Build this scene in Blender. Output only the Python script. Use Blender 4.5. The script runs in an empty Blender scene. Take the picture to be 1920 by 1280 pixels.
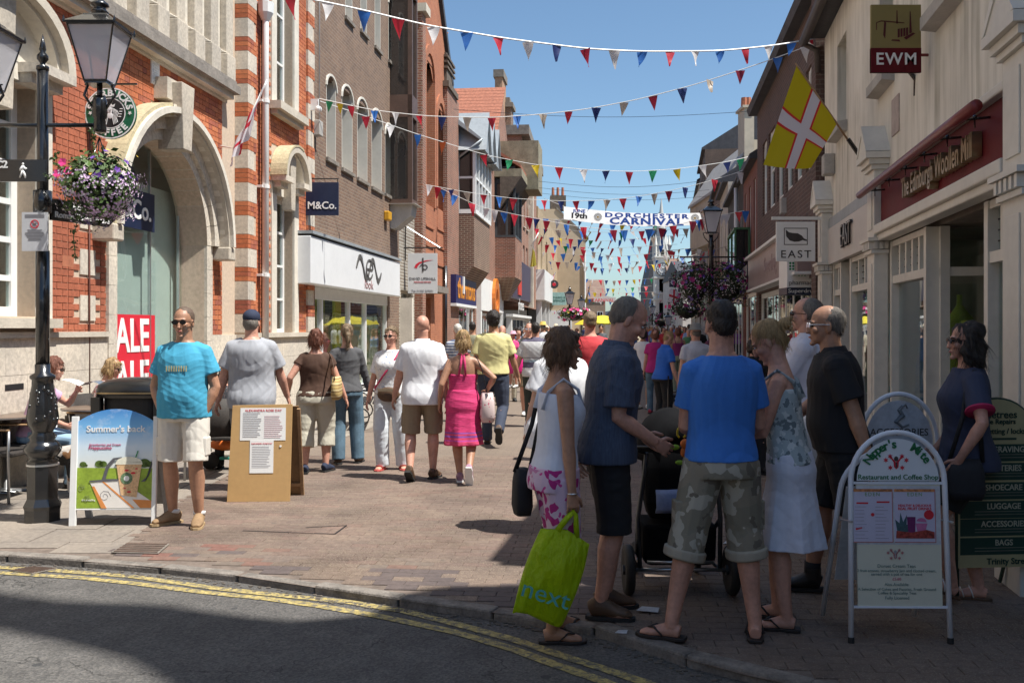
import bpy,bmesh,math,random
import numpy as np
from mathutils import Vector,Matrix,Euler,noise
R=math.radians;PI=math.pi
rnd=random.Random(11)
sc=bpy.context.scene
# ---------------- camera, sky, sun, exposure ----------------
CH=1.6;FP=1800.0;CX=960.0;HY=615.0
cd=bpy.data.cameras.new('camera');cam=bpy.data.objects.new('camera',cd);sc.collection.objects.link(cam)
cam.location=(0,0,CH);cam.rotation_euler=(PI/2,0,0)
cd.sensor_width=36;cd.lens=36*FP/1920;cd.shift_y=-25/1920;cd.clip_start=.1;cd.clip_end=3000
cd.dof.use_dof=False
sc.camera=cam
SUND=Vector((.80,-.33,1.66)).normalized()          # towards the sun
w=bpy.data.worlds.new('World');sc.world=w;w.use_nodes=True
nt=w.node_tree;bg=nt.nodes['Background']
sky=nt.nodes.new('ShaderNodeTexSky');sky.sky_type='NISHITA';sky.sun_disc=False
sky.sun_elevation=math.asin(SUND.z);sky.sun_rotation=math.atan2(SUND.x,SUND.y)
sky.air_density=.9;sky.dust_density=1.0;sky.ozone_density=1.4;sky.altitude=60
tint=nt.nodes.new('ShaderNodeMix');tint.data_type='RGBA';tint.blend_type='MULTIPLY';tint.inputs[0].default_value=1;tint.inputs[7].default_value=(.92,1.06,1.09,1)
nt.links.new(sky.outputs[0],tint.inputs[6]);nt.links.new(tint.outputs[2],bg.inputs[0]);bg.inputs[1].default_value=.092
sd=bpy.data.lights.new('sun','SUN');sd.energy=5.0;sd.angle=R(.55);sd.color=(1,.965,.90)
sun=bpy.data.objects.new('sun',sd);sc.collection.objects.link(sun)
sun.rotation_euler=SUND.to_track_quat('Z','Y').to_euler();sun.location=(30,-20,60)
sc.view_settings.view_transform='Standard';sc.view_settings.look='None'
sc.view_settings.gamma=1;sc.view_settings.exposure=.66;sc.view_settings.use_curve_mapping=False
C=sc.collection
# ---------------- materials ----------------
def newmat(name):
    m=bpy.data.materials.new(name);m.use_nodes=True
    n=m.node_tree;b=n.nodes['Principled BSDF']
    return m,n,b
def N(n,t,**k):
    x=n.nodes.new(t)
    for a,v in k.items():
        if hasattr(x,a):setattr(x,a,v)
    return x
def L(n,a,b):n.links.new(a,b)
def coords(n,sc3=(1,1,1),kind='Object'):
    t=N(n,'ShaderNodeTexCoord');mp=N(n,'ShaderNodeMapping');mp.inputs['Scale'].default_value=sc3
    L(n,t.outputs[kind],mp.inputs[0]);return mp.outputs[0]
def noise_t(n,vec,scale,detail=4,rough=.55):
    x=N(n,'ShaderNodeTexNoise');x.inputs['Scale'].default_value=scale;x.inputs['Detail'].default_value=detail
    x.inputs['Roughness'].default_value=rough;L(n,vec,x.inputs['Vector']);return x
def ramp(n,fac,stops,interp='LINEAR'):
    r=N(n,'ShaderNodeValToRGB');e=r.color_ramp;e.interpolation=interp
    while len(e.elements)>1:e.elements.remove(e.elements[-1])
    e.elements[0].position=stops[0][0];e.elements[0].color=(*stops[0][1],1)
    for p,c in stops[1:]:
        q=e.elements.new(p);q.color=(*c,1)
    L(n,fac,r.inputs[0]);return r.outputs[0]
def mixc(n,fac,a,b,bt='MIX'):
    x=N(n,'ShaderNodeMix');x.data_type='RGBA';x.blend_type=bt
    if isinstance(fac,(int,float)):x.inputs[0].default_value=fac
    else:L(n,fac,x.inputs[0])
    for i,v in ((6,a),(7,b)):
        if isinstance(v,tuple):x.inputs[i].default_value=(*v[:3],1)
        else:L(n,v,x.inputs[i])
    return x.outputs[2]
def math_(n,op,a,b=None):
    x=N(n,'ShaderNodeMath');x.operation=op
    for i,v in ((0,a),(1,b)):
        if v is None:continue
        if isinstance(v,(int,float)):x.inputs[i].default_value=v
        else:L(n,v,x.inputs[i])
    return x.outputs[0]
def bump(n,b,h,dist=.01,st=.6):
    x=N(n,'ShaderNodeBump');x.inputs['Strength'].default_value=st;x.inputs['Distance'].default_value=dist
    L(n,h,x.inputs['Height']);L(n,x.outputs[0],b.inputs['Normal'])
MC={}
def mat(name,c,rough=.7,var=.18,scale=6,bmp=0,bscale=60,metal=0,spec=.5,stretch=(1,1,1),coat=0,island=0,sheen=0):
    """plain stuff: base colour broken up by two noises, grime, small relief"""
    if name in MC:return MC[name]
    m,n,b=newmat(name);v=coords(n,stretch)
    t1=noise_t(n,v,scale,5);t2=noise_t(n,v,scale*7.3,3)
    f=math_(n,'ADD',math_(n,'MULTIPLY',t1.outputs[0],.65),math_(n,'MULTIPLY',t2.outputs[0],.35))
    d=tuple(x*(1-var*1.6) for x in c);l=tuple(min(1,x*(1+var)) for x in c)
    col=ramp(n,f,[(.3,d),(.7,l)])
    if island:
        g=N(n,'ShaderNodeNewGeometry');k=ramp(n,g.outputs['Random Per Island'],[(0,(1-island,)*3),(1,(1+island*.6,)*3)])
        col=mixc(n,1.0,col,k,'MULTIPLY')
    L(n,col,b.inputs['Base Color'])
    b.inputs['Roughness'].default_value=rough;b.inputs['Metallic'].default_value=metal
    b.inputs['Specular IOR Level'].default_value=spec
    if coat:b.inputs['Coat Weight'].default_value=coat;b.inputs['Coat Roughness'].default_value=.08
    if sheen:b.inputs['Sheen Weight'].default_value=sheen
    if bmp:bump(n,b,noise_t(n,v,bscale,4).outputs[0],bmp)
    MC[name]=m;return m
def brick_pieces(name,cols,rough=.85,bsc=90,bmp=.004):
    m,n,b=newmat(name);g=N(n,'ShaderNodeNewGeometry');k=len(cols)
    c1=ramp(n,g.outputs['Random Per Island'],[(i/k,c) for i,c in enumerate(cols)],'CONSTANT')
    tc=N(n,'ShaderNodeNewGeometry');t=noise_t(n,tc.outputs['Position'],22,6,.7)
    col=mixc(n,1.0,c1,ramp(n,t.outputs[0],[(.25,(.62,.6,.58)),(.72,(1.18,1.16,1.12))]),'MULTIPLY')
    t3=noise_t(n,tc.outputs['Position'],1.3,4)
    col=mixc(n,1.0,col,ramp(n,t3.outputs[0],[(.3,(.78,.78,.8)),(.65,(1.08,1.06,1.04))]),'MULTIPLY')
    L(n,col,b.inputs['Base Color']);b.inputs['Roughness'].default_value=rough
    bump(n,b,noise_t(n,tc.outputs['Position'],bsc,4).outputs[0],bmp)
    MC[name]=m;return m
def brick_tex(name,c1,c2,mortar,bw=.225,rh=.075,msz=.010,vert=True,bmp=.006,squash=1,grime=.25):
    """far walls: a brick pattern fine relief, u = x+y so both facings work"""
    if name in MC:return MC[name]
    m,n,b=newmat(name);t=N(n,'ShaderNodeTexCoord');sp=N(n,'ShaderNodeSeparateXYZ');L(n,t.outputs['Object'],sp.inputs[0])
    cb=N(n,'ShaderNodeCombineXYZ')
    if vert:L(n,math_(n,'ADD',sp.outputs[0],sp.outputs[1]),cb.inputs[0]);L(n,sp.outputs[2],cb.inputs[1])
    else:L(n,sp.outputs[0],cb.inputs[0]);L(n,sp.outputs[1],cb.inputs[1])
    br=N(n,'ShaderNodeTexBrick');L(n,cb.outputs[0],br.inputs['Vector'])
    for k,v in (('Scale',1),('Mortar Size',msz),('Brick Width',bw),('Row Height',rh),('Mortar Smooth',.2),('Bias',0)):br.inputs[k].default_value=v
    br.inputs['Color1'].default_value=(*c1,1);br.inputs['Color2'].default_value=(*c2,1);br.inputs['Mortar'].default_value=(*mortar,1)
    a=noise_t(n,t.outputs['Object'],1.1,6,.6);a2=noise_t(n,t.outputs['Object'],30,4)
    col=mixc(n,1.0,br.outputs[0],ramp(n,a.outputs[0],[(.3,(1-grime,)*3),(.7,(1+grime*.4,)*3)]),'MULTIPLY')
    col=mixc(n,1.0,col,ramp(n,a2.outputs[0],[(.3,(.8,)*3),(.7,(1.15,)*3)]),'MULTIPLY')
    L(n,col,b.inputs['Base Color']);b.inputs['Roughness'].default_value=.88
    bump(n,b,math_(n,'SUBTRACT',math_(n,'MULTIPLY',a2.outputs[0],.3),br.outputs['Fac']),bmp)
    MC[name]=m;return m
def glass_mat(name,tint=(.8,.88,.86),refl=.5):
    if name in MC:return MC[name]
    m,n,b=newmat(name);n.nodes.remove(b);o=n.nodes['Material Output']
    tr=N(n,'ShaderNodeBsdfTransparent');tr.inputs[0].default_value=(*tint,1)
    gl=N(n,'ShaderNodeBsdfGlossy');gl.inputs['Roughness'].default_value=.015;gl.inputs[0].default_value=(.95,.97,1,1)
    fr=N(n,'ShaderNodeFresnel');i_=1.45 if refl<.3 else 1.75;bf=N(n,'ShaderNodeNewGeometry');L(n,math_(n,'ADD',i_,math_(n,'MULTIPLY',bf.outputs['Backfacing'],1/i_-i_)),fr.inputs[0])
    geo=N(n,'ShaderNodeNewGeometry');nz=noise_t(n,geo.outputs['Position'],.9,1);bp=N(n,'ShaderNodeBump');bp.inputs['Strength'].default_value=.12;bp.inputs['Distance'].default_value=.05
    L(n,nz.outputs[0],bp.inputs['Height']);L(n,bp.outputs[0],gl.inputs['Normal'])
    f=math_(n,'MINIMUM',math_(n,'ADD',math_(n,'MULTIPLY',fr.outputs[0],.95),refl*.12),1.0)
    mx=N(n,'ShaderNodeMixShader');L(n,f,mx.inputs[0]);L(n,tr.outputs[0],mx.inputs[1]);L(n,gl.outputs[0],mx.inputs[2]);L(n,mx.outputs[0],o.inputs[0])
    MC[name]=m;return m
def stripe_mat(name,stops,period,axis=2,rough=.85,wob=0):
    """cloth printed with stripes along one object axis"""
    m,n,b=newmat(name);t=N(n,'ShaderNodeTexCoord');sp=N(n,'ShaderNodeSeparateXYZ');L(n,t.outputs['Object'],sp.inputs[0])
    f=math_(n,'FRACT',math_(n,'MULTIPLY',math_(n,'ADD',sp.outputs[axis],10.0),1/period))
    L(n,ramp(n,f,stops,'CONSTANT'),b.inputs['Base Color']);b.inputs['Roughness'].default_value=rough
    MC[name]=m;return m
def print_mat(name,base,spots,scale,thr=.5,kind='voronoi',rough=.85):
    """cloth print: blots of other colours (floral, camouflage)"""
    m,n,b=newmat(name);v=coords(n);col=base
    for i,(c,th) in enumerate(spots):
        mp=N(n,'ShaderNodeMapping');mp.inputs['Location'].default_value=(i*3.7,i*1.9,i*5.1);L(n,v,mp.inputs[0])
        if kind=='voronoi':
            ds=noise_t(n,mp.outputs[0],scale*.8,2)
            vo=N(n,'ShaderNodeTexVoronoi');vo.inputs['Scale'].default_value=scale
            L(n,mixc(n,.12,mp.outputs[0],ds.outputs[1],'LINEAR_LIGHT'),vo.inputs['Vector']);f=math_(n,'LESS_THAN',vo.outputs[0],th)
        else:
            f=math_(n,'GREATER_THAN',noise_t(n,mp.outputs[0],scale,2.5,.5).outputs[0],th)
        col=mixc(n,f,col,c)
    L(n,col,b.inputs['Base Color']);b.inputs['Roughness'].default_value=rough
    MC[name]=m;return m
# ---------------- mesh building ----------------
class MB:
    def __init__(s):s.v=[];s.f=[];s.mi=[];s.M=Matrix.Identity(4);s.m=0
    def addv(s,ps):
        i=len(s.v);s.v+=[tuple(s.M @ Vector(p)) for p in ps];return i
    def face(s,idx):s.f.append(tuple(idx));s.mi.append(s.m)
    def poly(s,ps):i=s.addv(ps);s.face(range(i,i+len(ps)));return s
    def box(s,a,b):
        x0,y0,z0=a;x1,y1,z1=b
        i=s.addv([(x0,y0,z0),(x1,y0,z0),(x1,y1,z0),(x0,y1,z0),(x0,y0,z1),(x1,y0,z1),(x1,y1,z1),(x0,y1,z1)])
        for q in ((0,3,2,1),(4,5,6,7),(0,1,5,4),(1,2,6,5),(2,3,7,6),(3,0,4,7)):s.face([i+k for k in q])
        return s
    def cbox(s,c,d):return s.box([c[k]-d[k]/2 for k in range(3)],[c[k]+d[k]/2 for k in range(3)])
    def prism(s,pts,d):
        """extrude polygon pts (3D, planar) by vector d"""
        n=len(pts);d=Vector(d);i=s.addv(pts);j=s.addv([Vector(p)+d for p in pts])
        s.face([i+k for k in reversed(range(n))]);s.face([j+k for k in range(n)])
        for k in range(n):s.face([i+k,i+(k+1) % n,j+(k+1) % n,j+k])
        return s
    def rings(s,rings,cap=True,close=True):
        ids=[s.addv(r) for r in rings];n=len(rings[0])
        for a,b in zip(ids,ids[1:]):
            for k in range(n if close else n-1):s.face([a+k,a+(k+1) % n,b+(k+1) % n,b+k])
        if cap:
            s.face([ids[0]+k for k in reversed(range(n))]);s.face([ids[-1]+k for k in range(n)])
        return s
    def lathe(s,prof,n=16,c=(0,0,0),squ=None):
        c=Vector(c)
        return s.rings([[c+Vector((r*math.cos(2*PI*k/n+(PI/n if squ else 0)),r*math.sin(2*PI*k/n+(PI/n if squ else 0)),z)) for k in range(n)] for r,z in prof])
    def tube(s,pts,r,n=8,cap=True,flat=None):
        pts=[Vector(p) for p in pts];rs=r if isinstance(r,(list,tuple)) else [r]*len(pts);rr=[]
        up=None
        for i,p in enumerate(pts):
            d=(pts[min(i+1,len(pts)-1)]-pts[max(i-1,0)])
            if d.length<1e-9:d=Vector((0,0,1))
            d.normalize()
            if up is None:up=d.orthogonal().normalized() if flat is None else (Vector(flat)-d*d.dot(Vector(flat))).normalized()
            else:up=(up-d*d.dot(up));up=up.normalized() if up.length>1e-6 else d.orthogonal().normalized()
            sd=d.cross(up);q=rs[i];a,b=(q if isinstance(q,(list,tuple)) else (q,q))
            rr.append([p+up*(a*math.cos(2*PI*k/n))+sd*(b*math.sin(2*PI*k/n)) for k in range(n)])
        return s.rings(rr,cap)
    def ell(s,c,r,n=14,m=9,rot=None):
        c=Vector(c);rt=rot or Matrix.Identity(3);rr=[]
        for j in range(m+1):
            t=-PI/2+PI*j/m;t=max(-PI/2+.08,min(PI/2-.08,t))
            rr.append([c+rt @ Vector((r[0]*math.cos(t)*math.cos(2*PI*k/n),r[1]*math.cos(t)*math.sin(2*PI*k/n),r[2]*math.sin(t))) for k in range(n)])
        return s.rings(rr)
    def mesh(s,name,mats,smooth=False):
        me=bpy.data.meshes.new(name);me.from_pydata(s.v,[],s.f)
        for m in (mats if isinstance(mats,(list,tuple)) else [mats]):me.materials.append(m)
        if any(s.mi):me.polygons.foreach_set('material_index',s.mi)
        if smooth:me.polygons.foreach_set('use_smooth',[True]*len(s.f))
        me.update();return me
    def build(s,name,mats,parent=None,smooth=False,kind=None,label=None,bevel=0):
        me=s.mesh(name,mats,smooth);o=bpy.data.objects.new(name,me);C.objects.link(o)
        if parent:o.parent=parent
        if kind:o['kind']=kind
        if label:o['label']=label
        if bevel:
            md=o.modifiers.new('bevel','BEVEL');md.width=bevel;md.segments=2;md.limit_method='ANGLE';md.angle_limit=R(40)
        return o
def tag(o,label,cat,group=None):
    o['label']=label;o['category']=cat
    if group:o['group']=group
    return o
def thing(name,label,cat,loc=(0,0,0),rz=0,group=None):
    o=bpy.data.objects.new(name,None);C.objects.link(o);o.location=loc;o.rotation_euler=(0,0,rz);o.empty_display_size=.2
    return tag(o,label,cat,group)
def kids(o):return [c for c in C.objects if c.parent==o]
def copy_tree(o,chmap=None,parent=None):
    chmap=chmap if chmap is not None else {}
    c=o.copy();C.objects.link(c);c.parent=parent
    for k in list(o.children):copy_tree(k,chmap,c)
    return c
def share(name,me,parent,M=None,label=None):
    o=bpy.data.objects.new(name,me);C.objects.link(o);o.parent=parent
    if M is not None:o.matrix_basis=M
    if label:o['label']=label
    return o
def P(px,py,Y):return Vector(((px-CX)/FP*Y,Y,CH-(py-HY)/FP*Y))
def G(px,py,z=0):Y=(CH-z)*FP/(py-HY);return Vector(((px-CX)/FP*Y,Y,z))
def text_mesh(txt,size,mats,extrude=.004,off=0,shear=0,spacing=1,sx=1):
    cu=bpy.data.curves.new('t','FONT');cu.body=txt;cu.size=size;cu.align_x='CENTER';cu.align_y='CENTER'
    cu.extrude=extrude;cu.offset=off;cu.shear=shear;cu.space_character=spacing;cu.resolution_u=3
    ob=bpy.data.objects.new('t',cu);me=bpy.data.meshes.new_from_object(ob);bpy.data.objects.remove(ob)
    if sx != 1:me.transform(Matrix.Diagonal((sx,1,1,1)))
    me.materials.clear();me.materials.append(mats);return me
def text(parent,txt,size,m,M,name='lettering',**k):
    return share(name,text_mesh(txt,size,m,**k),parent,M)
def frameM(o,x,y):
    """matrix with local x -> x, local y -> y, origin o"""
    x=Vector(x).normalized();y=Vector(y).normalized();z=x.cross(y)
    return Matrix(((x.x,y.x,z.x,o[0]),(x.y,y.y,z.y,o[1]),(x.z,y.z,z.z,o[2]),(0,0,0,1)))
# a street front: local x runs along the street (away), local y*sgn towards the street, z up
class Fac:
    def __init__(s,ox,oy,ux,uy,sgn):
        s.O=Vector((ox,oy,0));s.u=Vector((ux,uy,0)).normalized();s.n=Vector((-s.u.y,s.u.x,0));s.g=sgn
        s.rz=math.atan2(s.u.y,s.u.x)
    def S(s,px,o=0):
        t=(px-CX)/FP;o=o*s.g
        return (t*(s.O.y+s.n.y*o)-s.O.x-s.n.x*o)/(s.u.x-t*s.u.y)
    def Y(s,px,o=0):return (s.O+s.u*s.S(px,o)+s.n*o*s.g).y
    def Z(s,px,py,o=0):return CH-(py-HY)/FP*s.Y(px,o)
    def W(s,a,o=0,z=0):v=s.O+s.u*a+s.n*(o*s.g);return Vector((v.x,v.y,z))
    def thing(s,name,label,cat='building',group=None):return thing(name,label,cat,s.O,s.rz,group)
    def loc(s,a,o,z):return (a,o*s.g,z)
    def bx(s,mb,s0,s1,o0,o1,z0,z1):
        y0,y1=sorted((o0*s.g,o1*s.g));mb.box((s0,y0,z0),(s1,y1,z1));return mb
    def TM(s,a,o,z):
        """lettering frame on the wall face, readable from the street"""
        return frameM((a,o*s.g,z),(-s.g,0,0) if s.g>0 else (1,0,0),(0,0,1))
def wall(F,mb,s0,s1,z0,z1,ops,o=0,depth=.2,thick=None):
    """front face with rectangular openings and reveals; thick gives the block its back and ends"""
    xs=sorted({s0,s1,*[a for q in ops for a in q[:2]]});zs=sorted({z0,z1,*[a for q in ops for a in q[2:4]]})
    xs=[a for a in xs if s0 <= a <= s1];zs=[a for a in zs if z0 <= a <= z1]
    y=o*F.g;yb=(o-depth)*F.g
    for a,b in zip(xs,xs[1:]):
        for c,d in zip(zs,zs[1:]):
            m=((a+b)/2,(c+d)/2)
            if any(q[0]<m[0]<q[1] and q[2]<m[1]<q[3] for q in ops):continue
            mb.poly([(a,y,c),(b,y,c),(b,y,d),(a,y,d)])
    for a,b,c,d in [q[:4] for q in ops]:
        mb.poly([(a,y,c),(a,yb,c),(a,yb,d),(a,y,d)]);mb.poly([(b,y,c),(b,yb,c),(b,yb,d),(b,y,d)])
        mb.poly([(a,y,c),(b,y,c),(b,yb,c),(a,yb,c)]);mb.poly([(a,y,d),(b,y,d),(b,yb,d),(a,yb,d)])
    if thick:
        t=(o-thick)*F.g
        mb.poly([(s0,y,z0),(s0,t,z0),(s0,t,z1),(s0,y,z1)]);mb.poly([(s1,y,z0),(s1,t,z0),(s1,t,z1),(s1,y,z1)])
        mb.poly([(s0,t,z0),(s1,t,z0),(s1,t,z1),(s0,t,z1)]);mb.poly([(s0,y,z1),(s1,y,z1),(s1,t,z1),(s0,t,z1)])
    return mb
def window(F,par,a,b,c,d,o=-.12,fw=.06,bars=(1,2),fm=None,gm=None,name='window',dark=None,back=.5,sill=None):
    """a framed window standing in an opening: frame (part) with pane below it, dark room lining behind"""
    mb=MB();F.bx(mb,a,a+fw,o-.06,o,c,d);F.bx(mb,b-fw,b,o-.06,o,c,d);F.bx(mb,a+fw,b-fw,o-.06,o,c,c+fw);F.bx(mb,a+fw,b-fw,o-.06,o,d-fw,d)
    nx,nz=bars
    for i in range(1,nx):x=a+(b-a)*i/nx;F.bx(mb,x-fw*.25,x+fw*.25,o-.05,o-.012,c+fw,d-fw)
    for i in range(1,nz):z=c+(d-c)*i/nz;F.bx(mb,a+fw,b-fw,o-.053,o-.009,z-fw*.3,z+fw*.3)
    w_=mb.build(name,fm or MC['white paint'],par)
    g=MB();F.bx(g,a+fw*.5,b-fw*.5,o-.032,o-.026,c+fw*.5,d-fw*.5);g.build('pane',gm or MC['glass'],w_)
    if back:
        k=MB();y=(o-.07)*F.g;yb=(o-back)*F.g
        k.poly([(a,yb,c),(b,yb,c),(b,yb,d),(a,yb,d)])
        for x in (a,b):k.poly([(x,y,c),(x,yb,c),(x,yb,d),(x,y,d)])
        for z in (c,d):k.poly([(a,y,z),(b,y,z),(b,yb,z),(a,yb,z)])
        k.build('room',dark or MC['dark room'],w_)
    if sill:s_=MB();F.bx(s_,a-.06,b+.06,-.1,sill,c-.07,c-.002);s_.build('sill',MC['stone'],w_)
    return w_
def tubes(par,name,m,paths,r=.01,n=8,smooth=True):
    mb=MB()
    for p in paths:mb.tube(p,r,n)
    return mb.build(name,m,par,smooth)
# ---- palette ----
W_=mat('white paint',(.78,.78,.76),.45,.06,3)
mat('stone',(.56,.50,.41),.85,.16,3,.006,40)
mat('pale stone',(.66,.61,.52),.85,.14,2.5,.005,30)
mat('dark stone',(.22,.19,.16),.9,.3,3,.01,30)
mat('render cream',(.60,.55,.47),.85,.13,.8,.003,60)
mat('concrete',(.42,.40,.37),.9,.15,4,.004,60)
mat('zinc',(.36,.39,.41),.5,.15,1.2,0,1,.3)
mat('slate',(.06,.06,.068),.7,.25,3,.01,18)
mat('black iron',(.012,.012,.013),.22,.2,6,.0015,120,0,.6,coat=.6)
mat('black matt',(.015,.015,.016),.6,.3,6)
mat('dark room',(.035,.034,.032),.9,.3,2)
mat('grey room',(.2,.21,.2),.9,.2,1)
mat('steel',(.6,.61,.62),.3,.08,5,0,1,.9)
mat('wood',(.33,.2,.1),.55,.25,3,.002,60,stretch=(1,8,8))
mat('terracotta',(.42,.15,.08),.8,.2,6)
glass_mat('glass');glass_mat('clear glass',(.93,.96,.95),.02)
mat('skin fair',(.56,.33,.235),.5,.2,6,.0025,70)
mat('skin pink',(.58,.30,.215),.5,.22,6,.0025,70)
mat('skin tan',(.43,.225,.14),.48,.2,6,.0025,70)
# ================= ground, road, kerb, paving =================
LF=Fac(-6.05,0,.1056,1,-1)       # left street front
RF=Fac(2.2,0,.1778,1,1)          # right street front
ZR=-.05
KERB=[Vector(p+(0,)) for p in [(-30,13.5),(-12,8.9),(-6,7.35),(-3.6,6.78),(-2.78,6.575),(-1.97,6.33),(-1.19,5.94),(-.5,5.6),(0,5.38),(.40,5.19),(.656,4.92),(.876,4.64),(1.09,4.45),(1.6,4.1),(3,3.6),(6,3.3),(30,3.0)]]
def resample(pl,step):
    out=[pl[0].copy()];acc=0
    for a,b in zip(pl,pl[1:]):
        d=(b-a).length;t=step-acc
        while t <= d:out.append(a.lerp(b,t/d));t+=step
        acc=d-(t-step)
    return out
def kerb_y(x):
    for a,b in zip(KERB,KERB[1:]):
        if a.x <= x <= b.x:return a.y+(b.y-a.y)*(x-a.x)/(b.x-a.x)
    return 3
# road: dark speckled asphalt
m,n,b=newmat('asphalt');g=N(n,'ShaderNodeNewGeometry');pv=g.outputs['Position']
vo=N(n,'ShaderNodeTexVoronoi');vo.inputs['Scale'].default_value=85;L(n,pv,vo.inputs['Vector'])
t1=noise_t(n,pv,.55,5);t2=noise_t(n,pv,260,2)
c=mixc(n,1.0,ramp(n,t1.outputs[0],[(.3,(.080,.076,.073)),(.7,(.122,.115,.108))]),ramp(n,vo.outputs[1],[(0,(.55,)*3),(.5,(1,)*3),(1,(1.5,1.47,1.4))]),'MULTIPLY')
tw=noise_t(n,pv,4,6,.7);c=mixc(n,1.0,c,ramp(n,tw.outputs[0],[(.35,(.78,)*3),(.6,(1.08,)*3)]),'MULTIPLY')
L(n,c,b.inputs['Base Color']);gv=N(n,'ShaderNodeTexVoronoi');gv.inputs['Scale'].default_value=2.2;L(n,pv,gv.inputs['Vector']);c2=mixc(n,math_(n,'LESS_THAN',gv.outputs[0],.055),c,(.05,.05,.05));cr_=N(n,'ShaderNodeTexVoronoi');cr_.feature='DISTANCE_TO_EDGE';cr_.inputs['Scale'].default_value=.55;L(n,mixc(n,.3,pv,noise_t(n,pv,3,4).outputs[1],'LINEAR_LIGHT'),cr_.inputs['Vector'])
L(n,mixc(n,math_(n,'LESS_THAN',cr_.outputs[0],.0028),c2,(.045,.043,.04)),b.inputs['Base Color']);b.inputs['Roughness'].default_value=.85
bump(n,b,math_(n,'ADD',vo.outputs[0],t2.outputs[0]),.006,.8);MC['asphalt']=m
m,n,b=newmat('ground earth');b.inputs['Base Color'].default_value=(.16,.14,.12,1);b.inputs['Roughness'].default_value=.95;MC['earth']=m
mb=MB();mb.poly([(-900,-600,-.12),(900,-600,-.12),(900,1500,-.12),(-900,1500,-.12)]);mb.build('ground',MC['earth'],kind='structure')
mb=MB();mb.poly([(-60,-40,ZR),(60,-40,ZR),(60,20,ZR),(-60,20,ZR)]);mb.build('road',MC['asphalt'],kind='structure')
# far paving: a sheet with fine block relief
def paving_mat(name,c1,c2,mo,bw,rh,msz=.006):
    m,n,b=newmat(name);g=N(n,'ShaderNodeNewGeometry');mp=N(n,'ShaderNodeMapping');mp.inputs['Rotation'].default_value=(0,0,R(6));L(n,g.outputs['Position'],mp.inputs[0])
    br=N(n,'ShaderNodeTexBrick');L(n,mp.outputs[0],br.inputs['Vector'])
    for k,v in (('Scale',1),('Mortar Size',msz),('Brick Width',bw),('Row Height',rh),('Mortar Smooth',.2)):br.inputs[k].default_value=v
    br.inputs['Color1'].default_value=(*c1,1);br.inputs['Color2'].default_value=(*c2,1);br.inputs['Mortar'].default_value=(*mo,1)
    a=noise_t(n,g.outputs['Position'],.7,6,.65);s=noise_t(n,g.outputs['Position'],75,3)
    c=mixc(n,1.0,br.outputs[0],ramp(n,a.outputs[0],[(.3,(.84,.83,.82)),(.7,(1.1,1.08,1.06))]),'MULTIPLY')
    c=mixc(n,1.0,c,ramp(n,s.outputs[0],[(.3,(.68,)*3),(.5,(1,)*3),(.72,(1.45,1.4,1.2))]),'MULTIPLY')
    L(n,c,b.inputs['Base Color']);b.inputs['Roughness'].default_value=.85;bump(n,b,br.outputs['Fac'],.004,-.5);MC[name]=m;return m
paving_mat('far block paving',(.195,.155,.125),(.178,.140,.113),(.145,.115,.09),.2,.1)
paving_mat('far slab paving',(.28,.25,.215),(.255,.23,.2),(.16,.135,.11),.6,.45)
kp=[p for p in KERB]
mb=MB();zz=-.007
base=[(p.x,p.y,zz) for p in kp]
for a,b2 in zip(base,base[1:]):
    mb.poly([a,b2,(b2[0],12,zz),(a[0],14,zz) if a[0]<-29 else (a[0],12,zz)])
mb.build('paving_bed',mat('paving bed',(.17,.132,.107),.95,.3,9),kind='structure')
mb=MB();mb.poly([(-30,11.9,-.001),(30,11.9,-.001),(90,330,-.001),(-40,330,-.001)]);mb.build('far_paving',MC['far block paving'],kind='structure')
# slab strip beside the left front, edge of slabs / blocks
EDGE=[(-2.62,6.2),(-2.82,6.8),(-2.95,7.8),(-3.08,8.8),(-3.1,10.7),(-2.75,12.5),(-2.36,14.6),(-1.5,22),(2,60)]
def edge_x(y):
    for (x0,y0),(x1,y1) in zip(EDGE,EDGE[1:]):
        if y0 <= y <= y1:return x0+(x1-x0)*(y-y0)/(y1-y0)
    return -2.7
mb=MB()
for (x0,y0),(x1,y1) in zip(EDGE,EDGE[1:]):
    if y1 <= 12:continue
    y0=max(y0,12);mb.poly([(-9+.1*y0,y0,.003),(edge_x(y0),y0,.003),(x1,y1,.003),(-9+.1*y1,y1,.003)])
mb.build('slab_footway',MC['far slab paving'],kind='structure')
# kerb stones, one by one
km=mat('kerb granite',(.21,.185,.16),.9,.38,9,.012,60)
kerb=thing('kerb','weathered stone kerb curving between the asphalt road and the brick paving','kerb');del kerb['category'];del kerb['label'];kerb['kind']='structure'
st=[p for p in resample(KERB,.62) if -9<p.x<9]
for i,(a,b2) in enumerate(zip(st,st[1:])):
    d=(b2-a).normalized();nn=Vector((-d.y,d.x,0));a1=a+d*.004;b1=b2-d*.004;h=rnd.uniform(-.012,.006)
    mb=MB();mb.prism([a1+Vector((0,0,-.11)),b1+Vector((0,0,-.11)),b1+nn*.105+Vector((0,0,-.11)),a1+nn*.105+Vector((0,0,-.11))],(0,0,.115+h))
    mb.build('kerb_stone',km,kerb,bevel=.014)
# pavers
pc=[(.185,.139,.115),(.173,.129,.106),(.191,.146,.118),(.162,.118,.099),(.180,.137,.111),(.171,.126,.105),(.187,.131,.109),(.176,.134,.111)]
pm_=brick_pieces('paver blocks',pc,.85,70,.004)
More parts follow.
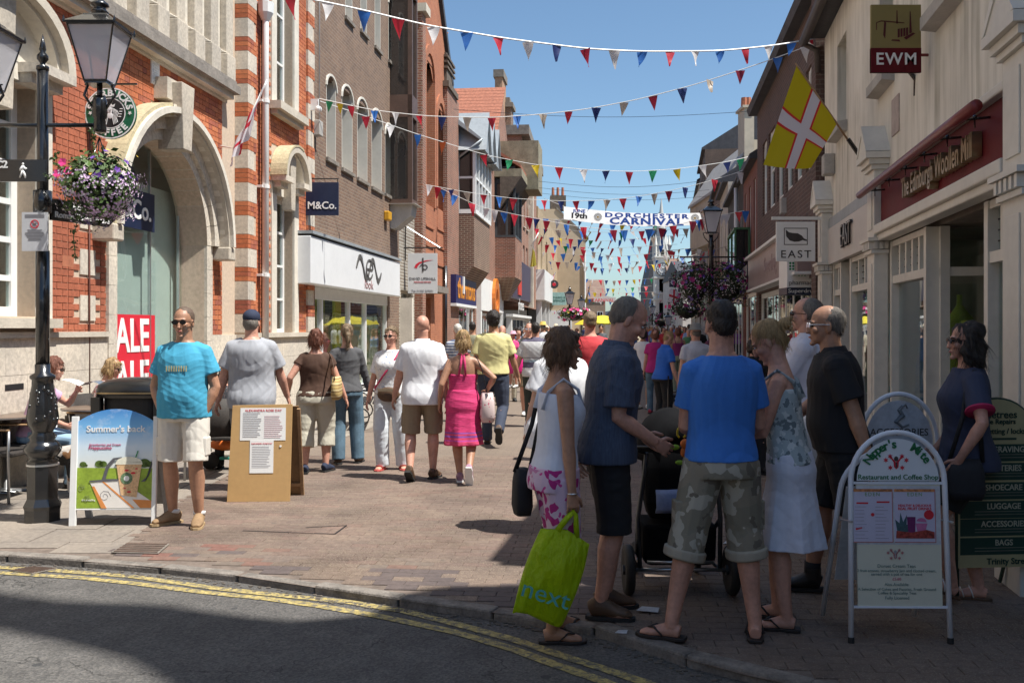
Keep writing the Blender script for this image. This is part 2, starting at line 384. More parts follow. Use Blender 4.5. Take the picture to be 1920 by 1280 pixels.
# speckle: pale crumbs trodden into the blocks
nn_=pm_.node_tree;b=nn_.nodes['Principled BSDF'];lk=b.inputs['Base Color'].links[0].from_socket
g=N(nn_,'ShaderNodeNewGeometry');s1=noise_t(nn_,g.outputs['Position'],95,2);s2=noise_t(nn_,g.outputs['Position'],.6,4)
gv=N(nn_,'ShaderNodeTexVoronoi');gv.inputs['Scale'].default_value=2.6;L(nn_,g.outputs['Position'],gv.inputs['Vector']);lk=mixc(nn_,math_(nn_,'MULTIPLY',math_(nn_,'LESS_THAN',gv.outputs[0],.06),.6),lk,(.07,.06,.055));st=noise_t(nn_,g.outputs['Position'],1.1,5,.65);lk=mixc(nn_,1.0,lk,ramp(nn_,st.outputs[0],[(.36,(.74,.72,.7)),(.55,(1.05,1.04,1.03))]),'MULTIPLY')
L(nn_,mixc(nn_,math_(nn_,'MULTIPLY',math_(nn_,'GREATER_THAN',s1.outputs[0],.60),ramp(nn_,s2.outputs[0],[(.35,(.1,)*3),(.6,(.55,)*3)])),lk,(.36,.30,.21)),b.inputs['Base Color'])
# red and grey blocks near the kerb
pr_=brick_pieces('red paver blocks',[(.195,.098,.078),(.165,.128,.108),(.20,.115,.09),(.18,.14,.115),(.12,.095,.09),(.19,.12,.095),(.175,.14,.115)],.85,70,.004)
plaza=thing('block_paving','','');del plaza['category'];del plaza['label'];plaza['kind']='structure'
bmz=.006
def paver_mesh(m,w,d):
    q=MB();e=.003;x,y=w/2,d/2
    q.rings([[(-x,-y,-.03),(x,-y,-.03),(x,y,-.03),(-x,y,-.03)],[(-x,-y,-.003),(x,-y,-.003),(x,y,-.003),(-x,y,-.003)],[(-x+e,-y+e,0),(x-e,-y+e,0),(x-e,y-e,0),(-x+e,y-e,0)]],cap=False)
    q.face([8,9,10,11]);return q
mesh_b={k:paver_mesh(None,.197,.097).mesh('paver',m) for k,m in (('n',pm_),('r',pr_))}
cand=[]
ang=R(-5);ca,sa=math.cos(ang),math.sin(ang)
for r in range(-30,110):
    for k in range(-45,45):
        u=k*.2+(r % 2)*.1;v=3+r*.1;x=u*ca-v*sa-.5;y=u*sa+v*ca
        if y>12.05 or x<edge_x(y)+.02 or y<kerb_y(x)+.19:continue
        if x>.1778*y+2.3 or abs(x)>.62*y+.4:continue
        d_=y-kerb_y(x);red=(d_<1.3 and x<.6 and noise.noise((x*1.3,y*1.3,3))*.9+.62>d_)
        cand.append((y,x,red and rnd.random()<.85))
cand.sort()
singles=[c for c in cand if abs(c[1])<.54*c[0]][:300];ss=set(singles)
for y,x,red in singles:
    M=Matrix.Translation((x,y,rnd.uniform(-.0015,.001))) @ Matrix.Rotation(ang+rnd.uniform(-.012,.012),4,'Z')
    share('paver',mesh_b['r' if red else 'n'],plaza,M)
for nm,key,mm in (('pavers',False,pm_),('red_pavers',True,pr_)):
    q=MB()
    for c in cand:
        if c in ss or c[2] != key:continue
        i=len(q.v);M=Matrix.Translation((c[1],c[0],rnd.uniform(-.0015,.001))) @ Matrix.Rotation(ang+rnd.uniform(-.01,.01),4,'Z')
        pmn=paver_mesh(None,.197,.097) if not q.v else pmn
        q.v+=[tuple(M @ Vector(v)) for v in pmn.v];q.f+=[tuple(j+i for j in f) for f in pmn.f];q.mi+=[0]*len(pmn.f)
    if q.v:q.build(nm,mm,plaza,kind='stuff')
# slabs on the left
slm=brick_pieces('slab stone',[(.27,.235,.20),(.25,.22,.19),(.28,.25,.21),(.24,.21,.185),(.26,.235,.2)],.85,50,.003)
fw=thing('slab_paving','','');del fw['category'];del fw['label'];fw['kind']='structure'
for r in range(0,16):
    for k in range(-14,6):
        y=6.3+r*.45;x0=k*.62+(r % 2)*.31-3;x1=x0+.612;y1=y+.442;ym=y+.22
        yk=max(kerb_y(x0),kerb_y(x1))+.15;y0=max(y,yk)
        if y1-y0<.1 or y>12:continue
        ex=min(edge_x(y0),edge_x(min(y1,12)))
        if x0>ex-.05 or x1<-6.05+.1*y-.2 or x0<-.6*y-1.2:continue
        x1c=x1<ex;xa,xb=(x1,x1) if x1c else (edge_x(y0)-.004,edge_x(y1)-.004)
        q=MB();q.prism([(x0,y0,-.03),(xa,y0,-.03),(xb,y1,-.03),(x0,y1,-.03)],(0,0,.03+rnd.uniform(-.003,.003)))
        q.build('paving_slab',slm,fw,bevel=.003)
# double yellow lines
ym_=mat('worn yellow paint',(.42,.33,.12),.85,.45,22,.003,200)
ymn=ym_.node_tree;yb=ymn.nodes['Principled BSDF'];lk=yb.inputs['Base Color'].links[0].from_socket;g=N(ymn,'ShaderNodeNewGeometry');L(ymn,mixc(ymn,ramp(ymn,noise_t(ymn,g.outputs['Position'],26,6,.75).outputs[0],[(.47,(0,)*3),(.58,(1,)*3)]),lk,(.12,.11,.09)),yb.inputs['Base Color'])
l1=[(-150,1062),(0,1062.5),(110,1069),(250,1080),(400,1101),(525,1115),(650,1127),(760,1145),(860,1170),(960,1197),(1060,1230),(1150,1258),(1230,1285),(1330,1320)]
l2=[(-150,1071),(0,1073),(150,1082),(250,1092.5),(375,1108.5),(500,1121),(600,1135),(700,1152),(850,1183),(960,1215),(1040,1244),(1120,1272),(1230,1315)]
for l in (l1,l2):
    pts=[G(x,y,ZR+.004) for x,y in l];q=MB()
    sm=[pts[0]]
    for a,b2 in zip(pts,pts[1:]):sm+=[a.lerp(b2,t/6) for t in range(1,7)]
    L_,R_=[],[]
    for i,p in enumerate(sm):
        d=(sm[min(i+1,len(sm)-1)]-sm[max(i-1,0)]).normalized();nn=Vector((-d.y,d.x,0));L_.append(p+nn*(.036+rnd.uniform(-.003,.003)));R_.append(p-nn*(.036+rnd.uniform(-.003,.003)))
    for i in range(len(sm)-1):q.poly([R_[i],R_[i+1],L_[i+1],L_[i]])
    q.build('yellow_line',ym_,kind='structure')
# grime and crumbs in the gutter
q=MB();rg=random.Random(8);gm=[p for p in resample(KERB,.05) if -5<p.x<3]
for p in gm:
    for _ in range(3):
        s_=rg.uniform(.004,.014);c_=p+Vector((rg.uniform(-.04,.04),-rg.uniform(.01,.14),ZR+.002));q.cbox(c_,(s_*2,s_*1.4,s_*.7))
q.build('gutter_grit',mat('grit',(.13,.11,.09),.95,.4,40),kind='stuff');C.objects['gutter_grit']['label']='dusty grit and crumbs lying in the gutter along the kerb'
# covers
def cover(name,lab,pts,m,nb):
    t=thing(name,lab,'manhole cover' if 'man' in name else 'drain',pts[0]);q=MB();o=pts[0]
    P_=[p-o for p in pts];q.prism(P_,(0,0,.006));q.build('frame',MC['dark stone'],t)
    q=MB()
    for i in range(nb):
        a=P_[0].lerp(P_[3],(i+.25)/nb);b2=P_[1].lerp(P_[2],(i+.25)/nb);c2=P_[1].lerp(P_[2],(i+.8)/nb);d2=P_[0].lerp(P_[3],(i+.8)/nb)
        q.prism([p+Vector((0,0,.006)) for p in (a.lerp(b2,.04),b2.lerp(a,.04),c2.lerp(d2,.04),d2.lerp(c2,.04))],(0,0,.004))
    q.build('cover_plate',m,t)
rust=mat('rusty iron',(.10,.062,.045),.7,.3,20,.004,90)
cover('manhole_cover','rusty brown rectangular cover set in the paving in front of the iced drink poster board',[G(208,1036,.003),G(297,1038,.003),G(318,1020,.003),G(235,1019,.003)],rust,5)
cover('drain_grating','rusty drain grating in the road under the left kerb',[G(18,1070,ZR+.005),G(60,1076,ZR+.005),G(108,1066,ZR+.005),G(60,1063,ZR+.005)],rust,7)
q=MB();pp=[G(455,994,.004),G(628,1000,.004),G(650,984,.004)]
for a,b2 in ((pp[0],pp[1]),(pp[1],pp[2]),(pp[2],pp[2].lerp(pp[0],.4))):
    d=(b2-a).normalized();nn=Vector((-d.y,d.x,0))*.007;q.poly([a-nn,b2-nn,b2+nn,a+nn])
q.build('cover_joint',MC['black matt'],kind='structure')
# ================= LEFT SIDE =================
BRK=brick_pieces('red bricks',[(.53,.165,.07),(.58,.195,.085),(.49,.145,.062),(.55,.175,.075),(.44,.135,.072),(.60,.21,.095),(.51,.16,.068),(.38,.115,.07)],.85)
mat('mortar',(.58,.46,.35),.95,.15,20)
_bm={}
def brick_mesh(w,d,h=.066,m=None):
    k=(round(w,3),d,h,m.name)
    if k not in _bm:q=MB();q.box((-w/2,-d/2,-h/2),(w/2,d/2,h/2));_bm[k]=q.mesh('brick',m)
    return _bm[k]
def bricks(F,par,s0,s1,z0,z1,o,excl,m,d=.016,single=0,L_=.225,Hh=.075,bond=True):
    """courses of brick proud of the mortar; the `single` largest in view are objects, the rest one joined part"""
    lst=[];nz=int(round((z1-z0)/Hh))
    for r in range(nz):
        z=z0+(r+.5)*Hh;x=s0;k=r % 2;first=True
        while x<s1-.02:
            w_=(L_ if (k % 2==0 or not bond) else L_/2)
            if first and not bond and r % 2:w_=L_/2
            first=False;k+=1;xe=min(x+w_,s1)
            if xe-x>.03 and not excl((x+xe)/2,z,xe-x):lst.append((x,xe,z))
            x+=w_
    def vis(b_):
        p=F.W((b_[0]+b_[1])/2,o,b_[2]);return abs(p.x/p.y*FP)<955 and (p.z-CH)*FP/p.y<610
    V=sorted([b_ for b_ in lst if vis(b_)])[:single];vs=set(V)
    for a,b_,z in V:
        if (b_-a)>L_-.001 or abs((b_-a)-L_/2)<.001:me=brick_mesh(b_-a-.01,d,Hh-.009,m)
        else:me=brick_mesh(round(b_-a-.01,2),d,Hh-.009,m)
        share('brick',me,par,Matrix.Translation(((a+b_)/2,(o+rnd.uniform(-.001,.002))*F.g,z)))
    q=MB()
    for a,b_,z in lst:
        if (a,b_,z) in vs:continue
        j=rnd.uniform(-.001,.002);F.bx(q,a+.005,b_-.005,o-d/2+j,o+d/2+j,z-Hh/2+.0045,z+Hh/2-.0045)
    if q.v:q.build('bricks',m,par,kind='stuff')
ST=brick_pieces('stone blocks',[(.60,.55,.47),(.56,.51,.43),(.64,.59,.51),(.58,.53,.45),(.62,.58,.51)],.85,25,.002)
LI=brick_pieces('lichened stone',[(.45,.36,.13),(.52,.46,.3),(.42,.33,.1)],.9,30,.01)
def blocks(F,par,name,s0,s1,z0,z1,o,bw,bh,depth=.05,m=None,excl=None):
    nr=max(1,round((z1-z0)/bh));hh=(z1-z0)/nr
    for r in range(nr):
        x=s0;k=0
        while x<s1-.01:
            xe=min(s1,x+(bw*(.5 if (k==0 and r % 2) else 1)));k+=1
            if s1-xe<bw*.3:xe=s1
            if not (excl and excl((x+xe)/2,z0+(r+.5)*hh)):
                q=MB();F.bx(q,x+.002,xe-.002,o-depth,o+rnd.uniform(0,.003),z0+r*hh+.002,z0+(r+1)*hh-.002);q.build(name,m or ST,par)
            x=xe
def ring(F,q,c,zc,r0,r1,o0,o1,a0,a1,n=24,ell=1):
    """annular stone ring on the wall between radii r0..r1 and offsets o0..o1"""
    pr=[]
    for i in range(n+1):
        t=a0+(a1-a0)*i/n;cs,sn=math.cos(t),math.sin(t)*ell
        pr.append([F.loc(c+r0*cs,o0,zc+r0*sn),F.loc(c+r1*cs,o0,zc+r1*sn),F.loc(c+r1*cs,o1,zc+r1*sn),F.loc(c+r0*cs,o1,zc+r0*sn)])
    q.rings(pr);return q
A=LF.thing('red_brick_building','red brick building with white stone bands and a big arched entrance, nearest on the left')
F=LF;AC,AR,AZ=12.98,1.29,2.82
WL,WR,WB,WT=8.6,10.1,1.72,4.1     # near-left window
def in_arch(s,z,mar=0):return abs(s-AC)<AR+mar and z<AZ or (s-AC)**2+(z-AZ)**2<(AR+mar)**2 and z >= AZ
# backing wall with openings
q=MB();a0,a1=AC-AR,AC+AR
wall(F,q,5,19.42,-.1,13,[(WL,WR,WB,WT),(a0,a1,-.1,AZ+AR+.05),(17.25,18.2,1.5,3.98),(17.25,18.2,5.6,9.2)],0,.39,7)
n=20
for i in range(n):          # spandrels over the arch
    x0=a0+2*AR*i/n;x1=a0+2*AR*(i+1)/n;h0=AZ+math.sqrt(max(0,AR**2-(x0-AC)**2));h1=AZ+math.sqrt(max(0,AR**2-(x1-AC)**2))
    q.poly([F.loc(x0,0,h0),F.loc(x1,0,h1),F.loc(x1,0,AZ+AR+.05),F.loc(x0,0,AZ+AR+.05)])
    q.poly([F.loc(x0,.05,h0),F.loc(x1,.05,h1),F.loc(x1,-.39,h1),F.loc(x0,-.39,h0)])
q.build('wall',MC['mortar'],A)
def exA(s,z,w_=0):
    if in_arch(s,z,.46 if z>AZ else .2):return True
    if WL-.35<s<WR+.28 and z<5.1 and (z<4.3 or (s-9.35)**2+(z-3.95)**2<1.1**2):return True
    if 10.93-.02<s<11.27 and any(a<z<a+.3 for a in (1.68,2.205,2.73,3.255)):return True
    return False
bricks(F,A,10.36,14.9,1.5,5.1,.004,exA,BRK,single=300)
bricks(F,A,8.0,10.36,4.2,5.1,.004,exA,BRK)
for z in (1.68,2.205,2.73,3.255):
    q=MB();F.bx(q,10.93,11.25,-.02,.016,z+.005,z+.295);q.build('quoin_stone',ST,A)
# plinth of big stone blocks
blocks(F,A,'stone_block',5.6,a0-.2,0,1.5,.03,.72,.375)
blocks(F,A,'stone_block',a1+.2,15.42,0,1.5,.03,.62,.375)
blocks(F,A,'stone_block',15.42,15.8,0,1.5,.26,.62,.375,.3)
blocks(F,A,'stone_block',15.8,19.4,0,1.44,.03,.7,.36)
q=MB();F.bx(q,5,a0-.21,0,.07,1.5,1.56);q.build('plinth_moulding',MC['stone'],A);q=MB();F.bx(q,15.8,19.41,0,.09,1.44,1.52);q.build('plinth_moulding',MC['stone'],A)
# slots in the plinth
for x in (9.05,9.55):q=MB();F.bx(q,x,x+.3,.02,.036,.98,1.04);q.build('vent_slot',MC['black matt'],A)
# arch jambs and archivolt
for sg in (-1,1):
    x0,x1=sorted((AC+sg*AR,AC+sg*(AR+.2)));blocks(F,A,'jamb_stone',x0,x1,0,AZ,.045,.3,.36,.43)
nv=15
for i in range(nv):
    t0,t1=PI*i/nv+.003,PI*(i+1)/nv-.003
    q=MB();ring(F,q,AC,AZ,AR,AR+.14,-.38,.05,t0,t1,3);ring(F,q,AC,AZ,AR+.14,AR+.30,-.02,.11,t0,t1,3);q.build('arch_stone',ST,A)
q=MB();ring(F,q,AC,AZ,AR+.30,AR+.46,-.02,.26,R(0),R(98),14);q.build('hood_moulding',MC['stone'],A)
q=MB();ring(F,q,AC,AZ,AR+.34,AR+.42,.26,.32,R(0),R(180),26);ring(F,q,AC,AZ,AR+.30,AR+.345,-.02,.2,R(0),R(180),26);q.build('hood_fillet',W_ if 0 else MC['pale stone'],A)
q=MB();ring(F,q,AC,AZ,AR+.30,AR+.47,-.02,.265,R(99),R(180),12);q.build('lichened_moulding',LI,A)
q=MB();q.prism([F.loc(AC-.11,-.02,3.98),F.loc(AC+.13,-.02,3.98),F.loc(AC+.22,-.02,4.86),F.loc(AC-.17,-.02,4.86)],(0,F.g*.36,0));q.build('keystone',ST,A,bevel=.01)
q=MB();F.bx(q,AC-.3,AC+.33,-.02,.2,4.62,4.9);q.build('keystone_shoulder',MC['stone'],A)
for sg in (-1,1):q=MB();F.bx(q,AC+sg*(AR+.39)-.12,AC+sg*(AR+.39)+.12,-.02,.28,AZ-.2,AZ-.003);q.build('impost',ST,A,bevel=.02)
# arched shop front: glass, mullions, posters, lined room
gl=MB();pts=[F.loc(a0,-.36,.1)]+[F.loc(AC-AR*math.cos(PI*i/24),-.36,AZ+AR*math.sin(PI*i/24)) for i in range(25)]+[F.loc(a1,-.36,.1)]
gl.prism(pts,(0,F.g*.01,0));sh=thing('shop_front','','');del sh['category'];del sh['label'];sh.parent=A
gl.build('pane',MC['clear glass'],sh)
q=MB()
for px in (280,334):s_=F.S(px,-.36);F.bx(q,s_-.012,s_+.012,-.38,-.34,.1,AZ+math.sqrt(max(0,AR**2-(s_-AC)**2))-.01)
F.bx(q,a0,a1,-.38,-.335,3.28,3.31) if 0 else None
F.bx(q,a0,a1,-.4,-.3,0,.12);q.build('mullions',MC['steel'],sh)
mat('mint wall',(.48,.56,.52),.8,.06,1)  # mint of the pane reflection, put into the room and screen colour
q=MB();y0,y1=-.42,-2.6
for a,b_ in (((a0-.8,y1),(a1+2.5,y1)),((a0-.8,y0-.05),(a0-.8,y1)),((a1+2.5,y0),(a1+2.5,y1))):
    q.poly([F.loc(a[0],a[1],0),F.loc(b_[0],b_[1],0),F.loc(b_[0],b_[1],4.4),F.loc(a[0],a[1],4.4)])
q.poly([F.loc(a0-.8,y0,.01),F.loc(a1+2.5,y0,.01),F.loc(a1+2.5,y1,.01),F.loc(a0-.8,y1,.01)])
q.poly([F.loc(a0-.8,y0,4.4),F.loc(a1+2.5,y0,4.4),F.loc(a1+2.5,y1,4.4),F.loc(a0-.8,y1,4.4)])
F.bx(q,F.S(215,-.5),F.S(334,-.5),-.56,-.5,0,3.6)          # pale screen coloured to stand in for the street reflection in the panes
q.build('shop_room',MC['mint wall'],sh)
mat('poster red',(.62,.02,.04),.5,.05,3);mat('navy sign',(.012,.02,.055),.4,.1,4);mat('sign white',(.82,.82,.8),.5,.03,4)
def sale(px1,w_,ztop,zb,f=1.0,lab=None):
    s1=F.S(px1,-.345);q=MB();F.bx(q,s1-w_,s1,-.347,-.341,zb,ztop);po=q.build('sale_poster',MC['poster red'] if f==1 else mat('pale poster',(.75,.4,.42),.5),sh,label=lab)
    hh=(ztop-zb)/2
    for k in range(2):text(sh,'SALE',.62,MC['sign white'],F.TM(s1-w_*.5,-.337,ztop-.3-k*.56),sx=w_/1.75*1.02,off=.012)
sale(290,1.5,1.78,.62,1.0,'red poster with big white capital letters')
s1=F.S(288,-.345);zt=F.Z(288,366,-.345);q=MB();F.bx(q,s1-1.25,s1,-.348,-.33,zt-.52,zt);q.build('window_sign',MC['navy sign'],sh)
text(sh,'M&Co.',.36,MC['sign white'],F.TM(s1-.62,-.326,zt-.27),off=.006)
# string course above the arch + carved stone storey
q=MB();F.bx(q,5,14.98,0,.06,5.1,5.14);F.bx(q,5,15.0,0,.16,5.14,5.22);q.build('string_course_fillet',MC['pale stone'],A)
q=MB();F.bx(q,5,15.05,0,.25,5.22,5.34);F.bx(q,5,15.02,0,.2,5.34,5.42);q.build('string_course',mat('weathered stone',(.26,.23,.20),.9,.3,5,.01,40),A)
q=MB();F.bx(q,5,15.3,-.02,.02,5.42,13);q.build('upper_stonework',MC['pale stone'],A)
for i in range(16):
    x=15.18-.26-i*.56
    if x<7:break
    q=MB();F.bx(q,x-.13,x+.13,.02,.13,5.42,11);F.bx(q,x-.16,x+.16,.02,.16,5.42,5.8);q.prism([F.loc(x-.16,.16,5.8),F.loc(x-.16,.02,5.8),F.loc(x-.16,.02,5.88)],(.32,0,0));q.build('pilaster',ST,A,bevel=.012)
# striped quoin piers
def pier(s0,s1,o,z0,z1):
    z=6.25-.525*20;k=0
    while z<z1:
        a,b_=max(z,z0),min(z+.3,z1)
        if b_>a+.02:
            q=MB();F.bx(q,s0,s1-(0 if k % 2 else .12),-.01,o,a+.004,b_-.004);q.build('quoin_stone',ST,A)
        a,b_=max(z+.3,z0),min(z+.525,z1)
        k+=1;z+=.525
    q=MB();z=z0;F.bx(q,s0+.012,s1-.012,0,o-.012,z0,z1);q.build('pier_core',MC['mortar'],A)
    q=MB();zz_=6.55-.525*20
    while zz_<z1:
        for r in range(3):
            z=zz_+(r+.5)*.075
            if z0<z<z1:
                nb=3 if s1-s0>.3 else 2;w_=(s1-s0)/nb
                for i in range(nb):F.bx(q,s0+i*w_+.005*(i>0),s0+(i+1)*w_-.005,.005,o,z-.033,z+.033)
        zz_+=.525
    q.build('pier_bricks',BRK,A,kind='stuff')
pier(15.42,15.80,.22,1.5,12.9);pier(18.98,19.4,.05,1.52,12.9)
ex2=lambda s,z,w_=0:(17.0<s<18.45 and (z<4.85 or z>5.45))
bricks(F,A,15.82,18.97,1.5,9.9,.004,ex2,BRK)
# stone window surrounds, windows
q=MB()
for a,b_,c,d in ((17.0,17.25,1.5,4.2),(18.2,18.45,1.5,4.2),(17.0,17.25,5.6,10),(18.2,18.45,5.6,10),(17.0,18.45,3.98,4.3)):F.bx(q,a,b_,-.38,.04,c+.002,d-.002)
q.build('window_surround',MC['pale stone'],A)
q=MB();F.bx(q,16.95,18.5,0,.22,5.46,5.6);F.bx(q,17.0,18.45,0,.14,5.38,5.46);q.build('window_sill',MC['stone'],A)
window(F,A,17.25,18.2,1.52,3.98,-.16,.07,(2,4),sill=None);window(F,A,17.25,18.2,5.62,9.2,-.16,.07,(2,4))
def pediment(c,hw,zs,rise,o,li):
    q=MB();F.bx(q,c-hw,c-hw*.38,0,o,zs-.1,zs);F.bx(q,c+hw*.38,c+hw,0,o,zs-.1,zs);F.bx(q,c-hw+.06,c-hw*.4,0,o*.6,zs-.2,zs-.1);F.bx(q,c+hw*.4,c+hw-.06,0,o*.6,zs-.2,zs-.1);q.build('pediment_base',ST,A)
    q=MB();ring(F,q,c,zs,hw-.14,hw,0,o,0,PI,18,rise/hw);q.build('pediment_arch',MC['stone'],A)
    q=MB();ring(F,q,c,zs,hw-.2,hw-.141,0,o*.7,0,PI,18,rise/hw);q.build('pediment_fillet',MC['pale stone'],A)
    q=MB();F.bx(q,c-hw+.2,c+hw-.2,-.02,.05,zs,zs+rise*.4);ring(F,q,c,zs,.01,hw-.19,-.02,.045,0,PI,14,rise/hw);q.build('tympanum',MC['pale stone'],A)
    q=MB();q.prism([F.loc(c-.10,0,zs-.55),F.loc(c+.10,0,zs-.55),F.loc(c+.16,0,zs+rise-.16),F.loc(c-.16,0,zs+rise-.16)],(0,F.g*o*.62,0));q.build('keystone',ST,A,bevel=.008)
    if li:q=MB();ring(F,q,c,zs,hw-.02,hw+.02,.01,o+.01,R(70),PI,12,rise/hw);q.build('lichened_moulding',LI,A)
pediment(17.72,.72,4.3,.62,.3,True)
pediment(9.35,1.02,4.28,.72,.3,True)
q=MB()
for a,b_,c,d in ((WL-.25,WL,1.56,4.1),(WR,WR+.24,1.56,4.28),(WL-.25,WR+.24,4.1,4.28)):F.bx(q,a,b_,-.38,.045,c+.002,d-.002)
q.build('window_surround',MC['pale stone'],A)
q=MB();F.bx(q,WL-.3,WR+.3,0,.13,1.6,1.7);q.build('window_sill',MC['stone'],A)
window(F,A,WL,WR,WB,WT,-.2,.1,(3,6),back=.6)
# vent, downpipes, small pipe, cast plaque
q=MB();s_=F.S(288);zt=F.Z(288,113);F.bx(q,s_-.11,s_+.11,0,.03,zt-.33,zt)
for i in range(9):F.bx(q,s_-.08,s_+.08,.03,.036,zt-.305+i*.033,zt-.29+i*.033)
q.build('air_vent',W_,A)
s_=F.S(498,.14)
q=MB();q.tube([F.loc(s_,.14,.1),F.loc(s_,.14,12.5)],.055,12);q.build('downpipe',W_,A,True)
for z in (2.5,4.0,5.45,7.1):q=MB();q.tube([F.loc(s_,.14,z-.03),F.loc(s_,.14,z+.03)],.068,12);F.bx(q,s_-.1,s_+.02,0,.12,z-.02,z+.02);q.build('pipe_bracket',W_,A,False)
q=MB();zt=F.Z(498,0,.14);q.lathe([(.07,0),(.13,.12),(.14,.3)],10,F.loc(s_,.14,zt-.35));q.build('hopper',W_,A)
tubes(A,'thin_pipe',mat('brown pipe',(.14,.05,.035),.6),[[F.loc(F.S(163),.03,.2),F.loc(F.S(163),.03,3.9)]],.011)
tubes(A,'cable',MC['black matt'],[[F.loc(F.S(489),.02,.6),F.loc(F.S(489),.02,11)]],.02)
q=MB();F.bx(q,F.S(115),F.S(136),0,.014,F.Z(125,500),F.Z(125,479));q.build('terracotta_vent',MC['terracotta'],A)
# ---- brown brick shop building (white fascia) ----
brick_tex('brown brick',(.235,.145,.095),(.17,.105,.075),(.26,.20,.15),grime=.2)
Bd=F.thing('brown_brick_shop','brown brick building with narrow arched windows over a white shop fascia')
s0,s1=19.42,F.S(748)
ops=[];wins=[]
for pa,pb,yt,yb in ((612,630,148,300),(641,661,172,320),(670,689,197,338),(697,716,220,355),(722,737,243,367)):
    pm=(pa+pb)/2;c=F.S(pm);hw=.5*(F.S(pb)-F.S(pa));ops.append((c-hw,c+hw,F.Z(pm,yb),F.Z(pm,yt)))
for c0,yb in ((654,38),(682,62),(708,92),(733,118)):
    c=F.S(c0);ops.append((c-.3,c+.3,F.Z(c0,yb),F.Z(c0,yb)+1.75))
q=MB();wall(F,q,s0,s1,3.3,13.5,ops,0,.42,8);wall(F,q,s0,s1,-.1,3.3,[(s0+.15,s1-1.3,-.1,2.5)],0,.3);q.build('wall',MC['brown brick'],Bd)
mat('reveal panel',(.62,.59,.52),.8,.08,2)
for a,b_,c,d in ops:
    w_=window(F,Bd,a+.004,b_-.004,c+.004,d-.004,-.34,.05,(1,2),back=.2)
    q=MB();F.bx(q,b_-.03,b_-.003,-.4,-.0,c+.003,d-.003);F.bx(q,a+.003,a+.03,-.4,0,c+.003,d-.003);q.build('reveal',MC['reveal panel'],w_)
    q=MB();F.bx(q,a-.06,b_+.06,-.1,.06,c-.08,c-.004);q.build('sill',MC['dark stone'],w_)
    q=MB();ring(F,q,(a+b_)/2,d-.22,(b_-a)/2,(b_-a)/2+.06,-.05,.03,0,PI,10,.75);q.build('arch_trim',MC['reveal panel'],w_)
# fascia
q=MB();fo=.3;f0,f1=F.S(583,fo),F.S(750,fo);F.bx(q,f0,f1,.0,fo,2.45,3.36);q.build('fascia',mat('fascia white',(.74,.75,.76),.35,.05,2),Bd,bevel=.015)
q=MB();F.bx(q,f0,f1,.0,.34,3.40,3.46);q.build('fascia_flashing',MC['zinc'],Bd)
mat('logo grey',(.09,.085,.08),.3,.1,4)
zc=2.98;fs=F.S(692,fo)
def ribbon(par,name,pts,w_,m,o,F=F,depth=.02):
    q=MB();n_=len(pts);rr=[]
    for i,p in enumerate(pts):
        a_,b2=pts[max(i-1,0)],pts[min(i+1,n_-1)];d=Vector((b2[0]-a_[0],b2[1]-a_[1])).normalized();nx,nz=-d.y,d.x;ww=w_ if not callable(w_) else w_(i/(n_-1))
        rr.append([F.loc(p[0]+nx*ww,o,p[1]+nz*ww),F.loc(p[0]-nx*ww,o,p[1]-nz*ww),F.loc(p[0]-nx*ww,o+depth,p[1]-nz*ww),F.loc(p[0]+nx*ww,o+depth,p[1]+nz*ww)])
    q.rings(rr);return q.build(name,m,par)
cur=[]
for i in range(49):
    t=i/48;x=fs-1.15+2.3*t;z=zc+.24*math.sin(2*PI*(t*2.0-.02))*(1 if t<.9 else .9);cur.append((x,z))
ribbon(Bd,'logo_ribbon',cur,lambda t:.02+.035*abs(math.sin(t*PI*4)),MC['logo grey'],fo)
el=[(fs+.02+.30*math.cos(t),zc+.0+.22*math.sin(t)) for t in [R(a) for a in range(0,331,15)]];ribbon(Bd,'logo_ribbon',el,.022,MC['logo grey'],fo);ribbon(Bd,'logo_ribbon',[(fs-.26,zc),(fs+.3,zc)],.02,MC['logo grey'],fo)
text(Bd,'look',.3,mat('logo mauve',(.3,.16,.16),.5),F.TM(fs-.02,fo+.004,zc-.37),sx=1.5)
# shop window and room behind
sh2=thing('shop_front','','');del sh2['category'];del sh2['label'];sh2.parent=Bd
g0,g1=s0+.15,s1-1.3
q=MB();F.bx(q,g0,g1,-.1,-.09,.25,2.45);q.build('pane',MC['clear glass'],sh2)
q=MB()
for t in (0,.1,.43,.66,1):x=g0+(g1-g0)*t;F.bx(q,x-.045,x+.045,-.14,-.04,0,2.45)
F.bx(q,g0,g1,-.15,-.02,2.2,2.45);F.bx(q,g0,g1,-.15,-.02,0,.25);q.build('shop_frame',W_,sh2)
mat('lime wall',(.62,.60,.03),.7,.05,1);mat('cream wall',(.6,.62,.45),.8,.05,1)
q=MB()
for a,b_ in (((g0-.3,-1.9),(g1+.5,-1.9)),((g0-.1,-.2),(g0-.1,-1.9)),((g1+.2,-.2),(g1+.2,-1.9))):q.poly([F.loc(a[0],a[1],0),F.loc(b_[0],b_[1],0),F.loc(b_[0],b_[1],1.9),F.loc(a[0],a[1],1.9)])
q.poly([F.loc(g0,-.1,.2),F.loc(g1,-.1,.2),F.loc(g1,-1.9,.2),F.loc(g0,-1.9,.2)]);q.build('shop_room',MC['cream wall'],sh2)
q=MB();F.bx(q,g0-.1,g1+.3,-1.88,-1.84,1.55,3.0);F.bx(q,g0+.9,g0+1.5,-1.5,-1.4,.2,2.5);F.bx(q,g1-.8,g1-.2,-1.3,-1.24,.2,2.6);q.build('lime_panel',MC['lime wall'],sh2)
q=MB()
